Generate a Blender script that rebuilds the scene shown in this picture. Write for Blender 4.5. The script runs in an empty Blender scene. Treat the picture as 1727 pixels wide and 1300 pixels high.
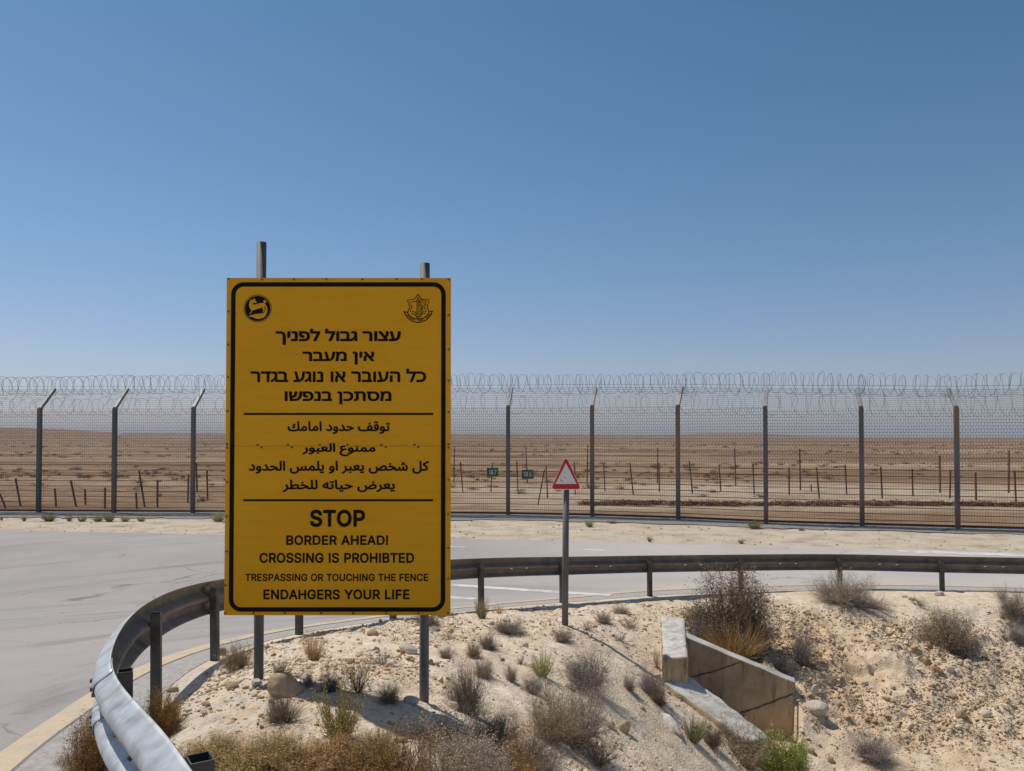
import bpy, bmesh, math, random, unicodedata
import numpy as np
from mathutils import Vector, Matrix
from mathutils.geometry import delaunay_2d_cdt

SC = bpy.context.scene
COL = SC.collection
# ------------------------------------------------------------------ camera, light, exposure
EYE = 2.87                       # eye height above the desert plain (plain = 0)
FPX = 1340.0                     # focal length in pixels of the 1727 px wide photograph
PITCH = 0.022
CY = 736 - FPX * math.tan(PITCH)  # image row of the lens axis (the frame is shifted up a little)
cam = bpy.data.cameras.new('camera')
cam.sensor_width = 36
cam.lens = 36 * FPX / 1727
cam.shift_y = (CY - 650) / 1727
cam.clip_start = 0.05
cam.clip_end = 30000
camo = bpy.data.objects.new('camera', cam)
COL.objects.link(camo)
camo.location = (0, 0, EYE)
camo.rotation_euler = (math.pi / 2 + PITCH, 0, 0)
SC.camera = camo

SUNV = Vector((0.50, -0.34, -1.0)).normalized()       # the way the light travels
SUN_EL = math.asin(-SUNV.z)
SUN_AZ = math.atan2(-SUNV.x, -SUNV.y)
world = bpy.data.worlds.new('World')
SC.world = world
world.use_nodes = True
wn = world.node_tree
sky = wn.nodes.new('ShaderNodeTexSky')
sky.sky_type = 'NISHITA'
sky.sun_disc = False
sky.sun_elevation = SUN_EL
sky.sun_rotation = SUN_AZ
sky.altitude = 300
sky.air_density = 1.0
sky.dust_density = 0.6
sky.ozone_density = 2.0
# a dry, slightly hazy desert sky: colour shifts with the height above the horizon
tcw = wn.nodes.new('ShaderNodeTexCoord'); sxz = wn.nodes.new('ShaderNodeSeparateXYZ')
wn.links.new(tcw.outputs['Generated'], sxz.inputs[0])
tint = wn.nodes.new('ShaderNodeValToRGB')
te = tint.color_ramp.elements
for _ in range(3): te.new(0.5)
for e_, (p_, c_) in zip(te, ((0.0, (0.86, 0.83, 1.10)), (0.08, (0.92, 0.89, 1.04)), (0.21, (0.81, 0.945, 1.05)), (0.47, (0.62, 0.93, 0.995)), (0.85, (0.95, 0.98, 1.0)))):
    e_.position = p_; e_.color = (*c_, 1)
wn.links.new(sxz.outputs['Z'], tint.inputs[0])
mulw = wn.nodes.new('ShaderNodeMix'); mulw.data_type = 'RGBA'; mulw.blend_type = 'MULTIPLY'; mulw.clamp_result = False
mulw.inputs[0].default_value = 1.0
wn.links.new(sky.outputs[0], mulw.inputs[6]); wn.links.new(tint.outputs[0], mulw.inputs[7])
wn.links.new(mulw.outputs[2], wn.nodes['Background'].inputs[0])
wn.nodes['Background'].inputs[1].default_value = 0.085
sun = bpy.data.lights.new('sun', 'SUN')
sun.energy = 3.6
sun.angle = math.radians(0.55)
sun.color = (1.0, 0.955, 0.88)
suno = bpy.data.objects.new('sun', sun)
COL.objects.link(suno)
suno.rotation_euler = SUNV.to_track_quat('-Z', 'Y').to_euler()
SC.view_settings.view_transform = 'Standard'
SC.view_settings.look = 'None'
SC.view_settings.exposure = 0.0
SC.view_settings.gamma = 1.0

# ------------------------------------------------------------------ helpers
def P(px, py, Y):
    """the point of the place seen at (px, py) that stands Y metres ahead"""
    u = (px - 863.5) / FPX
    v = (CY - py) / FPX
    dy = math.cos(PITCH) - v * math.sin(PITCH)
    dz = math.sin(PITCH) + v * math.cos(PITCH)
    return Vector((u * Y / dy, Y, EYE + dz * Y / dy))

def ray(px, py):
    u = (px - 863.5) / FPX
    v = (CY - py) / FPX
    return np.array((u, math.cos(PITCH) - v * math.sin(PITCH), math.sin(PITCH) + v * math.cos(PITCH)))

def flat(px, py, z=0.0):
    d = ray(px, py)
    t = (z - EYE) / d[2]
    return Vector((d[0] * t, d[1] * t, z))

def hsh(ix, iy, seed):
    n = (ix.astype(np.int64) * 374761393 + iy.astype(np.int64) * 668265263 + seed * 1442695041) & 0x7fffffff
    n = ((n ^ (n >> 13)) * 1274126177) & 0x7fffffff
    n = (n ^ (n >> 16)) & 0xffffff
    return n / float(0xffffff)

def vnoise(x, y, s, seed=0):
    x = np.asarray(x, float) / s
    y = np.asarray(y, float) / s
    ix = np.floor(x); iy = np.floor(y)
    fx = x - ix; fy = y - iy
    fx = fx * fx * (3 - 2 * fx); fy = fy * fy * (3 - 2 * fy)
    a = hsh(ix, iy, seed); b = hsh(ix + 1, iy, seed)
    c = hsh(ix, iy + 1, seed); d = hsh(ix + 1, iy + 1, seed)
    return (a * (1 - fx) + b * fx) * (1 - fy) + (c * (1 - fx) + d * fx) * fy - 0.5

def fbm(x, y, s, octv=4, seed=0):
    t = 0; a = 1.0
    for i in range(octv):
        t = t + a * vnoise(x, y, s, seed + i * 17)
        s = s * 0.5; a *= 0.5
    return t

def mesh_np(name, verts, faces):
    """verts (n,3); faces: list of (m,k) integer arrays"""
    me = bpy.data.meshes.new(name)
    verts = np.asarray(verts, np.float32)
    me.vertices.add(len(verts))
    me.vertices.foreach_set('co', verts.ravel())
    fl = [np.asarray(f, np.int32) for f in faces if len(f)]
    loops = np.concatenate([f.ravel() for f in fl])
    tot = np.concatenate([np.full(len(f), f.shape[1], np.int32) for f in fl])
    start = np.concatenate([[0], np.cumsum(tot)[:-1]]).astype(np.int32)
    me.loops.add(len(loops))
    me.loops.foreach_set('vertex_index', loops)
    me.polygons.add(len(tot))
    me.polygons.foreach_set('loop_start', start)
    me.update(calc_edges=True)
    me.validate()
    return me

def link(name, me, mat=None, parent=None, smooth=False):
    o = bpy.data.objects.new(name, me)
    COL.objects.link(o)
    if mat is not None and not me.materials:
        for m in (mat if isinstance(mat, (list, tuple)) else [mat]):
            me.materials.append(m)
    if parent is not None:
        o.parent = parent
    if smooth:
        me.polygons.foreach_set('use_smooth', [True] * len(me.polygons))
    return o

def tag(o, label=None, cat=None, group=None, kind=None):
    if label: o['label'] = label
    if cat: o['category'] = cat
    if group: o['group'] = group
    if kind: o['kind'] = kind
    return o

def empty(name, loc=(0, 0, 0), rz=0.0):
    o = bpy.data.objects.new(name, None)
    COL.objects.link(o)
    o.location = loc
    o.rotation_euler = (0, 0, rz)
    o.empty_display_size = 0.1
    return o

class MB:
    """collects simple shapes into one mesh"""
    def __init__(s):
        s.v = []; s.f = []
    def add(s, vs, fs):
        b = len(s.v)
        s.v += [tuple(v) for v in vs]
        s.f += [tuple(i + b for i in f) for f in fs]
    def hexa(s, c):           # 8 corners: bottom loop 4, top loop 4
        s.add(c, [(3, 2, 1, 0), (4, 5, 6, 7), (0, 1, 5, 4), (1, 2, 6, 5), (2, 3, 7, 6), (3, 0, 4, 7)])
    def box(s, lo, hi):
        x0, y0, z0 = lo; x1, y1, z1 = hi
        s.hexa([(x0, y0, z0), (x1, y0, z0), (x1, y1, z0), (x0, y1, z0), (x0, y0, z1), (x1, y0, z1), (x1, y1, z1), (x0, y1, z1)])
    def bar(s, a, b, w, d, side):
        a = Vector(a); b = Vector(b); t = (b - a).normalized()
        sd = Vector(side); sd = (sd - t * sd.dot(t)).normalized()
        up = t.cross(sd)
        c = []
        for p in (a, b):
            for i, j in ((-1, -1), (1, -1), (1, 1), (-1, 1)):
                c.append(p + sd * (w / 2 * i) + up * (d / 2 * j))
        s.hexa(c)
    def cyl(s, a, b, r, n=16, cap=True, r2=None):
        a = Vector(a); b = Vector(b); t = (b - a).normalized()
        x = t.orthogonal().normalized(); y = t.cross(x)
        r2 = r if r2 is None else r2
        vs = []
        for p, rr in ((a, r), (b, r2)):
            for k in range(n):
                q = 2 * math.pi * k / n
                vs.append(p + (x * math.cos(q) + y * math.sin(q)) * rr)
        fs = [(k, (k + 1) % n, n + (k + 1) % n, n + k) for k in range(n)]
        if cap:
            fs += [tuple(range(n - 1, -1, -1)), tuple(range(n, 2 * n))]
        s.add(vs, fs)
    def build(s, name, mat, parent=None, bevel=0, smooth=False):
        me = bpy.data.meshes.new(name)
        me.from_pydata(s.v, [], s.f)
        me.update()
        bm = bmesh.new(); bm.from_mesh(me)
        bmesh.ops.recalc_face_normals(bm, faces=bm.faces)
        bm.to_mesh(me); bm.free()
        o = link(name, me, mat, parent, False)
        if smooth:
            for p in me.polygons:
                p.use_smooth = len(p.vertices) == 4
        if bevel:
            m = o.modifiers.new('bevel', 'BEVEL'); m.width = bevel; m.segments = 2
            m.limit_method = 'ANGLE'
        return o

def tubes(segs, n=3):
    """segs (m,8): p0, p1, r0, r1 -> verts, quads"""
    segs = np.asarray(segs, float)
    p0 = segs[:, 0:3]; p1 = segs[:, 3:6]; r0 = segs[:, 6:7]; r1 = segs[:, 7:8]
    d = p1 - p0
    d /= np.linalg.norm(d, axis=1, keepdims=True) + 1e-9
    ref = np.where(np.abs(d[:, 2:3]) > 0.9, np.array([[1.0, 0, 0]]), np.array([[0, 0, 1.0]]))
    x = np.cross(d, ref); x /= np.linalg.norm(x, axis=1, keepdims=True) + 1e-9
    y = np.cross(d, x)
    m = len(segs)
    V = np.zeros((m, 2 * n, 3))
    for k in range(n):
        a = 2 * math.pi * k / n
        o = x * math.cos(a) + y * math.sin(a)
        V[:, k] = p0 + o * r0
        V[:, n + k] = p1 + o * r1
    base = (np.arange(m) * 2 * n)[:, None]
    F = np.concatenate([base + np.array([[k, (k + 1) % n, n + (k + 1) % n, n + k]]) for k in range(n)])
    return V.reshape(-1, 3), F

def tube_mesh(name, segs, n=3):
    v, f = tubes(segs, n)
    return mesh_np(name, v, [f])

# ------------------------------------------------------------------ materials
def rgb(c): return (c[0], c[1], c[2], 1)

def nd(nt, typ, **kw):
    n = nt.nodes.new(typ)
    for k, v in kw.items(): setattr(n, k, v)
    return n

def base_mat(name, rough=0.9, metal=0.0, spec=0.3):
    m = bpy.data.materials.new(name)
    m.use_nodes = True
    b = m.node_tree.nodes['Principled BSDF']
    b.inputs['Roughness'].default_value = rough
    b.inputs['Metallic'].default_value = metal
    b.inputs['Specular IOR Level'].default_value = spec
    return m, m.node_tree, b

def noise(nt, scale, detail=4, rough=0.55, coord=None, vec=None):
    n = nd(nt, 'ShaderNodeTexNoise')
    n.inputs['Scale'].default_value = scale
    n.inputs['Detail'].default_value = detail
    n.inputs['Roughness'].default_value = rough
    if vec is not None: nt.links.new(vec, n.inputs['Vector'])
    return n

def ramp(nt, src, stops):
    r = nd(nt, 'ShaderNodeValToRGB')
    e = r.color_ramp.elements
    while len(e) < len(stops): e.new(0.5)
    for i, (p, c) in enumerate(stops):
        e[i].position = p; e[i].color = rgb(c) if len(c) == 3 else c
    nt.links.new(src, r.inputs[0])
    return r

def mix(nt, fac, a, b, mode='MIX'):
    m = nd(nt, 'ShaderNodeMix', data_type='RGBA', blend_type=mode)
    for sock, val in ((0, fac), (6, a), (7, b)):
        if isinstance(val, bpy.types.NodeSocket): nt.links.new(val, m.inputs[sock])
        elif isinstance(val, (int, float)): m.inputs[sock].default_value = val
        else: m.inputs[sock].default_value = rgb(val)
    return m.outputs[2]

def pos(nt): return nd(nt, 'ShaderNodeNewGeometry').outputs['Position']
def objco(nt): return nd(nt, 'ShaderNodeTexCoord').outputs['Object']

def scaled(nt, vec, s):
    m = nd(nt, 'ShaderNodeMapping')
    m.inputs['Scale'].default_value = s
    nt.links.new(vec, m.inputs['Vector'])
    return m.outputs[0]

def bump(nt, b, h, strength, dist):
    n = nd(nt, 'ShaderNodeBump')
    n.inputs['Strength'].default_value = strength
    n.inputs['Distance'].default_value = dist
    nt.links.new(h, n.inputs['Height'])
    nt.links.new(n.outputs[0], b.inputs['Normal'])

def attr(nt, name):
    a = nd(nt, 'ShaderNodeAttribute'); a.attribute_name = name
    return a.outputs['Fac']

def mat_noise(name, stops, scale=3, detail=5, rough=0.9, metal=0, spec=0.3, bmp=0, bscale=40, bdist=0.01, local=True, stretch=None):
    m, nt, b = base_mat(name, rough, metal, spec)
    v = objco(nt) if local else pos(nt)
    if stretch: v = scaled(nt, v, stretch)
    n = noise(nt, scale, detail, vec=v)
    r = ramp(nt, n.outputs[0], stops)
    nt.links.new(r.outputs[0], b.inputs['Base Color'])
    if bmp:
        n2 = noise(nt, bscale, 6, 0.6, vec=v)
        bump(nt, b, n2.outputs[0], bmp, bdist)
    return m

def mat_plant(name, cols, rough=0.8, trans=0.0):
    """colour differs from twig to twig and from plant to plant"""
    m, nt, b = base_mat(name, rough, 0, 0.15)
    g = nd(nt, 'ShaderNodeNewGeometry')
    r = ramp(nt, g.outputs['Random Per Island'], [(i / max(1, len(cols) - 1), c) for i, c in enumerate(cols)])
    o = nd(nt, 'ShaderNodeObjectInfo')
    h = nd(nt, 'ShaderNodeHueSaturation')
    mr = nd(nt, 'ShaderNodeMapRange')
    mr.inputs['To Min'].default_value = 0.8; mr.inputs['To Max'].default_value = 1.25
    nt.links.new(o.outputs['Random'], mr.inputs['Value'])
    nt.links.new(mr.outputs[0], h.inputs['Value'])
    nt.links.new(r.outputs[0], h.inputs['Color'])
    nt.links.new(h.outputs[0], b.inputs['Base Color'])
    return m

def mat_ground(name):
    """pale stony desert soil; attributes: ochre (clay), grit (grey gravel), bare (fine dust)"""
    m, nt, b = base_mat(name, 0.97, 0, 0.1)
    p = pos(nt)
    n1 = noise(nt, 0.9, 6, 0.6, vec=p)
    c1 = ramp(nt, n1.outputs[0], [(0.3, (0.595, 0.462, 0.325)), (0.55, (0.70, 0.572, 0.425)), (0.75, (0.75, 0.638, 0.492))]).outputs[0]
    n2 = noise(nt, 9, 5, 0.65, vec=p)
    c2 = ramp(nt, n2.outputs[0], [(0.3, (0.66, 0.61, 0.55)), (0.42, (0.95, 0.93, 0.91)), (0.55, (1.1, 1.1, 1.1)), (0.7, (1.22, 1.22, 1.22))]).outputs[0]
    c = mix(nt, 0.85, c1, c2, 'MULTIPLY')
    n3 = noise(nt, 1.7, 5, 0.6, vec=p)
    oc = ramp(nt, n3.outputs[0], [(0.3, (0.54, 0.375, 0.215)), (0.7, (0.66, 0.51, 0.335))]).outputs[0]
    c = mix(nt, attr(nt, 'ochre'), c, mix(nt, 0.75, oc, c2, 'MULTIPLY'))
    vo = nd(nt, 'ShaderNodeTexVoronoi'); vo.inputs['Scale'].default_value = 38
    nt.links.new(p, vo.inputs['Vector'])
    peb = ramp(nt, vo.outputs['Color'], [(0.0, (0.38, 0.335, 0.285)), (0.5, (0.58, 0.52, 0.45)), (1.0, (0.72, 0.66, 0.59))]).outputs[0]
    n4 = noise(nt, 5, 3, 0.6, vec=p)
    gm = nd(nt, 'ShaderNodeMath', operation='MULTIPLY')
    nt.links.new(attr(nt, 'grit'), gm.inputs[0])
    nt.links.new(ramp(nt, n4.outputs[0], [(0.35, (0, 0, 0)), (0.6, (1, 1, 1))]).outputs[0], gm.inputs[1])
    c = mix(nt, gm.outputs[0], c, peb)
    # small dark and light specks of stone
    v2 = nd(nt, 'ShaderNodeTexVoronoi'); v2.inputs['Scale'].default_value = 22
    nt.links.new(p, v2.inputs['Vector'])
    sp = ramp(nt, v2.outputs['Distance'], [(0.10, (1, 1, 1)), (0.2, (0, 0, 0))]).outputs[0]
    spc = ramp(nt, v2.outputs['Color'], [(0.3, (0.34, 0.27, 0.19)), (0.55, (0.62, 0.53, 0.42)), (0.9, (0.80, 0.75, 0.68))]).outputs[0]
    sm = nd(nt, 'ShaderNodeMath', operation='MULTIPLY'); sm.inputs[1].default_value = 0.55
    nt.links.new(sp, sm.inputs[0])
    c = mix(nt, sm.outputs[0], c, spc)
    nt.links.new(c, b.inputs['Base Color'])
    h1 = noise(nt, 26, 8, 0.7, vec=p)
    ad = nd(nt, 'ShaderNodeMath', operation='ADD')
    nt.links.new(h1.outputs[0], ad.inputs[0])
    ml = nd(nt, 'ShaderNodeMath', operation='MULTIPLY'); ml.inputs[1].default_value = -0.5
    nt.links.new(vo.outputs['Distance'], ml.inputs[0])
    nt.links.new(ml.outputs[0], ad.inputs[1])
    bump(nt, b, ad.outputs[0], 0.75, 0.02)
    return m

def mat_road():
    m, nt, b = base_mat('road_asphalt', 0.9, 0, 0.25)
    p = pos(nt)
    n1 = noise(nt, 0.28, 5, 0.55, vec=p)
    c = ramp(nt, n1.outputs[0], [(0.3, (0.335, 0.305, 0.285)), (0.5, (0.375, 0.34, 0.315)), (0.7, (0.415, 0.375, 0.345))]).outputs[0]
    # tyre-swept streaks that follow the bend
    sub = nd(nt, 'ShaderNodeVectorMath', operation='SUBTRACT')
    sub.inputs[1].default_value = (1.5, 5.5, 0)
    nt.links.new(p, sub.inputs[0])
    sx = nd(nt, 'ShaderNodeSeparateXYZ'); nt.links.new(sub.outputs[0], sx.inputs[0])
    ln = nd(nt, 'ShaderNodeVectorMath', operation='LENGTH'); nt.links.new(sub.outputs[0], ln.inputs[0])
    at = nd(nt, 'ShaderNodeMath', operation='ARCTAN2')
    nt.links.new(sx.outputs['Y'], at.inputs[0]); nt.links.new(sx.outputs['X'], at.inputs[1])
    cb = nd(nt, 'ShaderNodeCombineXYZ')
    nt.links.new(ln.outputs['Value'], cb.inputs['X'])
    m2 = nd(nt, 'ShaderNodeMath', operation='MULTIPLY'); m2.inputs[1].default_value = 1.3
    nt.links.new(at.outputs[0], m2.inputs[0]); nt.links.new(m2.outputs[0], cb.inputs['Y'])
    n2 = noise(nt, 1.7, 6, 0.65, vec=cb.outputs[0])
    st = ramp(nt, n2.outputs[0], [(0.32, (0.74, 0.74, 0.75)), (0.46, (1, 1, 1)), (0.62, (1.05, 1.04, 1.03)), (0.75, (0.9, 0.9, 0.9))]).outputs[0]
    c = mix(nt, 0.9, c, st, 'MULTIPLY')
    n3 = noise(nt, 55, 4, 0.7, vec=p)
    c = mix(nt, 0.5, c, ramp(nt, n3.outputs[0], [(0.3, (0.72, 0.72, 0.72)), (0.55, (1, 1, 1)), (0.75, (1.12, 1.12, 1.12))]).outputs[0], 'MULTIPLY')
    # pale dust blown over the far side of the bend
    sp_ = nd(nt, 'ShaderNodeSeparateXYZ'); nt.links.new(p, sp_.inputs[0])
    ds = nd(nt, 'ShaderNodeMapRange'); ds.inputs['From Min'].default_value = -2.0; ds.inputs['From Max'].default_value = 4.0; ds.inputs['To Max'].default_value = 0.95
    nt.links.new(sp_.outputs['X'], ds.inputs['Value'])
    n5 = noise(nt, 0.5, 6, 0.6, vec=scaled(nt, p, (0.5, 1.5, 1)))
    dm = nd(nt, 'ShaderNodeMath', operation='MULTIPLY'); nt.links.new(ds.outputs[0], dm.inputs[0])
    nt.links.new(ramp(nt, n5.outputs[0], [(0.3, (0.55, 0.55, 0.55)), (0.6, (1, 1, 1))]).outputs[0], dm.inputs[1])
    c = mix(nt, dm.outputs[0], c, (0.52, 0.465, 0.415))
    # fine broken cracks
    n6 = noise(nt, 1.1, 4, 0.6, vec=p)
    ad_ = nd(nt, 'ShaderNodeVectorMath', operation='MULTIPLY_ADD'); ad_.inputs[1].default_value = (0.9, 0.9, 0)
    nt.links.new(n6.outputs['Color'], ad_.inputs[0]); nt.links.new(p, ad_.inputs[2])
    ve = nd(nt, 'ShaderNodeTexVoronoi', feature='DISTANCE_TO_EDGE'); ve.inputs['Scale'].default_value = 0.42
    nt.links.new(ad_.outputs[0], ve.inputs['Vector'])
    cm = nd(nt, 'ShaderNodeMath', operation='MULTIPLY')
    nt.links.new(ramp(nt, ve.outputs['Distance'], [(0.003, (0.8, 0.8, 0.8)), (0.009, (0, 0, 0))]).outputs[0], cm.inputs[0])
    nt.links.new(ramp(nt, noise(nt, 0.22, 4, 0.6, vec=p).outputs[0], [(0.52, (0, 0, 0)), (0.6, (1, 1, 1))]).outputs[0], cm.inputs[1])
    c = mix(nt, cm.outputs[0], c, (0.17, 0.15, 0.135))
    # tar-dark specks
    vo = nd(nt, 'ShaderNodeTexVoronoi'); vo.inputs['Scale'].default_value = 1.6
    nt.links.new(p, vo.inputs['Vector'])
    c = mix(nt, ramp(nt, vo.outputs['Distance'], [(0.022, (1, 1, 1)), (0.04, (0, 0, 0))]).outputs[0], c, (0.16, 0.13, 0.11))
    nt.links.new(c, b.inputs['Base Color'])
    bump(nt, b, n3.outputs[0], 0.35, 0.004)
    return m

def mat_plain():
    m, nt, b = base_mat('desert_soil', 0.97, 0, 0.1)
    p = pos(nt)
    n1 = noise(nt, 0.035, 7, 0.62, vec=scaled(nt, p, (0.22, 1, 1)))
    c1 = ramp(nt, n1.outputs[0], [(0.40, (0.16, 0.086, 0.047)), (0.48, (0.285, 0.178, 0.104)), (0.57, (0.39, 0.272, 0.174)), (0.68, (0.54, 0.41, 0.285))]).outputs[0]
    n2 = noise(nt, 0.6, 6, 0.65, vec=scaled(nt, p, (0.7, 1, 1)))
    c2 = ramp(nt, n2.outputs[0], [(0.36, (0.62, 0.56, 0.50)), (0.5, (1, 1, 1)), (0.68, (1.2, 1.18, 1.15))]).outputs[0]
    c = mix(nt, 0.85, c1, c2, 'MULTIPLY')
    spl = nd(nt, 'ShaderNodeSeparateXYZ'); nt.links.new(p, spl.inputs[0])
    fr_ = nd(nt, 'ShaderNodeMapRange'); fr_.inputs['From Min'].default_value = 70; fr_.inputs['From Max'].default_value = 420; fr_.inputs['To Max'].default_value = 0.65
    nt.links.new(spl.outputs['Y'], fr_.inputs['Value'])
    c = mix(nt, fr_.outputs[0], c, mix(nt, 0.5, (0.235, 0.148, 0.088), c2, 'MULTIPLY'))     # scrub-darkened far plain
    c = mix(nt, attr(nt, 'sand'), c, mix(nt, 0.7, (0.60, 0.49, 0.365), c2, 'MULTIPLY'))
    c = mix(nt, attr(nt, 'brush'), c, (0.20, 0.105, 0.055))
    nt.links.new(c, b.inputs['Base Color'])
    n3 = noise(nt, 3.0, 8, 0.7, vec=p)
    bump(nt, b, n3.outputs[0], 0.7, 0.25)
    return m

M = {}
M['ground'] = mat_ground('stony_soil')
M['road'] = mat_road()
M['plain'] = mat_plain()
M['shoulder'] = mat_noise('shoulder_grit', [(0.3, (0.30, 0.275, 0.25)), (0.5, (0.40, 0.37, 0.34)), (0.72, (0.50, 0.46, 0.415))], 26, 8, 0.95, bmp=0.6, bscale=90, bdist=0.008, local=False)
M['gravel'] = mat_noise('grey_gravel', [(0.3, (0.19, 0.178, 0.162)), (0.55, (0.28, 0.262, 0.238)), (0.75, (0.38, 0.35, 0.31))], 9, 8, 0.95, bmp=1.0, bscale=22, bdist=0.05, local=False)
M['verge'] = mat_noise('verge_sand', [(0.28, (0.36, 0.275, 0.19)), (0.5, (0.535, 0.435, 0.32)), (0.7, (0.60, 0.50, 0.385))], 1.3, 9, 0.97, bmp=0.8, bscale=9, bdist=0.06, local=False)
M['galv'] = mat_noise('galvanised_steel', [(0.28, (0.27, 0.265, 0.255)), (0.42, (0.42, 0.425, 0.425)), (0.55, (0.52, 0.53, 0.535)), (0.72, (0.60, 0.61, 0.615))], 9, 9, 0.55, 0.4, 0.45, bmp=0.15, bscale=45, bdist=0.003)
M['rail_back'] = mat_noise('shaded_rail_back', [(0.3, (0.145, 0.123, 0.102)), (0.55, (0.205, 0.173, 0.14)), (0.75, (0.27, 0.225, 0.18))], 5, 6, 0.72, 0.05, 0.25, bmp=0.08, bscale=30, bdist=0.003)  # beam steel darkened and browned: shade on its back put into the colour
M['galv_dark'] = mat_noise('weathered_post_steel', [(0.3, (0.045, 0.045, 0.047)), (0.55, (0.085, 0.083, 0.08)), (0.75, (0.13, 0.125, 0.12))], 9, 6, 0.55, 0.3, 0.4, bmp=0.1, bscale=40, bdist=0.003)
M['pipe'] = mat_noise('grey_pipe_steel', [(0.3, (0.105, 0.098, 0.09)), (0.5, (0.155, 0.145, 0.132)), (0.72, (0.21, 0.195, 0.175))], 6, 7, 0.65, 0.15, 0.35, bmp=0.15, bscale=60, bdist=0.002, stretch=(1, 1, 0.35))
M['fence_post'] = mat_noise('fence_post_steel', [(0.36, (0.125, 0.12, 0.12)), (0.54, (0.165, 0.155, 0.15)), (0.62, (0.235, 0.15, 0.095)), (0.72, (0.27, 0.175, 0.11))], 0.55, 3, 0.7, 0.1, 0.3, local=False)
M['arm'] = mat_noise('galvanised_arm_steel', [(0.35, (0.25, 0.245, 0.24)), (0.55, (0.33, 0.32, 0.31)), (0.7, (0.38, 0.33, 0.28))], 1.5, 4, 0.6, 0.2, 0.4, local=False)
M['wire'] = mat_noise('mesh_wire_steel', [(0.35, (0.15, 0.135, 0.13)), (0.65, (0.24, 0.21, 0.195))], 2, 3, 0.6, 0.3, 0.4, local=False)
M['rust_wire'] = mat_noise('rusty_bar_steel', [(0.35, (0.115, 0.05, 0.028)), (0.65, (0.19, 0.095, 0.055))], 2, 3, 0.8, 0.1, 0.3, local=False)
M['razor'] = mat_noise('razor_wire_steel', [(0.35, (0.20, 0.21, 0.225)), (0.65, (0.30, 0.31, 0.32))], 2, 3, 0.5, 0.5, 0.5, local=False)
M['concrete'] = mat_noise('worn_concrete', [(0.25, (0.30, 0.275, 0.24)), (0.45, (0.45, 0.42, 0.37)), (0.7, (0.58, 0.55, 0.50))], 4, 9, 0.92, bmp=0.6, bscale=30, bdist=0.012)
def mat_lime():
    m, nt, b = base_mat('pale_concrete_wash', 0.9, 0, 0.2)
    v = objco(nt)
    n = noise(nt, 9, 9, 0.7, vec=v)
    c = ramp(nt, n.outputs[0], [(0.30, (0.24, 0.21, 0.175)), (0.42, (0.44, 0.40, 0.35)), (0.55, (0.60, 0.56, 0.50)), (0.75, (0.66, 0.63, 0.575))]).outputs[0]
    nt.links.new(c, b.inputs['Base Color'])
    n2 = noise(nt, 45, 6, 0.7, vec=v); bump(nt, b, n2.outputs[0], 0.7, 0.012)
    return m
M['lime'] = mat_lime()
def mat_wing():
    m, nt, b = base_mat('stained_wing_concrete', 0.92, 0, 0.2)
    v = objco(nt)
    n = noise(nt, 2.2, 7, 0.65, vec=v)
    c = ramp(nt, n.outputs[0], [(0.3, (0.29, 0.215, 0.135)), (0.5, (0.45, 0.345, 0.23)), (0.7, (0.53, 0.425, 0.30))]).outputs[0]
    n2 = noise(nt, 3.5, 6, 0.7, vec=scaled(nt, v, (2.2, 2.2, 0.35)))
    c = mix(nt, 0.85, c, ramp(nt, n2.outputs[0], [(0.36, (0.38, 0.34, 0.30)), (0.48, (0.95, 0.94, 0.92)), (0.75, (1.1, 1.07, 1.02))]).outputs[0], 'MULTIPLY')
    nt.links.new(c, b.inputs['Base Color'])
    n3 = noise(nt, 40, 7, 0.7, vec=v); bump(nt, b, n3.outputs[0], 0.4, 0.006)
    return m
M['wing'] = mat_wing()
M['crack'] = mat_noise('dirty_joint', [(0.3, (0.07, 0.055, 0.04)), (0.7, (0.16, 0.125, 0.09))], 12, 4)
def mat_paint(name, col, worn, lo, hi, sc=5, rough=0.85):
    m, nt, b = base_mat(name, rough, 0, 0.25)
    p = pos(nt)
    n = noise(nt, sc, 9, 0.7, vec=p)
    f = ramp(nt, n.outputs[0], [(lo, (0, 0, 0)), (hi, (1, 1, 1))]).outputs[0]
    n2 = noise(nt, 40, 4, 0.7, vec=p)
    cc = mix(nt, 0.5, col, ramp(nt, n2.outputs[0], [(0.3, (0.8, 0.8, 0.8)), (0.6, (1.05, 1.05, 1.05))]).outputs[0], 'MULTIPLY')
    nt.links.new(mix(nt, f, worn, cc), b.inputs['Base Color'])
    bump(nt, b, n2.outputs[0], 0.3, 0.003)
    return m
M['yellow_line'] = mat_paint('faded_yellow_paint', (0.60, 0.47, 0.315), (0.45, 0.40, 0.345), 0.34, 0.52)
M['white_line'] = mat_paint('worn_white_paint', (0.70, 0.68, 0.65), (0.50, 0.45, 0.405), 0.40, 0.58, 3.0)
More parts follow.
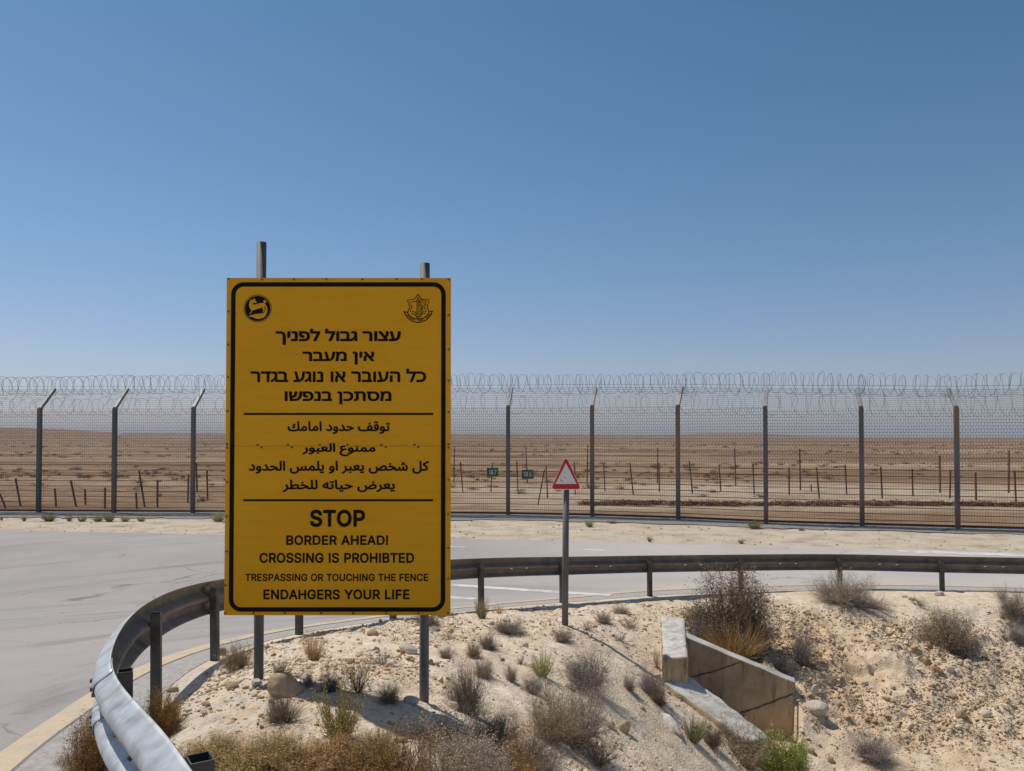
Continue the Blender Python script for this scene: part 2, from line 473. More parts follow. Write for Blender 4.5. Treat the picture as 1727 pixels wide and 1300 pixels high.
def mat_signface():
    m, nt, b = base_mat('yellow_sign_paint', 0.5, 0, 0.2)
    v = objco(nt)
    n = noise(nt, 1.3, 5, 0.6, vec=v)
    c = ramp(nt, n.outputs[0], [(0.3, (0.86, 0.38, 0.006)), (0.5, (0.92, 0.42, 0.008)), (0.7, (0.94, 0.45, 0.016))]).outputs[0]
    n2 = noise(nt, 3, 6, 0.7, vec=scaled(nt, v, (0.8, 1, 9)))
    c = mix(nt, 0.4, c, ramp(nt, n2.outputs[0], [(0.3, (0.80, 0.80, 0.82)), (0.5, (1, 1, 1)), (0.75, (1.08, 1.08, 1.2))]).outputs[0], 'MULTIPLY')
    nt.links.new(c, b.inputs['Base Color'])
    n3 = noise(nt, 2.2, 2, 0.4, vec=v)
    c = mix(nt, ramp(nt, noise(nt, 14, 8, 0.7, vec=scaled(nt, v, (1, 1, 0.5))).outputs[0], [(0.62, (0, 0, 0)), (0.8, (0.35, 0.35, 0.35))]).outputs[0], c, (0.55, 0.36, 0.12))
    nt.links.new(c, b.inputs['Base Color'])
    bump(nt, b, n3.outputs[0], 0.35, 0.03)
    return m
M['sign_yellow'] = mat_signface()
M['black'] = mat_noise('black_sign_print', [(0.3, (0.010, 0.008, 0.007)), (0.7, (0.016, 0.012, 0.010))], 9, 4, 0.6, 0, 0.1)
M['bolt'] = mat_noise('dull_bolt_steel', [(0.3, (0.10, 0.085, 0.07)), (0.7, (0.2, 0.17, 0.13))], 30, 3, 0.6, 0.4)
M['red'] = mat_noise('red_sign_sheet', [(0.3, (0.50, 0.022, 0.03)), (0.7, (0.60, 0.035, 0.04))], 6, 4, 0.45)
M['white'] = mat_noise('white_sign_sheet', [(0.3, (0.74, 0.74, 0.74)), (0.7, (0.83, 0.83, 0.83))], 8, 5, 0.5)
M['green_sign'] = mat_noise('green_marker_sheet', [(0.3, (0.002, 0.13, 0.06)), (0.7, (0.004, 0.17, 0.08))], 6, 4, 0.5)
M['alu'] = mat_noise('bare_sheet_back', [(0.3, (0.35, 0.35, 0.36)), (0.7, (0.48, 0.48, 0.48))], 6, 4, 0.5, 0.6)
M['rock_pale'] = mat_noise('pale_limestone', [(0.28, (0.42, 0.34, 0.25)), (0.5, (0.55, 0.47, 0.37)), (0.72, (0.66, 0.60, 0.51))], 7, 8, 0.95, bmp=0.8, bscale=25, bdist=0.02)
M['rock_tan'] = mat_noise('tan_limestone', [(0.28, (0.33, 0.23, 0.135)), (0.5, (0.44, 0.32, 0.20)), (0.72, (0.54, 0.42, 0.29))], 7, 8, 0.95, bmp=0.8, bscale=25, bdist=0.02)
M['rock_rust'] = mat_noise('rust_brown_flint', [(0.28, (0.22, 0.115, 0.055)), (0.5, (0.33, 0.185, 0.095)), (0.72, (0.43, 0.28, 0.17))], 7, 8, 0.9, bmp=0.7, bscale=25, bdist=0.02)
M['rock_grey'] = mat_noise('grey_flint', [(0.28, (0.15, 0.135, 0.12)), (0.5, (0.25, 0.225, 0.20)), (0.72, (0.36, 0.33, 0.30))], 7, 8, 0.9, bmp=0.7, bscale=25, bdist=0.02)
def mat_rubble():
    m, nt, b = base_mat('mixed_rubble', 0.95, 0, 0.15)
    g = nd(nt, 'ShaderNodeNewGeometry')
    r = ramp(nt, g.outputs['Random Per Island'], [(0.0, (0.38, 0.25, 0.14)), (0.25, (0.53, 0.385, 0.24)), (0.7, (0.61, 0.47, 0.315)), (0.94, (0.65, 0.525, 0.38)), (1.0, (0.74, 0.66, 0.55))])
    n = noise(nt, 30, 5, 0.7, vec=g.outputs['Position'])
    c = mix(nt, 0.6, r.outputs[0], ramp(nt, n.outputs[0], [(0.3, (0.75, 0.72, 0.68)), (0.6, (1.08, 1.08, 1.08))]).outputs[0], 'MULTIPLY')
    nt.links.new(c, b.inputs['Base Color'])
    bump(nt, b, n.outputs[0], 0.5, 0.01)
    return m
M['rubble'] = mat_rubble()
M['p_grey'] = mat_plant('grey_twigs', [(0.25, 0.195, 0.145), (0.37, 0.295, 0.225), (0.48, 0.395, 0.31)])
M['p_mauve'] = mat_plant('mauve_grey_twigs', [(0.23, 0.185, 0.165), (0.34, 0.285, 0.255), (0.45, 0.38, 0.335)])
M['p_dark'] = mat_plant('dark_brown_twigs', [(0.17, 0.115, 0.074), (0.26, 0.18, 0.12), (0.36, 0.26, 0.175)])
M['p_tan'] = mat_plant('tan_twigs', [(0.33, 0.235, 0.15), (0.45, 0.335, 0.22), (0.55, 0.43, 0.295)])
M['p_gold'] = mat_plant('golden_dry_grass', [(0.36, 0.215, 0.085), (0.50, 0.325, 0.145), (0.62, 0.44, 0.22)])
M['p_rust'] = mat_plant('rusty_brown_stems', [(0.24, 0.12, 0.04), (0.36, 0.20, 0.07), (0.47, 0.29, 0.115)])
M['p_olive'] = mat_plant('olive_stems', [(0.24, 0.185, 0.065), (0.36, 0.285, 0.10), (0.47, 0.38, 0.15)])
M['p_green'] = mat_plant('fresh_green_leaves', [(0.22, 0.24, 0.045), (0.32, 0.335, 0.08), (0.43, 0.435, 0.14)])
M['p_straw'] = mat_plant('straw_green_leaves', [(0.30, 0.27, 0.115), (0.40, 0.36, 0.165), (0.50, 0.45, 0.23)])
M['p_brush'] = mat_plant('dead_brown_brush', [(0.15, 0.075, 0.04), (0.23, 0.12, 0.065), (0.30, 0.17, 0.10)])
M['p_desert'] = mat_plant('desert_scrub_twigs', [(0.17, 0.10, 0.055), (0.24, 0.15, 0.085), (0.31, 0.21, 0.125)])

# ------------------------------------------------------------------ guardrail line in plan
RP = [(-0.885, 2.28), (-1.785, 3.7), (-2.486, 5.6), (-2.82, 7.6), (-2.53, 9.5), (-1.65, 11.1), (-0.48, 12.5), (0.86, 13.6),
      (2.52, 14.6), (4.34, 15.1), (6.33, 15.4), (8.25, 15.3), (10.15, 15.0), (12.05, 14.55)]
RTOP = [-0.888, -1.018, -1.152, -1.382, -1.60, -1.77, -1.918, -2.06, -2.20, -2.246, -2.284, -2.315, -2.297, -2.29]
EXT0 = [(0.9, -1.0), (0.12, 0.66)]
EXT1 = [(14.2, 13.8), (17.5, 12.3), (23, 9.0), (34, 0.0)]
CTRL = EXT0 + RP + EXT1

def catmull(pts, per=16):
    pts = [np.array(p, float) for p in pts]
    out = []
    for i in range(len(pts) - 1):
        p0 = pts[max(i - 1, 0)]; p1 = pts[i]; p2 = pts[i + 1]; p3 = pts[min(i + 2, len(pts) - 1)]
        for k in range(per):
            t = k / per
            out.append(0.5 * ((2 * p1) + (-p0 + p2) * t + (2 * p0 - 5 * p1 + 4 * p2 - p3) * t * t + (-p0 + 3 * p1 - 3 * p2 + p3) * t ** 3))
    out.append(pts[-1])
    return np.array(out)

PER = 16
CURVE = catmull(CTRL, PER)
tang = np.gradient(CURVE, axis=0)
tang /= np.linalg.norm(tang, axis=1, keepdims=True)
NORM = np.stack([-tang[:, 1], tang[:, 0]], 1)            # towards the road

def sdist(x, y):
    """signed distance to the rail line, positive on the road side"""
    x = np.asarray(x, float); y = np.asarray(y, float)
    best = np.full(x.shape, 1e9); sg = np.zeros(x.shape)
    C = CURVE[::2]
    for a, b in zip(C[:-1], C[1:]):
        d = b - a; L2 = d @ d
        t = np.clip(((x - a[0]) * d[0] + (y - a[1]) * d[1]) / L2, 0, 1)
        qx = x - (a[0] + t * d[0]); qy = y - (a[1] + t * d[1])
        r = np.hypot(qx, qy)
        m = r < best
        best = np.where(m, r, best)
        sg = np.where(m, np.sign(d[0] * qy - d[1] * qx), sg)
    return best * sg

def smooth01(t):
    t = np.clip(t, 0, 1); return t * t * (3 - 2 * t)

RY = np.array([-30, 0, 2, 3.7, 5.6, 7.6, 9.5, 11.1, 12.5, 13.6, 14.6, 16, 18, 20, 23, 60])
RH = np.array([-1.4, -1.5, -1.59, -1.74, -1.92, -2.12, -2.35, -2.55, -2.71, -2.835, -2.925, -2.965, -2.95, -2.92, -2.885, -2.87])
_ys = np.linspace(-30, 60, 1801)
_hs = np.interp(_ys, RY, RH)
_k = np.ones(21) / 21
_hs = np.convolve(np.pad(_hs, 10, 'edge'), _k, 'valid')
def road_z(y): return np.interp(y, _ys, _hs) + EYE

# ------------------------------------------------------------------ the mound, the bank and the ditch
RAW = [(-0.885, 2.28, -1.61), (-1.785, 3.7, -1.76), (-2.486, 5.6, -1.95), (-2.82, 7.6, -2.15), (-2.53, 9.5, -2.42), (-1.65, 11.1, -2.62),
       (-0.48, 12.5, -2.80), (0.86, 13.6, -2.95), (2.52, 14.6, -3.05), (4.34, 15.1, -3.08), (6.33, 15.4, -3.1), (8.25, 15.3, -3.1),
       (10.15, 15.0, -3.1), (12.05, 14.55, -3.1), (14.2, 13.8, -3.08),
       (0, 0, -1.6), (-0.2, 2.0, -1.6), (-0.4, 3.3, -1.60), (-1.1, 4.0, -1.62), (-1.0, 8, -2.20), (-1.5, 9.5, -2.42), (0, 10, -2.62),
       (0.9, 12.4, -2.9), (2.3, 13.6, -3.04), (3.6, 9.3, -4.2), (4.2, 7.5, -4.2), (2.6, 6.0, -3.7), (7, 7, -4.2), (12, 9.5, -4.05), (12.5, 12, -3.7),
       (1.2, 3.0, -2.1), (2.5, 2.5, -2.8), (0, -4, -1.5), (4, -4, -2.5), (9, 2, -4.0), (16, 6, -3.6), (20, 0, -3.2)]
PXC = [(431, 1137, 5.2), (714, 1183, 5.2), (953, 1056, 11.0), (863, 1250, 5.6), (863, 1130, 8), (1042, 1142, 9), (1078, 1261, 7.5), (993, 1287, 6.2),
       (640, 1290, 3.9), (440, 1290, 3.7), (540, 1203, 4.6),
       (1105, 1062, 11.9), (1105, 1112, 10.9), (1105, 1160, 9.9), (1150, 1205, 9.3), (1200, 1265, 8.8),
       (1165, 1055, 12.7), (1240, 1102, 12.0), (1300, 1128, 11.6), (1360, 1165, 11.0),
       (1376, 1015, 14.3), (1367, 1067, 13.2), (1388, 1144, 11.9), (1434, 1227, 10.8),
       (1526, 1015, 14.4), (1526, 1060, 13.5), (1540, 1130, 12), (1540, 1220, 10.9), (1526, 1299, 9.6),
       (1690, 1015, 14.3), (1690, 1060, 13.5), (1700, 1130, 12.2), (1700, 1220, 10.9), (1720, 1299, 9.8), (1380, 1290, 9.6), (1223, 1310, 8.3)]
pts = [(x, y, h + 0.0082 * y + EYE) for x, y, h in RAW] + [tuple(P(*p)) for p in PXC]
CP = np.array(pts)

def tps(r2): return np.where(r2 > 1e-12, 0.5 * r2 * np.log(np.maximum(r2, 1e-12)), 0.0)
_n = len(CP)
_A = np.zeros((_n + 3, _n + 3))
_r2 = (CP[:, None, 0] - CP[None, :, 0]) ** 2 + (CP[:, None, 1] - CP[None, :, 1]) ** 2
_A[:_n, :_n] = tps(_r2) + np.eye(_n) * 0.15
_A[:_n, _n] = 1; _A[:_n, _n + 1] = CP[:, 0]; _A[:_n, _n + 2] = CP[:, 1]
_A[_n:, :_n] = _A[:_n, _n:].T
_W = np.linalg.solve(_A, np.concatenate([CP[:, 2], np.zeros(3)]))

def mound_z(x, y):
    z = _W[_n] + _W[_n + 1] * x + _W[_n + 2] * y
    for i in range(_n):
        z = z + _W[i] * tps((x - CP[i, 0]) ** 2 + (y - CP[i, 1]) ** 2)
    return z

# concrete culvert corners (top edges), measured on the place
PA = [P(1115, 1040, 12.3), P(1155, 1040, 12.3), P(1160, 1108, 10.15), P(1117, 1108, 10.15)]
NW = [P(1119, 1150, 10.1), P(1164, 1139, 10.3), P(1303, 1245, 9.5), P(1262, 1251, 9.3)]
FW = [P(1155, 1073, 11.25), P(1290, 1130, 10.88), P(1341, 1151, 10.75)]
CHAN = [(NW[0].x + 0.08, NW[0].y + 0.02), (NW[3].x + 0.05, NW[3].y + 0.1), (NW[3].x + 0.5, NW[3].y + 0.1), (FW[2].x + 0.02, FW[2].y - 0.25),
        (FW[2].x - 0.02, FW[2].y + 0.06), (FW[0].x, FW[0].y + 0.06), (FW[0].x - 0.1, FW[0].y - 0.4)]

def inpoly(x, y, poly):
    ins = np.zeros(np.shape(x), bool)
    n = len(poly)
    for i in range(n):
        x0, y0 = poly[i]; x1, y1 = poly[(i + 1) % n]
        c = ((y0 > y) != (y1 > y)) & (x < (x1 - x0) * (y - y0) / (y1 - y0 + 1e-12) + x0)
        ins ^= c
    return ins

def bank_mask(x, y):
    """1 on the rough clay bank and in the ditch on the right"""
    return smooth01((x - 2.3 - 0.25 * (12 - y)) / 1.2) * smooth01((14.3 - y + 0.5 * vnoise(x, y, 1.2, 5)) / 1.0)

def terrain(x, y, detail=True):
    x = np.asarray(x, float); y = np.asarray(y, float)
    sd = sdist(x, y)
    z = mound_z(x, y)
    bk = bank_mask(x, y)
    if detail:
        n1 = fbm(x, y, 0.9, 3, 3) * 0.05 + fbm(x, y, 0.16, 3, 11) * 0.03 + ((0.5 - np.abs(fbm(x, y, 0.22, 3, 13))) ** 2) * 0.05 * (0.4 + smooth01((0.3 - x) / 1.0))
        rough = fbm(x + 0.1 * vnoise(x, y, 0.3, 9), y, 0.45, 5, 21)
        ridg = (0.5 - np.abs(fbm(x, y, 0.32, 4, 31))) ** 2
        n2 = rough * 0.16 + ridg * 0.14 + fbm(x, y, 0.11, 3, 41) * 0.06
        fade = smooth01(-sd / 0.35)
        calm = smooth01((y - 9.9 + 0.4 * vnoise(x, y, 1.5, 8)) / 0.8) * 0.85 + 0.3
        z = z + fade * (n1 * (1 - 0.5 * bk) + n2 * bk * calm)
        # eroded step that crosses the bank
        sy = 12.15 - 0.30 * (x - 5.0) + 0.22 * vnoise(x, y * 0, 0.7, 77) + 0.22 * np.abs(vnoise(x, y * 0, 0.24, 78))
        st = smooth01((x - 4.5) / 0.25) * smooth01((6.35 - x) / 0.6)
        z = z + st * (0.075 * np.tanh((y - sy) / 0.03) * np.exp(-np.abs(y - sy) / 0.45))
    rz = road_z(y) - 0.004 - 0.05 * smooth01((sd - 0.05) / 0.10)
    t = smooth01((sd + 0.30) / 0.32) * (1 if not detail else 1 - 0.25 * np.clip(vnoise(x, y, 0.25, 55), 0, 1) * (sd < 0.05))
    z = z * (1 - t) + rz * t
    ch = inpoly(x, y, CHAN)
    z = np.where(ch, np.minimum(z, EYE - 4.06 + 0.03 * vnoise(x, y, 0.2, 4)), z)
    return z

def groundz(x, y): return float(terrain(np.array([x]), np.array([y]))[0])

def G(px, py):
    """where the line of sight through (px, py) meets the near ground"""
    d = ray(px, py); d = d / d[1]
    Y = np.arange(1.5, 60, 0.02)
    X = d[0] * Y; Z = EYE + d[2] * Y
    far = Y > 16.2
    h = np.where(far, np.maximum(road_z(Y), -0.1), 0)
    nr = ~far
    h[nr] = terrain(X[nr], Y[nr], False)
    k = np.argmax(Z < h)
    if not (Z < h).any(): k = len(Y) - 1
    x, y = X[k], Y[k]
    return Vector((x, y, groundz(x, y) if y < 16.2 else float(road_z(y))))

# fine sheet: rows spread with distance so that stones and lumps are resolved near and far
def grid_mesh(name, xs, ys, zf, attrs=None):
    Xg, Yg = np.meshgrid(xs, ys)
    Z = zf(Xg.ravel(), Yg.ravel())
    V = np.stack([Xg.ravel(), Yg.ravel(), Z], 1)
    nx, ny = len(xs), len(ys)
    i = np.arange(nx - 1)[None, :] + (np.arange(ny - 1) * nx)[:, None]
    F = np.stack([i, i + 1, i + 1 + nx, i + nx], -1).reshape(-1, 4)
    me = mesh_np(name, V, [F])
    if attrs:
        for k, fn in attrs.items():
            a = me.attributes.new(k, 'FLOAT', 'POINT')
            a.data.foreach_set('value', np.asarray(fn(Xg.ravel(), Yg.ravel()), np.float32))
    return me

def a_ochre(x, y):
    b = bank_mask(x, y)
    return np.clip(b * (0.55 + 0.9 * fbm(x, y, 1.6, 3, 61)), 0, 1)
def a_grit(x, y):
    b = bank_mask(x, y)
    sd = sdist(x, y)
    near = smooth01((sd + 1.6) / 1.4) * smooth01((9 - y) / 3)
    return np.clip(near * 0.8 + b * smooth01((y - 11) / 1.5) * (0.35 + vnoise(x, y, 2.2, 63)), 0, 1)

xs = np.unique(np.concatenate([np.arange(-9, -3.4, 0.25), np.arange(-3.4, 3.4, 0.026), np.arange(3.4, 9.2, 0.036), np.arange(9.2, 26, 0.3)]))
ys = np.unique(np.concatenate([np.arange(-6, 2.4, 0.25), np.arange(2.4, 7.5, 0.024), np.arange(7.5, 15.4, 0.036), np.arange(15.4, 17.2, 0.3)]))
gr = link('ground', grid_mesh('ground', xs, ys, terrain, {'ochre': a_ochre, 'grit': a_grit}), M['ground'], smooth=True)
gr['kind'] = 'structure'

# ------------------------------------------------------------------ flat sheets (roads, verges) as triangulated polygons
def sheet(name, poly, zf, mat, step=(2.0, 0.5), lift=0.0):
    poly = [Vector((p[0], p[1])) for p in poly]
    n = len(poly)
    xs_ = [p.x for p in poly]; ys_ = [p.y for p in poly]
    gx, gy = np.meshgrid(np.arange(min(xs_), max(xs_), step[0]) + 0.013, np.arange(min(ys_), max(ys_), step[1]) + 0.017)
    m = inpoly(gx.ravel(), gy.ravel(), [(p.x, p.y) for p in poly])
    inner = [Vector((a, b)) for a, b in zip(gx.ravel()[m], gy.ravel()[m])]
    v, e, f, *_ = delaunay_2d_cdt(poly + inner, [], [list(range(n))], 1, 1e-5)
    V = np.array([(p.x, p.y) for p in v])
    Z = zf(V[:, 0], V[:, 1]) + lift
    me = bpy.data.meshes.new(name)
    me.from_pydata([(a, b, c) for (a, b), c in zip(V, Z)], [], [tuple(q) for q in f])
    me.update()
    bm = bmesh.new(); bm.from_mesh(me)
    bmesh.ops.recalc_face_normals(bm, faces=bm.faces)
    if bm.faces and sum(q.normal.z for q in bm.faces) < 0:
        bmesh.ops.reverse_faces(bm, faces=bm.faces)
    bm.to_mesh(me); bm.free()
    o = link(name, me, mat, smooth=True)
    o['kind'] = 'structure'
    return o

def rz_xy(x, y): return road_z(y)
FAR = [(-0, 0)] and [flat(px, py) for px, py in ((-700, 888), (0, 894), (380, 900.5), (760, 906.5), (1000, 911), (1250, 916.5), (1727, 928), (2300, 945))]
far_edge = [(-90, FAR[0].y + 1.5)] + [(p.x, p.y) for p in FAR] + [(60, 14.0), (75, 8)]
def jag(poly, amp, step, seed):
    out = []
    rr = random.Random(seed)
    for a, b in zip(poly[:-1], poly[1:]):
        L = math.hypot(b[0] - a[0], b[1] - a[1]); k = max(1, int(L / step))
        for i in range(k):
            t = i / k
            out.append((a[0] + (b[0] - a[0]) * t, a[1] + (b[1] - a[1]) * t + rr.uniform(-amp, amp)))
    out.append(poly[-1])
    return out
far_j = jag(far_edge, 0.07, 0.5, 4)
rail_in = [tuple(p) for p in CURVE + NORM * 0.06]
# line offset from the rail: wide at the near end, narrow along the far side
S = np.concatenate([[0], np.cumsum(np.linalg.norm(np.diff(CURVE, axis=0), axis=1))])
LOFF = np.interp(CURVE[:, 1] + np.where(CURVE[:, 0] > 0, 10, 0), [-2, 2, 3.7, 5.6, 7.6, 9.5, 12.5, 24, 40], [1.2, 1.0, 0.78, 0.56, 0.46, 0.46, 0.5, 0.58, 0.6])
line_in = CURVE + NORM * (LOFF - 0.09)[:, None]
line_out = CURVE + NORM * (LOFF + 0.09)[:, None]
road_poly = [tuple(p) for p in (CURVE + NORM * (LOFF - 0.10)[:, None])] + [(34, -20), (75, -20)] + far_j[::-1] + [(-90, -20), (-0.6, -20)]
sheet('road', road_poly, rz_xy, M['road'], (1.6, 0.5))
sh_poly = rail_in + [tuple(p) for p in (CURVE + NORM * (LOFF - 0.102)[:, None])][::-1]
sheet('road_shoulder', sh_poly, rz_xy, M['shoulder'], (0.25, 0.25), -0.002)
yl = [tuple(p) for p in line_in[8:]] + [tuple(p) for p in line_out[8:]][::-1]
yo = sheet('yellow_edge_line', yl, rz_xy, M['yellow_line'], (0.5, 0.4), 0.004)

# fence base line
FB = [flat(px, py) for px, py in ((65, 863.2), (192, 863.9), (325, 864.4), (458, 864.9), (591, 865.7), (724, 866.6), (857, 867.8), (999, 870.4), (1144, 875), (1292, 881.5), (1454, 886.3), (1615, 890.6))]
d0 = FB[0] - FB[1]; d1 = FB[-1] - FB[-2]
for k in range(3): FB.insert(0, FB[0] + d0.normalized() * 2.95)
for k in range(4): FB.append(FB[-1] + d1.normalized() * 2.85)
fb2 = [(p.x, p.y) for p in FB]
fb_ext = [(-90, fb2[0][1] + 0.5)] + fb2 + [(75, fb2[-1][1] - 6)]
gfront = [(x, y - (1.9 if x < 0 else 1.9 - 0.05 * min(x, 14))) for x, y in fb_ext]
gfront = jag(gfront, 0.28, 0.35, 9)
gback = [(x, y + 0.9) for x, y in fb_ext]
def vz(x, y): return road_z(y) - 0.012 + 0.016 * np.maximum(fbm(x, y, 0.8, 3, 71), -0.2) + 0.006
sheet('sand_verge', far_edge + gback[::-1], vz, M['verge'], (0.45, 0.3), -0.012)
def gz(x, y): return road_z(y) + 0.004 + 0.012 * vnoise(x, y, 0.4, 72)
sheet('gravel_strip', gfront + gback[::-1], gz, M['gravel'], (0.5, 0.3), 0.0)

# worn white road markings
def strip(px_a, px_b, w, name='white_road_marking'):
    a = G_road(*px_a); b = G_road(*px_b)
    t = (b - a).normalized(); n = Vector((-t.y, t.x))
    k = 14
    rr = random.Random(int(px_a[0]))
    L = [a + (b - a) * (i / k) + n * (w / 2 + rr.uniform(-.012, .012)) for i in range(k + 1)]
    R = [a + (b - a) * (i / k) - n * (w / 2 + rr.uniform(-.012, .012)) for i in range(k + 1)]
    return sheet(name, [tuple(p) for p in L] + [tuple(p) for p in R][::-1], rz_xy, M['white_line'], (0.4, 0.3), 0.004)
def G_road(px, py):
    d = ray(px, py); d = d / d[1]
    Y = np.arange(2, 80, 0.02)
    k = np.argmax(EYE + d[2] * Y < road_z(Y))
    return Vector((d[0] * Y[k], Y[k]))
strip((640, 977), (1030, 1004), 0.26)
strip((640, 999), (803, 1010), 0.24)
strip((690, 921), (785, 922.5), 0.16)
strip((985, 927), (1022, 928.5), 0.16)
strip((1515, 929.5), (1800, 938.5), 0.42)

# ------------------------------------------------------------------ desert plain to the horizon
yr = np.concatenate([np.arange(-14, 24, 2.0), 24 * np.exp(np.linspace(0, math.log(9000 / 24), 330))])
ur = np.linspace(-1.25, 1.25, 261)
def plain_mesh():
    Yg = np.repeat(yr[:, None], len(ur), 1)
    Xg = ur[None, :] * np.maximum(np.abs(Yg), 60)
    x = Xg.ravel(); y = Yg.ravel()
    amp = np.interp(y, [24, 31, 45, 120, 400, 2000, 9000], [0.0, 0.05, 0.2, 0.4, 0.8, 1.0, 1.0])
    z = amp * (fbm(x, y, 14, 4, 81) * 0.9 - 0.25) 
    yf = np.interp(x, [p[0] for p in fb_ext], [p[1] for p in fb_ext])
    z = np.where(y < yf + 1.5, 0, z) * smooth01((y - yf - 0.5) / 3) - 0.25 * (1 - smooth01((y - yf + 0.1) / 0.9))
    inside = (y < 21)
    near = inside & (x > -12) & (x < 40) & (y < 21)
    z = np.where(near, -3.0, z)
    # low rise on the left and a flat-topped hill right of the middle, both far off
    px = 863.5 + FPX * x / np.maximum(y, 1)
    prof = np.interp(px, [-900, -300, 0, 100, 160, 210, 400, 760, 1000, 1150, 1180, 1200, 1280, 1330, 1400, 1500, 1727, 2600],
                     [724, 720, 721, 723.5, 727.5, 729.5, 731, 731.5, 732.5, 733, 731, 730, 730, 733.5, 736, 738, 738.5, 737])
    dist = np.where(px < 200, 900.0, 2200.0)
    rise = (736 - prof) / FPX * dist + EYE
    w = smooth01((y - dist * 0.45) / (dist * 0.55)) * smooth01((dist * 1.9 - y) / (dist * 0.6))
    z = z + np.clip(rise, -4, 40) * w * (1 + 0.10 * fbm(x, y, 160, 3, 85))
    V = np.stack([x, y, z], 1)
    nx, ny = len(ur), len(yr)
    i = np.arange(nx - 1)[None, :] + (np.arange(ny - 1) * nx)[:, None]
    F = np.stack([i, i + 1, i + 1 + nx, i + nx], -1).reshape(-1, 4)
    me = mesh_np('desert_plain', V, [F])
    sand = smooth01((y - 30) / 1.5) * smooth01((52 - y + 10 * vnoise(x, y, 14, 87)) / 10) * (0.62 + 0.5 * fbm(x, y, 5, 3, 86)) * smooth01((x + 14 + 6 * vnoise(x, y, 9, 3)) / 14) * 0.65
    a = me.attributes.new('sand', 'FLOAT', 'POINT'); a.data.foreach_set('value', np.clip(sand, 0, 1).astype(np.float32))
    yb = 33.6 - 0.02 * x + 1.2 * vnoise(x, y, 6, 88)
    br = np.exp(-((y - yb) / 0.7) ** 2) * smooth01((x - 3) / 3) * (0.6 + vnoise(x, y, 1.5, 89))
    a = me.attributes.new('brush', 'FLOAT', 'POINT'); a.data.foreach_set('value', np.clip(br, 0, 1).astype(np.float32))
    return me
dp = link('desert_plain', plain_mesh(), M['plain'], smooth=True)
dp['kind'] = 'structure'

# ------------------------------------------------------------------ guardrail
rail = empty('guardrail', (RP[3][0], RP[3][1], groundz(*RP[3])))
tag(rail, 'grey galvanised W-beam guardrail on square posts curving round the mound', 'guardrail')
RO = rail.location.copy()
def local(mb_or_pts, o): return [tuple(Vector(p) - o) for p in mb_or_pts]
i0 = len(EXT0) * PER
CP_IDX = [i0 + k * PER for k in range(len(RP))]            # curve index of every post
top_z = np.interp(np.arange(len(CURVE)), [0] + CP_IDX + [len(CURVE) - 1], [-0.6] + RTOP + [-2.25])
top_z = np.convolve(np.pad(top_z, 8, 'edge'), np.ones(17) / 17, 'valid') + EYE
PROF = [(0.0, 0.012), (0.012, 0.022), (0.045, 0.072), (0.058, 0.081), (0.075, 0.084), (0.092, 0.081), (0.105, 0.072), (0.121, 0.042), (0.138, 0.010), (0.147, 0.002),
        (0.163, 0.002), (0.172, 0.010), (0.205, 0.072), (0.218, 0.081), (0.235, 0.084), (0.252, 0.081), (0.265, 0.072), (0.298, 0.022), (0.310, 0.012)]
def at_s(s):
    k = np.interp(s, S, np.arange(len(S)))
    f = lambda a: np.interp(k, np.arange(len(S)), a)
    n = np.array((f(NORM[:, 0]), f(NORM[:, 1]))); n /= np.linalg.norm(n)
    return np.array((f(CURVE[:, 0]), f(CURVE[:, 1]))), n, float(f(top_z))
OFFB = 0.045
def beam(sa, sb, lift, slots):
    st = list(np.arange(sa, sb, 0.09)) + [sb]
    for q in slots:
        st = [s for s in st if not (q - 0.05 < s < q + 0.05)] + [q - 0.026, q + 0.026]
    st = sorted(st)
    V = []; Fq = []
    n = len(PROF)
    for s in st:
        c, nn, tz = at_s(s)
        for v, d in PROF:
            p = c + nn * (OFFB + d + lift)
            V.append((p[0] - RO.x, p[1] - RO.y, tz - 0.31 + v - RO.z))
    for i in range(len(st) - 1):
        mid = (st[i] + st[i + 1]) / 2
        for j in range(n - 1):
            if j == 7 and any(abs(mid - q) < 0.02 for q in slots): continue   # an open slot
            Fq.append((i * n + j, (i + 1) * n + j, (i + 1) * n + j + 1, i * n + j + 1))
    me = mesh_np('beam', np.array(V), [np.array(Fq)])
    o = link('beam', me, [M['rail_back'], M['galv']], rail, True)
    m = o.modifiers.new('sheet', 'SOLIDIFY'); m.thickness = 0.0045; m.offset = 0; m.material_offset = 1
    return o
SP = [S[k] for k in CP_IDX]
cuts = [S[2]] + [SP[1] - 0.15, SP[3] + 0.15, SP[5] + 0.1, SP[7] - 0.1, SP[9] + 0.05, SP[11] - 0.1, SP[13] + 0.2, S[-8]]
for k in range(len(cuts) - 1):
    sl = []
    for a, b in zip(SP[:-1], SP[1:]):
        m_ = (a + b) / 2
        for q in (m_ - 0.16, m_ + 0.16):
            if cuts[k] + 0.3 < q < cuts[k + 1] - 0.1: sl.append(q)
    beam(cuts[k] - 0.16, cuts[k + 1] + 0.16, 0.006 * (k % 2), sl)
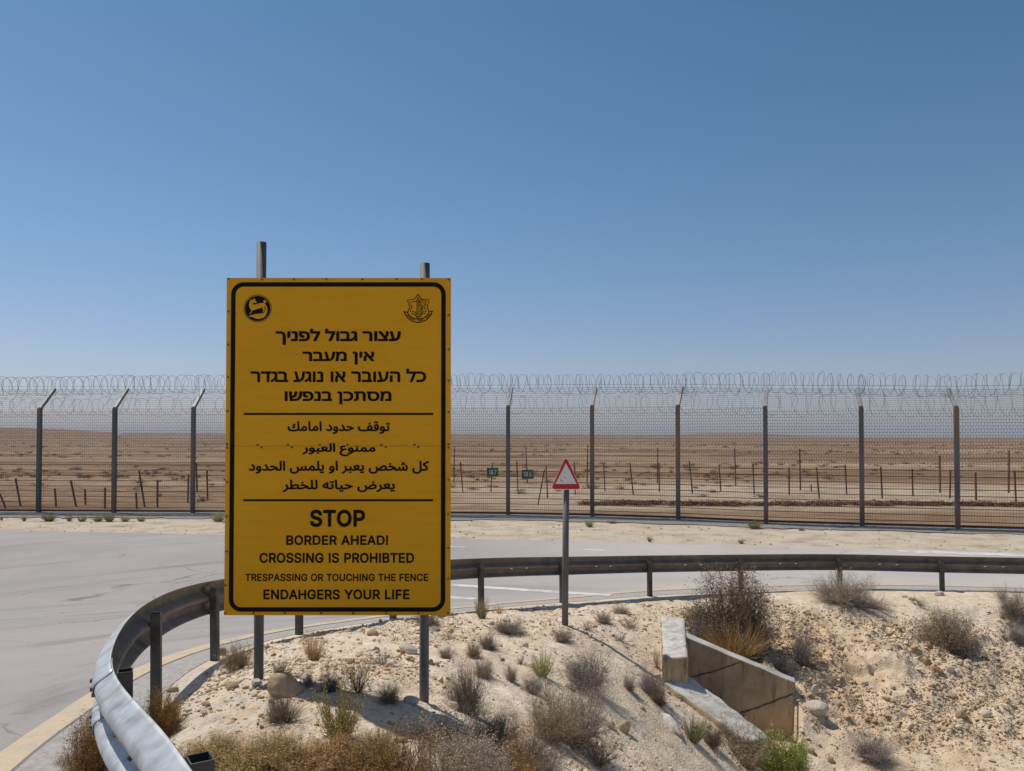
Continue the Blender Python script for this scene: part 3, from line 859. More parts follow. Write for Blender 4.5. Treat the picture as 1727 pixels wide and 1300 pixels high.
# posts: open square tubes
def post_mesh():
    mb = MB(); w = 0.038; t = 0.005
    V = []; h = 1.0
    for z in (0.0, h):
        for r in (w, w - t):
            for a, b in ((-1, -1), (1, -1), (1, 1), (-1, 1)):
                V.append((a * r, b * r * 0.86, z))
    F = []
    for k in range(4):
        q = (k + 1) % 4
        F += [(k, q, 8 + q, 8 + k), (4 + q, 4 + k, 12 + k, 12 + q), (8 + k, 8 + q, 12 + q, 12 + k)]
    mb.add(V, F)
    return mb
pm = None
bolt_proto = None
rr = random.Random(3)
for i, (x, y) in enumerate(RP):
    ki = CP_IDX[i]
    n = NORM[ki]
    zt = top_z[ki] - (0.065 if i else 0.02) + rr.uniform(-.012, .008)
    zg = groundz(x, y) - 0.25
    if pm is None:
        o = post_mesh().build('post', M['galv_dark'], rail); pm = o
    else:
        o = pm.copy(); COL.objects.link(o)
    o.location = (x - RO.x, y - RO.y, zg - RO.z)
    o.scale = (1, 1, zt - zg)
    o.rotation_euler = (rr.uniform(-.015, .015), rr.uniform(-.015, .015), math.atan2(n[1], n[0]) + math.pi / 2)
    # bolt heads beside each post, on both faces of the beam
    for ds in (0.0,):
        c, nn, tz = at_s(SP[i])
        p = c + nn * (OFFB - 0.004)
        for zz in (-0.155,):
            if bolt_proto is None:
                mb = MB(); mb.cyl((0, 0, -0.012), (0, 0, 0.10), 0.013, 8)
                bo = mb.build('bolt', M['bolt'], rail); bolt_proto = bo
            else:
                bo = bolt_proto.copy(); COL.objects.link(bo)
            bo.location = (p[0] - RO.x, p[1] - RO.y, tz + zz - RO.z)
            bo.rotation_euler = Vector((nn[0], nn[1], 0)).to_track_quat('Z', 'Y').to_euler()
for k in (1, 2, 3, 5):
    for ds in (-0.09, 0.09):
        for zz in (-0.075, -0.235):
            c, nn, tz = at_s(cuts[k] + ds - 0.02)
            p = c + nn * (OFFB + 0.075)
            bo = bolt_proto.copy(); COL.objects.link(bo)
            bo.scale = (0.8, 0.8, 0.26)
            bo.location = (p[0] - RO.x, p[1] - RO.y, tz + zz - RO.z)
            bo.rotation_euler = Vector((nn[0], nn[1], 0)).to_track_quat('Z', 'Y').to_euler()

# ------------------------------------------------------------------ border fence
HB = 3.72                        # height of the bend above the ground
fence = empty('border_fence', (FB[9].x, FB[9].y, 0))
tag(fence, 'tall steel mesh border fence with angled post tops and razor wire coils', 'fence')
FO = fence.location.copy()
nF = len(FB)
FN = []
for i in range(nF):
    a = FB[max(i - 1, 0)]; b = FB[min(i + 1, nF - 1)]
    t = (b - a).normalized(); FN.append(Vector((-t.y, t.x, 0)))
ARM = 0.86
BPY = [690, 689.3, 688.5, 688, 687.5, 687, 686.6, 686, 685.5, 687.5, 688, 688]
TPY = [656.5, 656.5, 656.5, 656, 655.5, 655, 654.6, 653.6, 653.6, 655.5, 656, 657.5]
HBs = [P(864, q, p.y).z for q, p in zip(BPY, FB[3:15])]
HTs = [P(864, q, p.y + ARM).z for q, p in zip(TPY, FB[3:15])]
HBs = [HBs[0]] * 3 + HBs + [HBs[-1]] * 4
HTs = [HTs[0]] * 3 + HTs + [HTs[-1]] * 4
BEND = [Vector((p.x, p.y, h)) for p, h in zip(FB, HBs)]
TIP = [Vector((b.x, b.y, h)) + n * ARM for b, n, h in zip(BEND, FN, HTs)]
fp = None
for i in range(nF):
    t = Vector((FN[i].y, -FN[i].x, 0))
    HB = HBs[i]
    if True:
        mb = MB(); mb.box((-0.066, -0.075, -0.3), (0.066, 0.075, HB + 0.03))
        fp = mb.build('post', M['fence_post'], fence, bevel=0.008)
        ma = MB()
        b0 = Vector((0, 0.0, HB + 0.02)); b1 = Vector((0, ARM + 0.02, HTs[i] + 0.02))
        ma.bar(b0, b1, 0.118, 0.12, (1, 0, 0))
        fa = ma.build('arm', M['arm'], fp, bevel=0.008)
        o = fp
    else:
        o = fp.copy(); COL.objects.link(o)
        a2 = fa.copy(); COL.objects.link(a2); a2.parent = o
    o.location = FB[i] - FO
    o.rotation_euler = (0, 0, math.atan2(t.y, t.x))
# dark bar added under the mesh to stand in for a shadow line
for i in range(nF - 1):
    a = FB[i]; b = FB[i + 1]
    nn = ((FN[i] + FN[i + 1]) / 2).normalized()
    t = (b - a).normalized(); L = (b - a).length
    a1 = a + t * 0.075; b1 = b - t * 0.075
    mb = MB(); mb.bar(a1 + Vector((0, 0, 0.06)) - FO, b1 + Vector((0, 0, 0.06)) - FO, 0.03, 0.075, (nn.x, nn.y, 0))
    mb.build('base_shadow_bar', M['rust_wire'], fence)
    segs = []; rust = []
    def sg(lst, p, q, r): lst.append((p.x - FO.x, p.y - FO.y, p.z - FO.z, q.x - FO.x, q.y - FO.y, q.z - FO.z, r, r))
    up = lambda p, z: Vector((p.x, p.y, z))
    HB = (HBs[i] + HBs[i + 1]) / 2 - 0.02
    f0 = -nn * 0.06; k0 = nn * 0.07
    n_v = int(L / 0.075)
    for k in range(n_v + 1):
        p = a + (b - a) * (k / n_v) + f0
        sg(segs, up(p, 0.03), up(p, HB), 0.0038)
    z = 0.2
    while z < 1.98:
        sg(rust, up(a + f0, z), up(b + f0, z), 0.014); z += 0.2
    z = 2.0
    while z < HB:
        sg(segs, up(a + f0, z), up(b + f0, z), 0.0055); z += 0.1
    z = 0.1
    while z < 2.0:
        sg(segs, up(a + f0, z), up(b + f0, z), 0.003); z += 0.2
    me = tube_mesh('mesh_panel', segs); link('mesh_panel', me, M['wire'], fence)
    me = tube_mesh('rusty_bars', rust); link('rusty_bars', me, M['rust_wire'], fence)
    # second, diagonal mesh behind the upper half
    dg = []
    z0, z1 = 1.98, HB
    H_ = z1 - z0; sl = H_ * 0.5
    q = -sl
    while q < L:
        for sgn in (1, -1):
            s0, s1 = (q, q + sl) if sgn > 0 else (q + sl, q)
            # clip to the bay
            def cl(sa, za, sb, zb):
                pts_ = []
                for s_, o_ in ((sa, sb), (sb, sa)): pass
                t0, t1 = 0.0, 1.0
                d_ = sb - sa
                for lim, sg_ in ((0, 1), (L, -1)):
                    va = (sa - lim) * sg_; vb = (sb - lim) * sg_
                    if va < 0 and vb < 0: return None
                    if va < 0: t0 = max(t0, va / (va - vb))
                    if vb < 0: t1 = min(t1, va / (va - vb))
                if t1 - t0 < 0.01: return None
                return sa + d_ * t0, za + (zb - za) * t0, sa + d_ * t1, za + (zb - za) * t1
            c = cl(s0, z0, s1, z1)
            if c:
                sg(dg, up(a + t * c[0] + k0, c[1]), up(a + t * c[2] + k0, c[3]), 0.0031)
        q += 0.105
    link('diagonal_mesh', tube_mesh('diagonal_mesh', dg), M['wire'], fence)
    # sloping mesh between the arms
    sm_ = []
    B0, B1, T0, T1 = BEND[i], BEND[i + 1], TIP[i], TIP[i + 1]
    hs_ = 11
    for k in range(hs_):
        w = k / (hs_ - 1)
        sg(sm_, B0.lerp(T0, w), B1.lerp(T1, w), 0.0048)
    for k in range(n_v + 1):
        w = k / n_v
        sg(sm_, B0.lerp(B1, w), T0.lerp(T1, w), 0.0031)
    rj = random.Random(i)
    for k in range(7):
        w = rj.random()
        sg(sm_, B0.lerp(B1, w), T0.lerp(T1, min(1, max(0, w + rj.uniform(-.12, .12)))), 0.006)
    link('sloping_mesh', tube_mesh('sloping_mesh', sm_), M['wire'], fence)

def coil(pathpts, r, pitch, hand, seed, wr, squash=1.0):
    rj = random.Random(seed)
    segs = []
    prev = None
    pts_ = [Vector(p) for p in pathpts]
    ang = rj.random() * 6; ell0 = 0.4 * hand
    for a, b in zip(pts_[:-1], pts_[1:]):
        t = (b - a); L = t.length; t.normalize()
        n = Vector((-t.y, t.x, 0)).normalized(); u = Vector((0, 0, 1))
        s = 0.0
        rad = r
        while s < L:
            lp = pitch * rj.uniform(0.75, 1.3)
            rn = r * rj.uniform(0.88, 1.12)
            oz = rj.uniform(-0.04, 0.04)
            lean = rj.uniform(-0.15, 0.15); ell = hand * rj.uniform(0.25, 0.75)
            for k in range(18):
                w = k / 18
                ang_ = ang + hand * 2 * math.pi * w
                rr_ = rad + (rn - rad) * w
                c = a + t * (s + lp * w + lean * rr_ * math.sin(ang_) + (ell * w + ell0 * (1 - w)) * rr_ * math.cos(ang_))
                p = c + n * (math.cos(ang_) * rr_ * squash) + u * (math.sin(ang_) * rr_ + oz * w)
                if prev is not None:
                    segs.append((prev.x - FO.x, prev.y - FO.y, prev.z - FO.z, p.x - FO.x, p.y - FO.y, p.z - FO.z, wr, wr))
                prev = p
            rad = rn; s += lp; ell0 = ell
    return segs
rise = [Vector((0, 0, 0.17 + 0.05 * math.sin(i * 1.7))) for i in range(nF)]
axis = [t + r for t, r in zip(TIP, rise)]
link('razor_coil', tube_mesh('razor_coil', coil(axis, 0.36, 0.30, 1, 5, 0.0064)), M['razor'], fence)
link('razor_coil', tube_mesh('razor_coil', coil([p + Vector((0, 0.05, -0.02)) for p in axis], 0.35, 0.36, -1, 6, 0.0064)), M['razor'], fence)
ax2 = [b + n * (ARM + 0.35) + Vector((0, 0, 0.12)) for b, n in zip(BEND, FN)]
link('razor_coil', tube_mesh('razor_coil', coil(ax2, 0.36, 0.42, 1, 7, 0.0055)), M['razor'], fence)
ww = []
for z, k in ((0.0, 0), (0.12, 0)):
    for a, b in zip(TIP[:-1], TIP[1:]):
        ww.append((a.x - FO.x, a.y - FO.y, a.z + z - FO.z, b.x - FO.x, b.y - FO.y, b.z + z - FO.z, 0.007, 0.007))
link('top_wire', tube_mesh('top_wire', ww), M['razor'], fence)

# ------------------------------------------------------------------ lettering
GL = {'!':(196,[[[67,160],[63,509],[132,509],[128,160]],[[98,-4],[86,-3],[75,1],[66,9],[58,18],[54,29],[52,41],[54,53],[58,64],[66,73],[75,80],[86,85],[98,86],[110,85],[121,80],[130,73],[138,64],[142,53],[143,41],[142,29],[138,18],[130,9],[121,1],[110,-3]]]),'1':(453,[[[76,0],[76,55],[391,55],[391,0]],[[276,509],[276,0],[212,0],[212,448],[209,448],[86,358],[86,427],[198,509]]]),'6':(453,[[[226,-7],[196,-4],[168,3],[142,15],[119,31],[100,51],[84,74],[73,101],[66,130],[64,162],[65,187],[71,212],[80,239],[93,268],[112,302],[137,340],[252,509],[322,509],[151,261],[145,261],[151,270],[157,279],[165,288],[174,295],[184,302],[196,307],[208,311],[221,313],[235,314],[265,312],[291,305],[316,295],[337,280],[355,262],[370,240],[380,215],[387,187],[389,157],[387,127],[379,98],[368,73],[352,50],[333,30],[310,14],[284,3],[257,-4]],[[226,48],[245,50],[263,55],[279,63],[293,73],[304,86],[314,101],[322,119],[326,137],[327,157],[326,178],[322,196],[314,213],[304,228],[293,241],[279,251],[263,259],[245,264],[226,265],[207,264],[190,259],[174,252],[160,241],[148,229],[138,214],[131,197],[126,179],[125,158],[126,138],[131,119],[138,102],[148,86],[160,73],[174,63],[190,55],[207,50]]]),'7':(453,[[[97,0],[323,448],[323,452],[62,452],[62,509],[391,509],[391,449],[165,0]]]),'8':(453,[[[226,-7],[193,-5],[163,1],[136,11],[111,25],[91,42],[74,62],[62,84],[54,109],[52,135],[53,156],[58,176],[65,195],[75,212],[87,228],[101,241],[117,252],[134,260],[153,265],[153,267],[129,276],[109,289],[93,308],[80,330],[73,354],[70,380],[73,405],[79,429],[90,450],[106,469],[124,485],[146,498],[170,508],[197,514],[226,516],[255,514],[282,508],[306,498],[328,485],[346,469],[361,450],[373,429],[379,405],[382,380],[379,354],[372,330],[359,308],[343,289],[323,276],[300,267],[300,265],[319,260],[335,252],[351,241],[365,228],[377,212],[387,195],[395,176],[399,156],[401,135],[398,109],[391,84],[378,62],[362,42],[341,25],[317,11],[289,1],[259,-5]],[[226,49],[248,50],[267,54],[285,60],[300,69],[313,79],[323,91],[331,106],[335,121],[337,139],[335,157],[330,173],[322,189],[312,202],[298,213],[283,223],[265,230],[247,234],[226,235],[206,234],[187,230],[169,223],[154,213],[140,202],[130,189],[122,173],[117,157],[115,139],[117,121],[121,106],[129,91],[139,79],[152,69],[167,60],[185,54],[205,50]],[[226,290],[244,291],[260,294],[274,300],[287,308],[298,318],[307,330],[314,344],[318,359],[319,376],[318,392],[314,407],[308,420],[299,432],[288,442],[275,449],[260,455],[244,459],[226,460],[208,459],[192,455],[177,449],[164,442],[153,432],[145,420],[138,407],[134,392],[133,376],[134,359],[138,344],[145,330],[154,318],[165,308],[178,300],[193,294],[209,291]]]),'A':(480,[[[16,0],[201,509],[276,509],[463,0],[395,0],[287,302],[280,323],[272,346],[264,372],[255,402],[244,438],[232,478],[245,478],[233,437],[222,402],[213,371],[204,345],[197,322],[191,302],[85,0]],[[110,142],[110,199],[370,199],[370,142]]]),'B':(456,[[[60,0],[60,509],[241,509],[274,507],[304,501],[329,491],[350,477],[367,461],[381,442],[390,421],[396,398],[398,374],[397,353],[393,336],[387,320],[378,307],[368,295],[356,286],[343,278],[329,272],[315,267],[315,262],[331,260],[347,254],[363,245],[378,234],[391,220],[402,203],[411,184],[416,161],[418,136],[416,111],[410,88],[400,67],[386,48],[368,31],[344,18],[317,8],[284,2],[247,0]],[[125,57],[245,57],[281,60],[309,67],[330,80],[344,96],[353,115],[355,137],[354,153],[350,169],[342,184],[333,197],[320,209],[306,218],[289,225],[269,229],[248,231],[125,231]],[[125,285],[238,285],[256,287],[273,290],[288,296],[302,304],[314,314],[323,326],[330,340],[335,355],[336,372],[333,393],[326,412],[313,429],[294,442],[270,449],[240,452],[125,452]]]),'C':(510,[[[267,-7],[225,-3],[186,7],[150,25],[119,49],[92,79],[70,115],[53,157],[44,203],[40,254],[44,305],[53,352],[70,393],[92,429],[119,459],[150,484],[186,501],[225,512],[267,516],[293,514],[317,511],[340,504],[362,496],[383,485],[402,471],[419,456],[435,438],[448,418],[459,397],[467,373],[473,348],[408,348],[404,365],[397,380],[389,395],[380,407],[369,418],[357,428],[344,437],[330,444],[315,449],[300,453],[284,455],[267,456],[237,453],[209,445],[184,432],[161,414],[141,391],[125,364],[113,332],[106,295],[103,254],[106,213],[113,177],[125,145],[141,117],[161,94],[184,76],[210,63],[237,56],[267,53],[284,54],[300,56],[315,60],[330,65],[344,72],[357,81],[369,90],[380,102],[389,114],[397,128],[404,144],[408,160],[473,160],[467,135],[459,112],[448,91],[435,71],[420,53],[402,38],[383,24],[363,13],[341,5],[317,-2],[293,-6]]]),'D':(502,[[[219,0],[96,0],[96,57],[215,57],[254,60],[288,68],[318,81],[343,99],[363,122],[379,149],[390,181],[397,216],[399,255],[397,294],[390,329],[379,361],[364,388],[344,410],[320,428],[291,441],[258,449],[221,452],[93,452],[93,509],[225,509],[273,505],[315,495],[353,478],[385,455],[412,426],[433,391],[449,351],[458,306],[462,255],[458,205],[449,159],[433,119],[411,83],[384,54],[351,31],[312,14],[268,3]],[[125,509],[125,0],[60,0],[60,509]]]),'E':(419,[[[60,0],[60,509],[372,509],[372,452],[125,452],[125,286],[355,286],[355,229],[125,229],[125,57],[375,57],[375,0]]]),'F':(410,[[[60,0],[60,509],[369,509],[369,452],[125,452],[125,278],[346,278],[346,221],[125,221],[125,0]]]),'G':(520,[[[269,-7],[225,-3],[185,7],[149,25],[118,49],[91,79],[69,116],[53,157],[43,203],[40,254],[43,305],[53,352],[69,393],[91,429],[117,459],[149,484],[184,501],[223,512],[265,516],[291,514],[316,510],[340,504],[363,494],[384,483],[403,469],[421,453],[436,436],[449,416],[460,395],[468,373],[474,349],[408,349],[402,365],[395,379],[387,393],[378,406],[368,417],[356,427],[344,436],[330,443],[315,448],[300,453],[283,455],[265,456],[236,453],[209,445],[183,432],[160,414],[141,392],[125,364],[113,332],[106,295],[103,254],[106,213],[113,177],[125,145],[141,117],[161,95],[184,76],[210,63],[238,56],[269,53],[296,55],[322,61],[345,71],[365,85],[382,102],[396,123],[407,147],[413,173],[415,202],[434,199],[283,199],[283,256],[478,256],[478,200],[475,160],[466,124],[451,91],[431,62],[406,38],[377,19],[344,5],[308,-4]]]),'H':(517,[[[60,0],[60,509],[125,509],[125,289],[392,289],[392,509],[457,509],[457,0],[392,0],[392,232],[125,232],[125,0]]]),'I':(300,[[[31,0],[31,57],[118,57],[118,452],[31,452],[31,509],[269,509],[269,452],[183,452],[183,57],[269,57],[269,0]]]),'L':(393,[[[60,0],[60,509],[125,509],[125,57],[361,57],[361,0]]]),'N':(523,[[[60,0],[60,509],[136,509],[343,183],[349,174],[355,163],[363,151],[371,137],[379,122],[388,107],[396,90],[405,73],[414,55],[405,54],[403,72],[402,90],[401,108],[400,126],[399,142],[399,157],[399,171],[399,184],[399,195],[399,509],[463,509],[463,0],[387,0],[202,290],[194,303],[186,317],[177,331],[168,346],[159,363],[148,381],[136,402],[123,425],[108,452],[119,454],[120,429],[121,406],[122,384],[123,363],[124,345],[124,328],[125,313],[125,301],[125,291],[125,0]]]),'O':(533,[[[267,-7],[225,-3],[186,7],[150,25],[119,49],[92,79],[70,115],[53,157],[44,203],[40,254],[44,305],[53,352],[70,393],[92,429],[119,459],[150,484],[186,501],[225,512],[267,516],[309,512],[348,501],[384,484],[415,459],[442,429],[464,393],[480,352],[490,305],[493,254],[490,203],[480,157],[464,115],[442,79],[415,49],[384,25],[348,7],[309,-3]],[[267,53],[296,55],[324,63],[349,76],[372,94],[392,116],[408,144],[420,176],[428,213],[430,254],[428,295],[420,332],[408,365],[392,392],[372,415],[349,433],[324,446],[296,453],[267,456],[237,453],[210,445],[184,433],[161,415],[142,392],[125,364],[113,332],[106,295],[103,254],[106,213],[113,176],[125,144],[142,117],[161,94],[184,76],[210,63],[237,55]]]),'P':(445,[[[60,0],[60,509],[235,509],[272,506],[305,499],[332,487],[356,471],[375,452],[390,430],[400,404],[407,377],[409,348],[407,318],[400,291],[390,265],[375,243],[356,223],[332,207],[305,195],[272,188],[235,186],[109,186],[109,242],[233,242],[257,244],[279,248],[297,256],[312,266],[324,279],[333,294],[339,310],[343,328],[344,348],[343,367],[339,385],[333,402],[324,416],[312,428],[297,439],[279,446],[257,451],[232,452],[125,452],[125,0]]]),'R':(449,[[[60,0],[60,509],[236,509],[273,506],[305,500],[333,489],[356,473],[376,455],[390,433],[401,408],[407,381],[409,352],[407,323],[401,296],[390,271],[376,250],[356,232],[333,217],[305,206],[273,200],[236,198],[96,198],[96,255],[234,255],[258,256],[280,260],[298,267],[313,276],[325,287],[334,300],[340,316],[344,333],[345,352],[344,371],[340,389],[334,405],[325,419],[313,430],[298,440],[279,446],[258,451],[233,452],[125,452],[125,0]],[[353,0],[230,229],[303,229],[428,0]]]),'S':(447,[[[224,-9],[188,-7],[156,-1],[128,9],[102,23],[81,40],[64,60],[51,83],[42,109],[38,137],[104,137],[108,118],[114,102],[123,88],[136,76],[150,66],[166,59],[185,53],[204,50],[224,49],[246,50],[267,54],[286,60],[303,69],[317,79],[329,92],[338,106],[344,122],[346,139],[344,154],[340,168],[332,179],[322,189],[310,197],[296,205],[280,211],[263,217],[245,222],[184,239],[145,253],[112,269],[86,289],[67,313],[56,341],[52,372],[54,400],[62,425],[75,448],[92,468],[113,484],[138,498],[165,508],[195,514],[227,516],[259,514],[289,508],[316,498],[340,484],[360,468],[377,449],[390,427],[398,403],[401,378],[337,378],[332,402],[320,421],[302,437],[280,449],[254,456],[225,459],[204,457],[185,454],[167,448],[152,440],[139,430],[129,418],[121,405],[117,391],[115,376],[117,359],[122,345],[131,334],[142,324],[155,315],[169,308],[184,302],[198,297],[212,293],[264,279],[279,275],[295,270],[312,264],[328,256],[344,248],[359,238],[372,226],[384,213],[395,198],[402,180],[407,161],[408,139],[406,112],[399,87],[386,64],[370,43],[349,25],[323,11],[294,0],[261,-7]]]),'T':(449,[[[32,452],[32,509],[417,509],[417,452],[257,452],[257,0],[193,0],[193,452]]]),'U':(517,[[[259,-8],[220,-6],[186,2],[154,15],[126,33],[103,55],[85,80],[71,108],[63,140],[60,173],[60,509],[124,509],[124,178],[126,155],[132,133],[141,113],[153,95],[169,80],[187,68],[208,59],[232,53],[259,52],[285,53],[309,59],[331,68],[349,80],[364,95],[377,113],[385,133],[391,155],[393,178],[393,509],[457,509],[457,173],[454,140],[446,108],[433,80],[414,55],[391,33],[363,15],[332,2],[297,-6]]]),'Y':(472,[[[203,0],[203,208],[16,509],[91,509],[192,344],[203,327],[213,309],[222,292],[231,274],[240,254],[250,230],[224,230],[233,254],[242,275],[251,293],[260,310],[270,327],[280,344],[381,509],[455,509],[268,208],[268,0]]])}
GL['I'] = (185, [[[60, 0], [60, 509], [125, 509], [125, 0]]])
GL['1'] = (300, [GL['1'][1][1]])
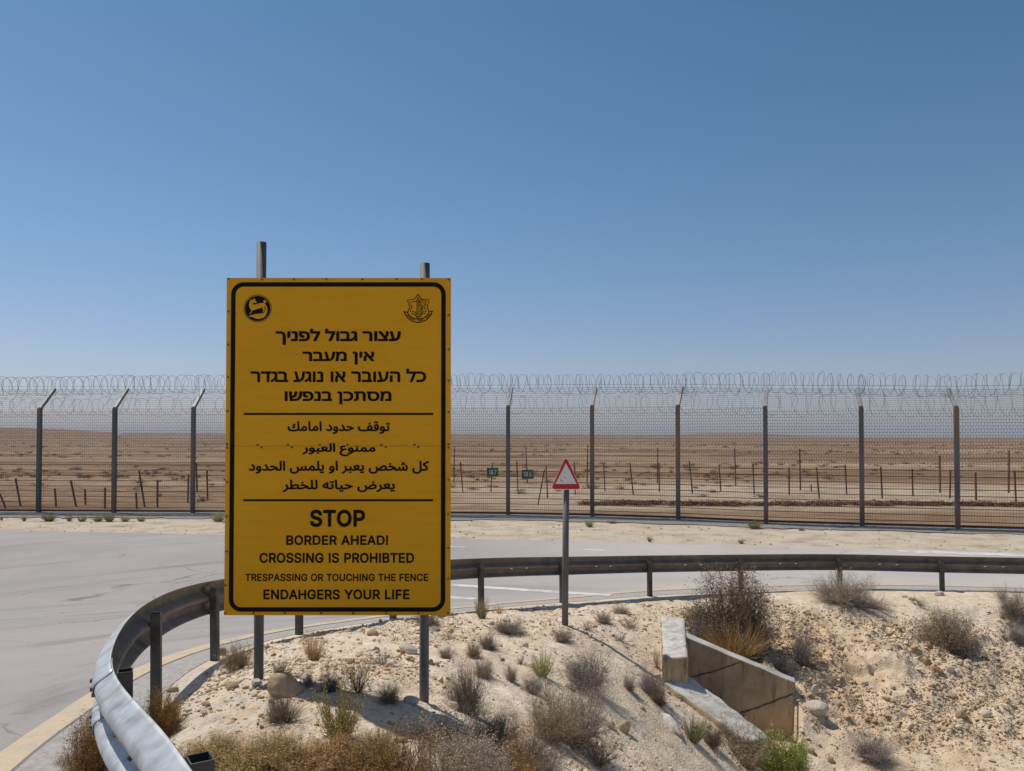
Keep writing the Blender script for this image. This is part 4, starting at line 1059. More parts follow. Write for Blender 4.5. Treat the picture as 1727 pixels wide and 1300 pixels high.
HEB = [
    '191,-120 191,145 188,176 182,201 171,220 157,234 139,244 120,250 98,253 75,255 8,255 8,296 81,296 113,294 143,289 169,279 192,264 211,243 226,217 235,184 238,145 238,-120|310,107 310,296 355,296 355,152 333,107|405,0 405,42 504,42 504,223 502,237 496,247 487,253 475,255 422,255 422,296 488,296 504,294 519,289 531,281 541,268 547,250 549,228 549,0|613,0 613,42 731,42 759,45 781,55 798,71 809,93 816,119 819,148 816,180 807,206 794,227 774,242 749,251 719,255 632,255 632,296 724,296 756,293 785,285 809,272 829,255 845,234 856,209 863,181 865,150 863,122 858,97 850,73 838,52 823,35 805,20 783,9 759,2 731,0|699,117 672,119 650,128 634,143 623,162 616,185 613,212 613,296 659,296 659,216 660,198 664,184 671,173 680,165 692,160 705,159 713,159 722,160 722,118 710,117|943,296 1128,296 1128,262 1034,0 987,0 1081,255 898,255 898,380 943,380|1337,296 1522,296 1522,262 1428,0 1381,0 1475,255 1292,255 1292,380 1337,380|1582,0 1582,296 1627,296 1627,0|1844,0 1844,193 1842,213 1837,230 1828,241 1816,249 1802,253 1785,255 1684,255 1684,296 1788,296 1819,294 1844,286 1864,274 1878,256 1886,232 1889,202 1889,0|1684,0 1684,42 1928,42 1928,0|1948,-5 1948,43 1966,51 1983,61 1998,72 2011,86 2025,105 2035,126 2041,148 2044,171 2044,223 2042,237 2036,247 2027,253 2015,255 1967,255 1967,296 2028,296 2044,294 2059,289 2071,281 2080,268 2086,250 2088,228 2088,90 2099,0 2062,0 2048,82 2046,82 2035,65 2023,50 2010,36 1997,25 1984,15 1971,7|2439,0 2439,193 2437,213 2432,230 2423,241 2411,249 2397,253 2380,255 2260,255 2260,296 2383,296 2414,294 2439,286 2459,274 2473,256 2481,232 2484,202 2484,0|2566,0 2566,296 2611,296 2611,0|2868,4 2669,296 2722,296 2833,126 2894,33|2666,0 2666,42 2884,42 2894,33 2894,0|2830,105 2815,138 2826,143 2836,151 2844,160 2851,171 2856,183 2860,198 2862,215 2863,233 2863,296 2908,296 2908,236 2906,202 2899,174 2887,150 2872,131 2853,116|2946,0 2946,42 3036,42 3064,43 3089,49 3110,59 3128,73 3142,91 3153,115 3161,143 3166,178 3177,296 3222,296 3211,178 3208,155 3204,131 3198,106 3188,83 3175,61 3158,41 3136,24 3109,11 3076,3 3036,0|3029,34 2968,296 3013,296 3072,34',
    '186,0 186,193 184,213 179,230 171,241 159,249 145,253 128,255 8,255 8,296 131,296 162,294 187,286 206,274 220,256 228,232 231,202 231,0|446,0 446,193 444,213 439,230 430,241 418,249 404,253 387,255 286,255 286,296 390,296 421,294 446,286 466,274 480,256 488,232 491,202 491,0|286,0 286,42 530,42 530,0|555,0 555,42 645,42 673,43 698,49 719,59 737,73 751,91 762,115 770,143 775,178 786,296 831,296 820,178 817,155 813,131 807,106 797,83 784,61 767,41 745,24 718,11 685,3 645,0|638,34 577,296 622,296 682,34|1021,302 1053,299 1080,289 1094,279 1106,267 1116,253 1125,229 1129,201 1129,0 999,0 999,42 1084,42 1084,194 1082,213 1077,230 1068,244 1055,254 1039,260 1018,263 994,260 974,251 959,236 947,216 939,192 934,164 916,0 871,0 894,205 874,296 919,296 927,254 929,254 943,272 952,280 962,287 974,293 988,298 1003,301|1370,-120 1370,223 1368,237 1362,247 1353,253 1341,255 1318,255 1318,296 1354,296 1370,294 1385,289 1397,281 1407,268 1413,250 1415,228 1415,-120|1492,107 1492,296 1537,296 1537,152 1515,107|1797,0 1669,191 1597,296 1650,296 1771,117 1850,0|1600,0 1600,79 1602,114 1610,143 1622,167 1638,187 1658,201 1682,212 1695,178 1680,170 1667,160 1657,145 1651,128 1646,107 1645,82 1645,0|1765,92 1750,125 1765,133 1777,144 1786,158 1793,175 1797,196 1798,220 1798,296 1843,296 1843,223 1841,189 1834,161 1822,137 1807,118 1788,103',
    '186,0 186,193 184,213 179,230 171,241 159,249 145,253 128,255 8,255 8,296 131,296 162,294 187,286 206,274 220,256 228,232 231,202 231,0|430,0 430,272 475,272 475,0|276,255 276,296 520,296 520,255|540,-5 540,43 559,51 576,61 590,72 604,86 618,105 628,126 634,148 636,171 636,223 634,237 629,247 620,253 607,255 559,255 559,296 620,296 637,294 651,289 664,281 673,268 679,250 681,228 681,90 691,0 654,0 640,82 638,82 627,65 615,50 602,36 589,25 576,15 563,7|881,0 881,193 879,213 874,230 865,241 853,249 839,253 822,255 721,255 721,296 825,296 856,294 881,286 901,274 915,256 923,232 926,202 926,0|721,0 721,42 965,42 965,0|1129,0 1129,42 1219,42 1247,43 1272,49 1293,59 1311,73 1325,91 1336,115 1344,143 1349,178 1360,296 1405,296 1394,178 1391,155 1387,131 1381,106 1371,83 1358,61 1341,41 1319,24 1292,11 1259,3 1219,0|1212,34 1151,296 1196,296 1256,34|1428,-5 1428,43 1446,51 1463,61 1478,72 1491,86 1505,105 1515,126 1521,148 1524,171 1524,223 1522,237 1516,247 1507,253 1495,255 1447,255 1447,296 1508,296 1524,294 1539,289 1551,281 1560,268 1566,250 1568,228 1568,90 1579,0 1542,0 1528,82 1526,82 1515,65 1503,50 1490,36 1477,25 1464,15 1451,7|1636,0 1636,296 1681,296 1681,0|1739,0 1739,42 1837,42 1837,223 1835,237 1830,247 1821,253 1808,255 1755,255 1755,296 1821,296 1838,294 1852,289 1865,281 1874,268 1880,250 1882,228 1882,0|2104,0 2104,296 2149,296 2149,0|2416,0 2288,191 2216,296 2269,296 2390,117 2469,0|2219,0 2219,79 2221,114 2229,143 2241,167 2257,187 2277,201 2301,212 2314,178 2299,170 2286,160 2276,145 2270,128 2265,107 2264,82 2264,0|2384,92 2369,125 2384,133 2396,144 2405,158 2412,175 2416,196 2417,220 2417,296 2462,296 2462,223 2460,189 2453,161 2441,137 2426,118 2407,103|2819,0 2819,193 2817,213 2812,230 2804,241 2792,249 2778,253 2761,255 2641,255 2641,296 2764,296 2795,294 2820,286 2839,274 2853,256 2861,232 2864,202 2864,0|3079,0 3079,193 3077,213 3072,230 3063,241 3051,249 3037,253 3020,255 2919,255 2919,296 3023,296 3054,294 3079,286 3099,274 3113,256 3121,232 3124,202 3124,0|2919,0 2919,42 3163,42 3163,0|3218,0 3218,296 3263,296 3263,0|3318,0 3318,42 3408,42 3436,43 3461,49 3482,59 3500,73 3514,91 3525,115 3533,143 3538,178 3549,296 3594,296 3583,178 3580,155 3576,131 3570,106 3560,83 3547,61 3530,41 3508,24 3481,11 3448,3 3408,0|3401,34 3340,296 3385,296 3445,34|3850,0 3850,193 3848,213 3843,230 3835,241 3823,249 3809,253 3792,255 3652,255 3652,296 3795,296 3826,294 3851,286 3870,274 3884,256 3892,232 3895,202 3895,0|3652,0 3652,177 3697,177 3697,0|4127,296 4312,296 4312,262 4218,0 4171,0 4265,255 4082,255 4082,380 4127,380|4344,0 4344,42 4440,42 4468,45 4490,55 4507,71 4518,93 4525,119 4528,148 4525,180 4516,206 4503,227 4483,242 4458,251 4428,255 4344,255 4344,296 4433,296 4465,293 4494,285 4518,272 4538,255 4554,234 4565,209 4572,181 4574,150 4572,122 4567,97 4559,73 4547,52 4532,34 4514,20 4492,9 4468,2 4440,0',
    '43,0 43,296 88,296 88,0|176,0 150,296 195,296 218,42 281,42 305,43 328,49 349,59 367,73 383,92 396,116 405,144 411,178 422,296 467,296 456,178 453,157 448,135 441,111 431,88 418,65 400,44 378,26 352,12 319,3 281,0|205,101 201,142 243,155 256,160 266,167 274,176 280,188 284,202 287,220 294,296 339,296 333,229 327,190 323,173 316,159 306,145 292,134 273,123 250,115|507,0 507,42 624,42 652,45 674,55 691,71 702,93 709,119 712,148 709,180 700,206 687,227 667,242 642,251 612,255 525,255 525,296 617,296 649,293 678,285 702,272 722,255 738,234 749,209 756,181 758,150 756,122 751,97 743,73 731,52 716,35 698,20 676,9 652,2 624,0|592,117 565,119 544,128 527,143 516,162 509,185 507,212 507,296 552,296 552,216 553,198 557,184 564,173 573,165 585,160 598,159 606,159 615,160 615,118 603,117|798,0 798,42 897,42 897,223 895,237 889,247 880,253 868,255 815,255 815,296 881,296 897,294 912,289 924,281 934,268 940,250 942,228 942,0|1156,0 1156,193 1154,213 1149,230 1141,241 1129,249 1115,253 1098,255 997,255 997,296 1100,296 1132,294 1157,286 1176,274 1190,256 1198,232 1201,202 1201,0|997,0 997,42 1240,42 1240,0|1454,-120 1454,223 1452,237 1446,247 1437,253 1425,255 1402,255 1402,296 1438,296 1454,294 1469,289 1481,281 1491,268 1497,250 1499,228 1499,-120|1554,0 1554,42 1650,42 1677,45 1699,55 1716,71 1728,93 1735,119 1737,148 1734,180 1726,206 1712,227 1693,242 1668,251 1637,255 1554,255 1554,296 1642,296 1675,293 1703,285 1727,272 1748,255 1763,234 1775,209 1781,181 1784,150 1782,122 1777,97 1768,73 1756,52 1741,35 1723,20 1702,9 1677,2 1650,0|2057,0 2057,193 2055,213 2050,230 2042,241 2030,249 2016,253 1999,255 1828,255 1828,296 2002,296 2033,294 2058,286 2077,274 2091,256 2099,232 2102,202 2102,0|1826,0 1826,42 1849,42 1861,44 1870,53 1875,67 1877,88 1877,274 1922,274 1922,90 1920,62 1914,40 1904,23 1890,10 1871,3 1847,0|2320,-7 2291,-4 2265,3 2241,15 2221,33 2204,54 2192,81 2184,113 2182,150 2183,177 2186,205 2197,255 2160,255 2160,296 2318,296 2347,294 2372,288 2395,277 2414,263 2430,246 2442,225 2451,201 2456,175 2458,146 2455,112 2448,82 2436,56 2420,34 2400,16 2377,4 2350,-4|2318,33 2340,35 2360,41 2376,50 2389,64 2399,80 2406,100 2410,122 2411,147 2410,173 2405,194 2399,212 2389,226 2377,237 2363,245 2338,252 2310,255 2242,255 2233,216 2229,188 2228,154 2230,118 2237,88 2249,64 2266,46 2289,36|2658,302 2689,299 2716,289 2731,279 2743,267 2753,253 2762,229 2765,201 2765,0 2635,0 2635,42 2720,42 2720,194 2718,213 2713,230 2704,244 2692,254 2675,260 2655,263 2631,260 2611,251 2595,236 2583,216 2575,192 2570,164 2553,0 2508,0 2530,205 2510,296 2555,296 2564,254 2565,254 2580,272 2589,280 2599,287 2610,293 2624,298 2640,301',
]
ARA = [
    '195,-11 208,31 253,31 289,34 317,39 339,46 354,56 364,68 369,82 370,100 360,357 401,357 411,105 413,82 419,65 427,52 439,44 452,40 466,39 475,37 481,33 485,26 486,19 484,11 479,4 471,-1 461,-3 440,-1 423,5 410,13 401,23 394,34 391,46 401,46 389,31 374,19 355,10 332,2 305,-4 273,-8 237,-10|182,102 173,134 207,143 218,147 225,151 230,155 231,159 230,164 225,169 212,179 205,184 199,191 195,199 194,208 195,217 199,227 206,237 218,247 234,258 256,270 271,242 251,231 237,223 229,215 227,209 228,204 232,200 245,189 252,182 258,175 263,166 264,157 263,150 261,143 257,136 249,129 239,123 225,116 206,109|195,-11 153,-9 117,-5 86,3 61,13 41,27 27,44 18,66 15,91 17,117 22,144 29,170 67,160 62,142 58,122 56,103 57,86 62,72 69,61 80,51 96,44 116,38 155,32 208,31 218,6|461,-3 466,39 479,40 490,45 499,53 508,65 517,81 528,102 542,130 556,151 571,164 585,173 599,178 613,179 629,177 645,170 658,160 670,147 680,132 687,115 692,98 694,81 691,54 683,33 671,18 656,8 640,2 623,0 605,1 583,6 555,17 522,37 541,68 564,55 585,47 603,42 618,41 631,42 641,45 648,50 654,58 657,66 658,76 656,90 651,105 643,118 633,128 622,136 610,138 601,137 593,133 584,126 575,115 565,98 555,76 543,51 532,33 521,19 510,10 499,3 487,0 475,-2|869,-3 834,0 808,7 795,14 785,23 779,35 772,56 770,84 760,357 801,357 811,100 812,78 815,62 821,51 832,44 849,40 874,39 883,37 889,33 893,26 894,19 892,11 887,4 879,-1|869,-3 874,39 887,40 898,45 907,53 916,65 925,81 936,102 950,130 964,151 979,164 993,173 1007,178 1021,179 1037,177 1053,170 1066,160 1078,147 1088,132 1095,115 1100,98 1102,81 1099,54 1091,33 1079,18 1064,8 1048,2 1031,0 1013,1 991,6 963,17 930,37 949,68 972,55 993,47 1011,42 1026,41 1039,42 1049,45 1056,50 1062,58 1064,66 1066,76 1064,90 1059,105 1051,118 1041,128 1030,136 1018,138 1009,137 1000,133 992,126 983,115 973,98 963,76 951,51 940,33 929,19 918,10 907,3 895,0 883,-2|1178,0 1168,357 1208,357 1218,0|1407,23 1427,57 1439,51 1455,45 1475,40 1497,39 1519,40 1537,44 1550,50 1558,58 1563,69 1565,81 1564,92 1561,106 1554,123 1543,146 1525,175 1500,212 1534,235 1558,200 1576,169 1590,141 1599,117 1604,96 1605,79 1603,59 1595,40 1582,23 1562,9 1544,2 1523,-2 1497,-3 1479,-2 1462,0 1446,4 1432,9 1418,15|1657,-115 1648,-74 1677,-69 1703,-63 1727,-54 1747,-42 1763,-26 1775,-7 1783,18 1785,49 1784,64 1782,78 1778,92 1773,104 1766,113 1759,121 1750,126 1740,128 1729,125 1719,119 1711,109 1705,97 1701,83 1700,70 1701,60 1704,51 1709,44 1718,40 1730,36 1744,36 1759,36 1773,39 1787,42 1799,47 1801,12 1787,4 1772,-1 1756,-3 1740,-4 1722,-3 1706,0 1692,5 1681,12 1672,21 1665,32 1661,45 1660,60 1661,79 1666,98 1673,116 1683,133 1695,147 1710,159 1726,166 1744,169 1763,166 1779,158 1793,146 1804,131 1813,112 1819,91 1823,69 1824,46 1822,16 1816,-11 1805,-35 1791,-56 1772,-74 1749,-89 1722,-100 1692,-109|1959,39 1981,40 1999,44 2012,50 2020,58 2025,69 2027,81 2026,92 2022,105 2007,136 1987,173 1962,212 1996,235 2014,206 2030,179 2043,153 2055,130 2063,108 2071,87 2078,68 2086,55 2095,46 2105,41 2114,39 2122,39 2131,37 2138,33 2141,26 2142,19 2141,11 2135,4 2128,-1 2118,-3 2101,-1 2085,4 2071,12 2058,24 2048,41 2042,62 2062,79 2060,59 2053,40 2042,23 2023,9 2006,2 1985,-2 1959,-3 1941,-2 1924,0 1908,4 1894,9 1880,15 1869,23 1889,57 1901,51 1917,45 1937,40|2118,-3 2122,39 2148,40 2173,43 2198,47 2222,54 2246,62 2268,72 2290,84 2311,97 2297,108 2281,117 2263,125 2243,130 2222,134 2201,135 2186,135 2171,133 2156,130 2148,168 2174,174 2201,176 2225,174 2248,170 2268,163 2286,155 2318,137 2348,121 2363,117 2378,115 2389,115 2392,79 2371,78 2352,73 2335,66 2317,58 2281,38 2261,28 2239,19 2214,10 2186,4 2154,-1|2746,-11 2759,31 2828,32 2885,36 2928,41 2956,47 2973,53 2988,61 3002,71 3012,82 3019,96 3022,112 3021,121 3018,130 3014,139 3009,148 3003,155 2996,161 2988,165 2979,167 2967,164 2957,158 2948,148 2940,137 2936,123 2934,110 2936,95 2942,82 2951,71 2963,62 2975,55 2987,49 2939,33 2920,49 2910,61 2901,75 2895,92 2893,111 2895,130 2900,149 2908,165 2920,179 2933,191 2948,200 2964,206 2981,208 3004,204 3024,194 3040,178 3052,159 3060,137 3062,115 3061,95 3055,77 3045,61 3033,47 3018,34 3001,24 2982,15 2962,9 2929,2 2879,-4 2816,-9|3100,-3 3075,-2 3050,0 3025,4 3002,8 2979,14 2959,21 2993,45 3029,42 3070,39 3105,39 3114,37 3120,33 3124,26 3125,19 3123,11 3118,4 3110,-1|2746,-11 2704,-9 2668,-5 2637,3 2612,13 2592,27 2578,44 2569,66 2566,91 2568,117 2573,144 2580,170 2618,160 2613,142 2609,122 2607,103 2608,86 2613,72 2620,61 2631,51 2647,44 2667,38 2706,32 2759,31 2769,6|2976,259 2966,261 2958,266 2953,274 2951,284 2953,293 2958,301 2966,307 2976,309 2985,307 2993,301 2999,293 3001,284 2999,274 2993,266 2985,261|3100,-3 3105,39 3133,39 3164,40 3193,42 3205,44 3216,47 3232,54 3244,63 3252,74 3258,89 3261,107 3262,131 3261,151 3257,170 3250,186 3241,199 3230,207 3217,210 3206,207 3196,201 3188,191 3182,179 3178,165 3177,152 3178,142 3181,134 3186,127 3195,122 3207,119 3221,118 3236,118 3250,121 3264,124 3276,128 3278,94 3269,89 3260,85 3239,80 3217,78 3193,80 3173,86 3158,96 3146,109 3139,124 3137,142 3139,161 3143,180 3150,198 3160,215 3172,229 3187,241 3203,248 3221,251 3238,249 3253,243 3266,233 3281,213 3292,187 3299,158 3301,128 3298,93 3288,63 3278,46 3264,32 3246,19 3233,13 3218,8 3201,4 3183,2 3143,-2|3247,302 3237,304 3229,309 3223,317 3222,327 3223,336 3229,344 3237,350 3247,352 3256,350 3264,344 3269,336 3271,327 3269,317 3264,309 3256,304|3178,302 3168,304 3160,309 3155,317 3153,327 3155,336 3160,344 3168,350 3178,352 3187,350 3195,344 3201,336 3203,327 3201,317 3195,309 3187,304|3353,-115 3344,-74 3372,-69 3399,-63 3422,-54 3442,-42 3458,-26 3471,-7 3478,18 3481,49 3477,80 3468,105 3459,118 3448,125 3436,128 3425,126 3416,120 3408,110 3401,98 3397,84 3396,69 3397,60 3400,54 3404,49 3411,45 3420,42 3431,40 3459,39 3565,39 3574,37 3580,33 3583,26 3585,19 3583,11 3578,4 3570,-1 3560,-3 3440,-3 3418,-1 3398,4 3381,12 3367,24 3358,40 3356,61 3357,81 3362,101 3370,119 3380,135 3392,149 3406,160 3422,166 3440,169 3461,165 3481,155 3497,138 3509,114 3517,83 3520,46 3517,16 3511,-11 3501,-35 3486,-56 3468,-74 3445,-89 3418,-100 3387,-109|3560,-3 3565,39 3591,39 3611,41 3625,45 3634,52 3639,64 3641,82 3640,95 3637,111 3627,148 3613,187 3653,202 3665,165 3675,125 3678,106 3679,90 3677,66 3672,47 3664,31 3651,19 3634,9 3614,3 3589,-1|3669,254 3659,255 3651,261 3645,269 3644,278 3645,287 3651,296 3659,301 3669,303 3678,301 3686,296 3691,287 3693,278 3691,269 3686,261 3678,255|3600,254 3590,255 3582,261 3577,269 3575,278 3577,287 3582,296 3590,301 3600,303 3609,301 3617,296 3623,287 3625,278 3623,269 3617,261 3609,255',
    '2,-115 -13,-77 19,-66 45,-53 65,-39 88,-16 103,8 110,31 113,54 112,67 110,81 106,94 100,110 79,151 115,170 131,138 142,108 148,81 151,57 148,27 140,0 128,-24 113,-45 96,-64 77,-79 57,-92 37,-102 19,-110|213,-115 204,-74 232,-69 259,-63 282,-54 302,-42 318,-26 331,-7 338,18 340,49 337,80 328,105 319,118 308,125 296,128 285,126 276,120 268,110 261,98 257,84 256,69 257,60 260,54 264,49 271,45 280,42 291,40 319,39 425,39 434,37 440,33 443,26 445,19 443,11 438,4 429,-1 420,-3 300,-3 278,-1 258,4 241,12 227,24 218,40 216,61 217,81 222,101 230,119 240,135 252,149 266,160 282,166 300,169 321,165 340,155 357,138 369,114 377,83 380,46 377,16 371,-11 361,-35 346,-56 328,-74 305,-89 278,-100 247,-109|420,-3 425,39 443,39 458,42 468,48 476,57 482,70 487,88 498,142 537,134 532,114 528,92 526,73 527,64 531,56 538,48 550,43 569,40 596,39 605,37 611,33 615,26 616,19 614,11 609,4 601,-1 591,-3 562,-1 540,3 524,11 513,21 506,34 502,50 516,49 508,34 499,23 490,14 479,7 467,2 454,-1 438,-2|505,-96 495,-94 487,-88 481,-80 480,-71 481,-62 487,-54 495,-48 505,-46 514,-48 522,-54 527,-62 529,-71 527,-80 522,-88 514,-94|591,-3 596,39 625,40 653,44 678,51 701,60 722,70 740,82 754,95 764,109 771,122 773,136 772,143 769,149 762,155 753,161 741,164 725,165 713,164 700,162 687,158 674,154 663,148 654,142 679,121 704,98 731,70 743,62 756,56 771,50 787,46 822,40 857,39 866,37 872,33 875,26 877,19 875,11 870,4 862,-1 852,-3 824,-1 795,3 767,9 742,19 718,31 699,46 680,68 657,90 631,112 625,121 620,134 618,145 620,153 627,163 639,173 653,183 670,192 690,199 710,204 732,206 758,203 778,197 794,187 804,175 810,162 812,147 810,125 802,103 788,82 770,62 748,45 722,29 693,16 661,6 627,0|852,-3 856,39 880,40 896,44 905,52 909,64 910,80 910,103 901,357 941,357 951,107 951,82 949,60 945,41 936,26 924,13 906,5 882,-1|1028,0 1018,357 1058,357 1068,0|1411,-197 1383,-195 1355,-191 1327,-182 1301,-169 1278,-151 1260,-128 1252,-110 1246,-88 1245,-64 1246,-40 1251,-18 1259,4 1277,34 1300,61 1329,85 1363,104 1402,119 1444,129 1455,90 1419,82 1387,71 1358,56 1333,39 1313,19 1298,-4 1289,-30 1286,-58 1288,-79 1294,-98 1303,-114 1315,-126 1329,-136 1345,-144 1361,-150 1378,-153 1395,-155 1411,-156 1438,-155 1465,-151 1491,-145 1515,-137 1528,-172 1514,-178 1496,-184 1476,-189 1454,-193 1432,-196|1329,68 1310,75 1293,86 1278,100 1267,117 1260,136 1258,155 1260,175 1265,192 1273,208 1290,226 1311,239 1335,247 1360,250 1385,248 1410,242 1401,203 1380,207 1360,209 1343,207 1328,202 1316,194 1306,184 1300,172 1298,158 1300,145 1306,134 1315,124 1326,115 1338,109 1350,104 1362,101 1372,101|1522,-115 1513,-74 1542,-69 1568,-63 1592,-54 1612,-42 1628,-26 1640,-7 1648,18 1650,49 1647,80 1638,105 1628,118 1617,125 1605,128 1595,126 1586,120 1577,110 1571,98 1566,84 1565,69 1566,60 1569,54 1574,49 1581,45 1590,42 1600,40 1628,39 1734,39 1743,37 1749,33 1753,26 1754,19 1752,11 1747,4 1739,-1 1729,-3 1610,-3 1588,-1 1568,4 1550,12 1537,24 1528,40 1525,61 1527,81 1531,101 1539,119 1549,135 1562,149 1576,160 1592,166 1609,169 1631,165 1650,155 1666,138 1679,114 1686,83 1689,46 1687,16 1681,-11 1670,-35 1656,-56 1637,-74 1614,-89 1587,-100 1557,-109|1729,-3 1734,39 1753,39 1767,42 1778,48 1785,57 1791,70 1796,88 1807,142 1846,134 1842,114 1837,92 1836,73 1837,64 1840,56 1847,48 1860,43 1879,40 1906,39 1915,37 1921,33 1924,26 1926,19 1924,11 1919,4 1911,-1 1901,-3 1872,-1 1850,3 1834,11 1823,21 1815,34 1811,50 1826,49 1818,34 1809,23 1799,14 1789,7 1777,2 1763,-1 1747,-2|1807,193 1797,195 1789,200 1784,208 1782,218 1784,227 1789,235 1797,241 1807,243 1816,241 1824,235 1830,227 1832,218 1830,208 1824,200 1816,195|1901,-3 1906,39 1918,40 1928,45 1936,53 1944,65 1964,102 1976,124 1988,141 2000,155 2012,165 2023,173 2034,178 2044,180 2054,181 2069,179 2083,174 2096,164 2108,149 2119,129 2131,102 2142,78 2152,61 2161,49 2171,43 2182,40 2194,39 2204,37 2210,33 2213,26 2214,19 2213,11 2207,4 2200,-1 2190,-3 2171,-1 2154,4 2139,12 2127,25 2134,35 2127,21 2119,10 2109,1 2098,-5 2086,-8 2074,-10 2057,-8 2040,-3 2023,6 2007,18 1992,32 1979,48 1966,28 1954,14 1942,5 1930,1 1916,-2|1998,86 2006,73 2016,62 2026,52 2036,44 2045,38 2055,34 2065,32 2073,31 2084,32 2092,37 2099,44 2102,53 2102,65 2098,79 2089,101 2079,121 2073,129 2066,136 2059,140 2051,141 2043,140 2035,136 2026,129 2017,119 2008,105|2190,-3 2195,39 2207,40 2218,45 2227,53 2237,65 2246,81 2256,102 2270,130 2285,151 2299,164 2313,173 2327,178 2342,179 2358,177 2373,170 2387,160 2399,147 2408,132 2416,115 2420,98 2422,81 2419,54 2412,33 2400,18 2385,8 2368,2 2351,0 2333,2 2311,6 2284,17 2250,37 2270,68 2293,55 2314,47 2332,42 2347,41 2360,42 2370,45 2377,50 2382,58 2385,66 2386,76 2384,90 2379,105 2371,118 2361,128 2350,136 2339,138 2330,137 2321,133 2312,126 2304,115 2294,98 2283,76 2271,51 2260,33 2249,19 2239,10 2227,3 2216,0 2203,-2',
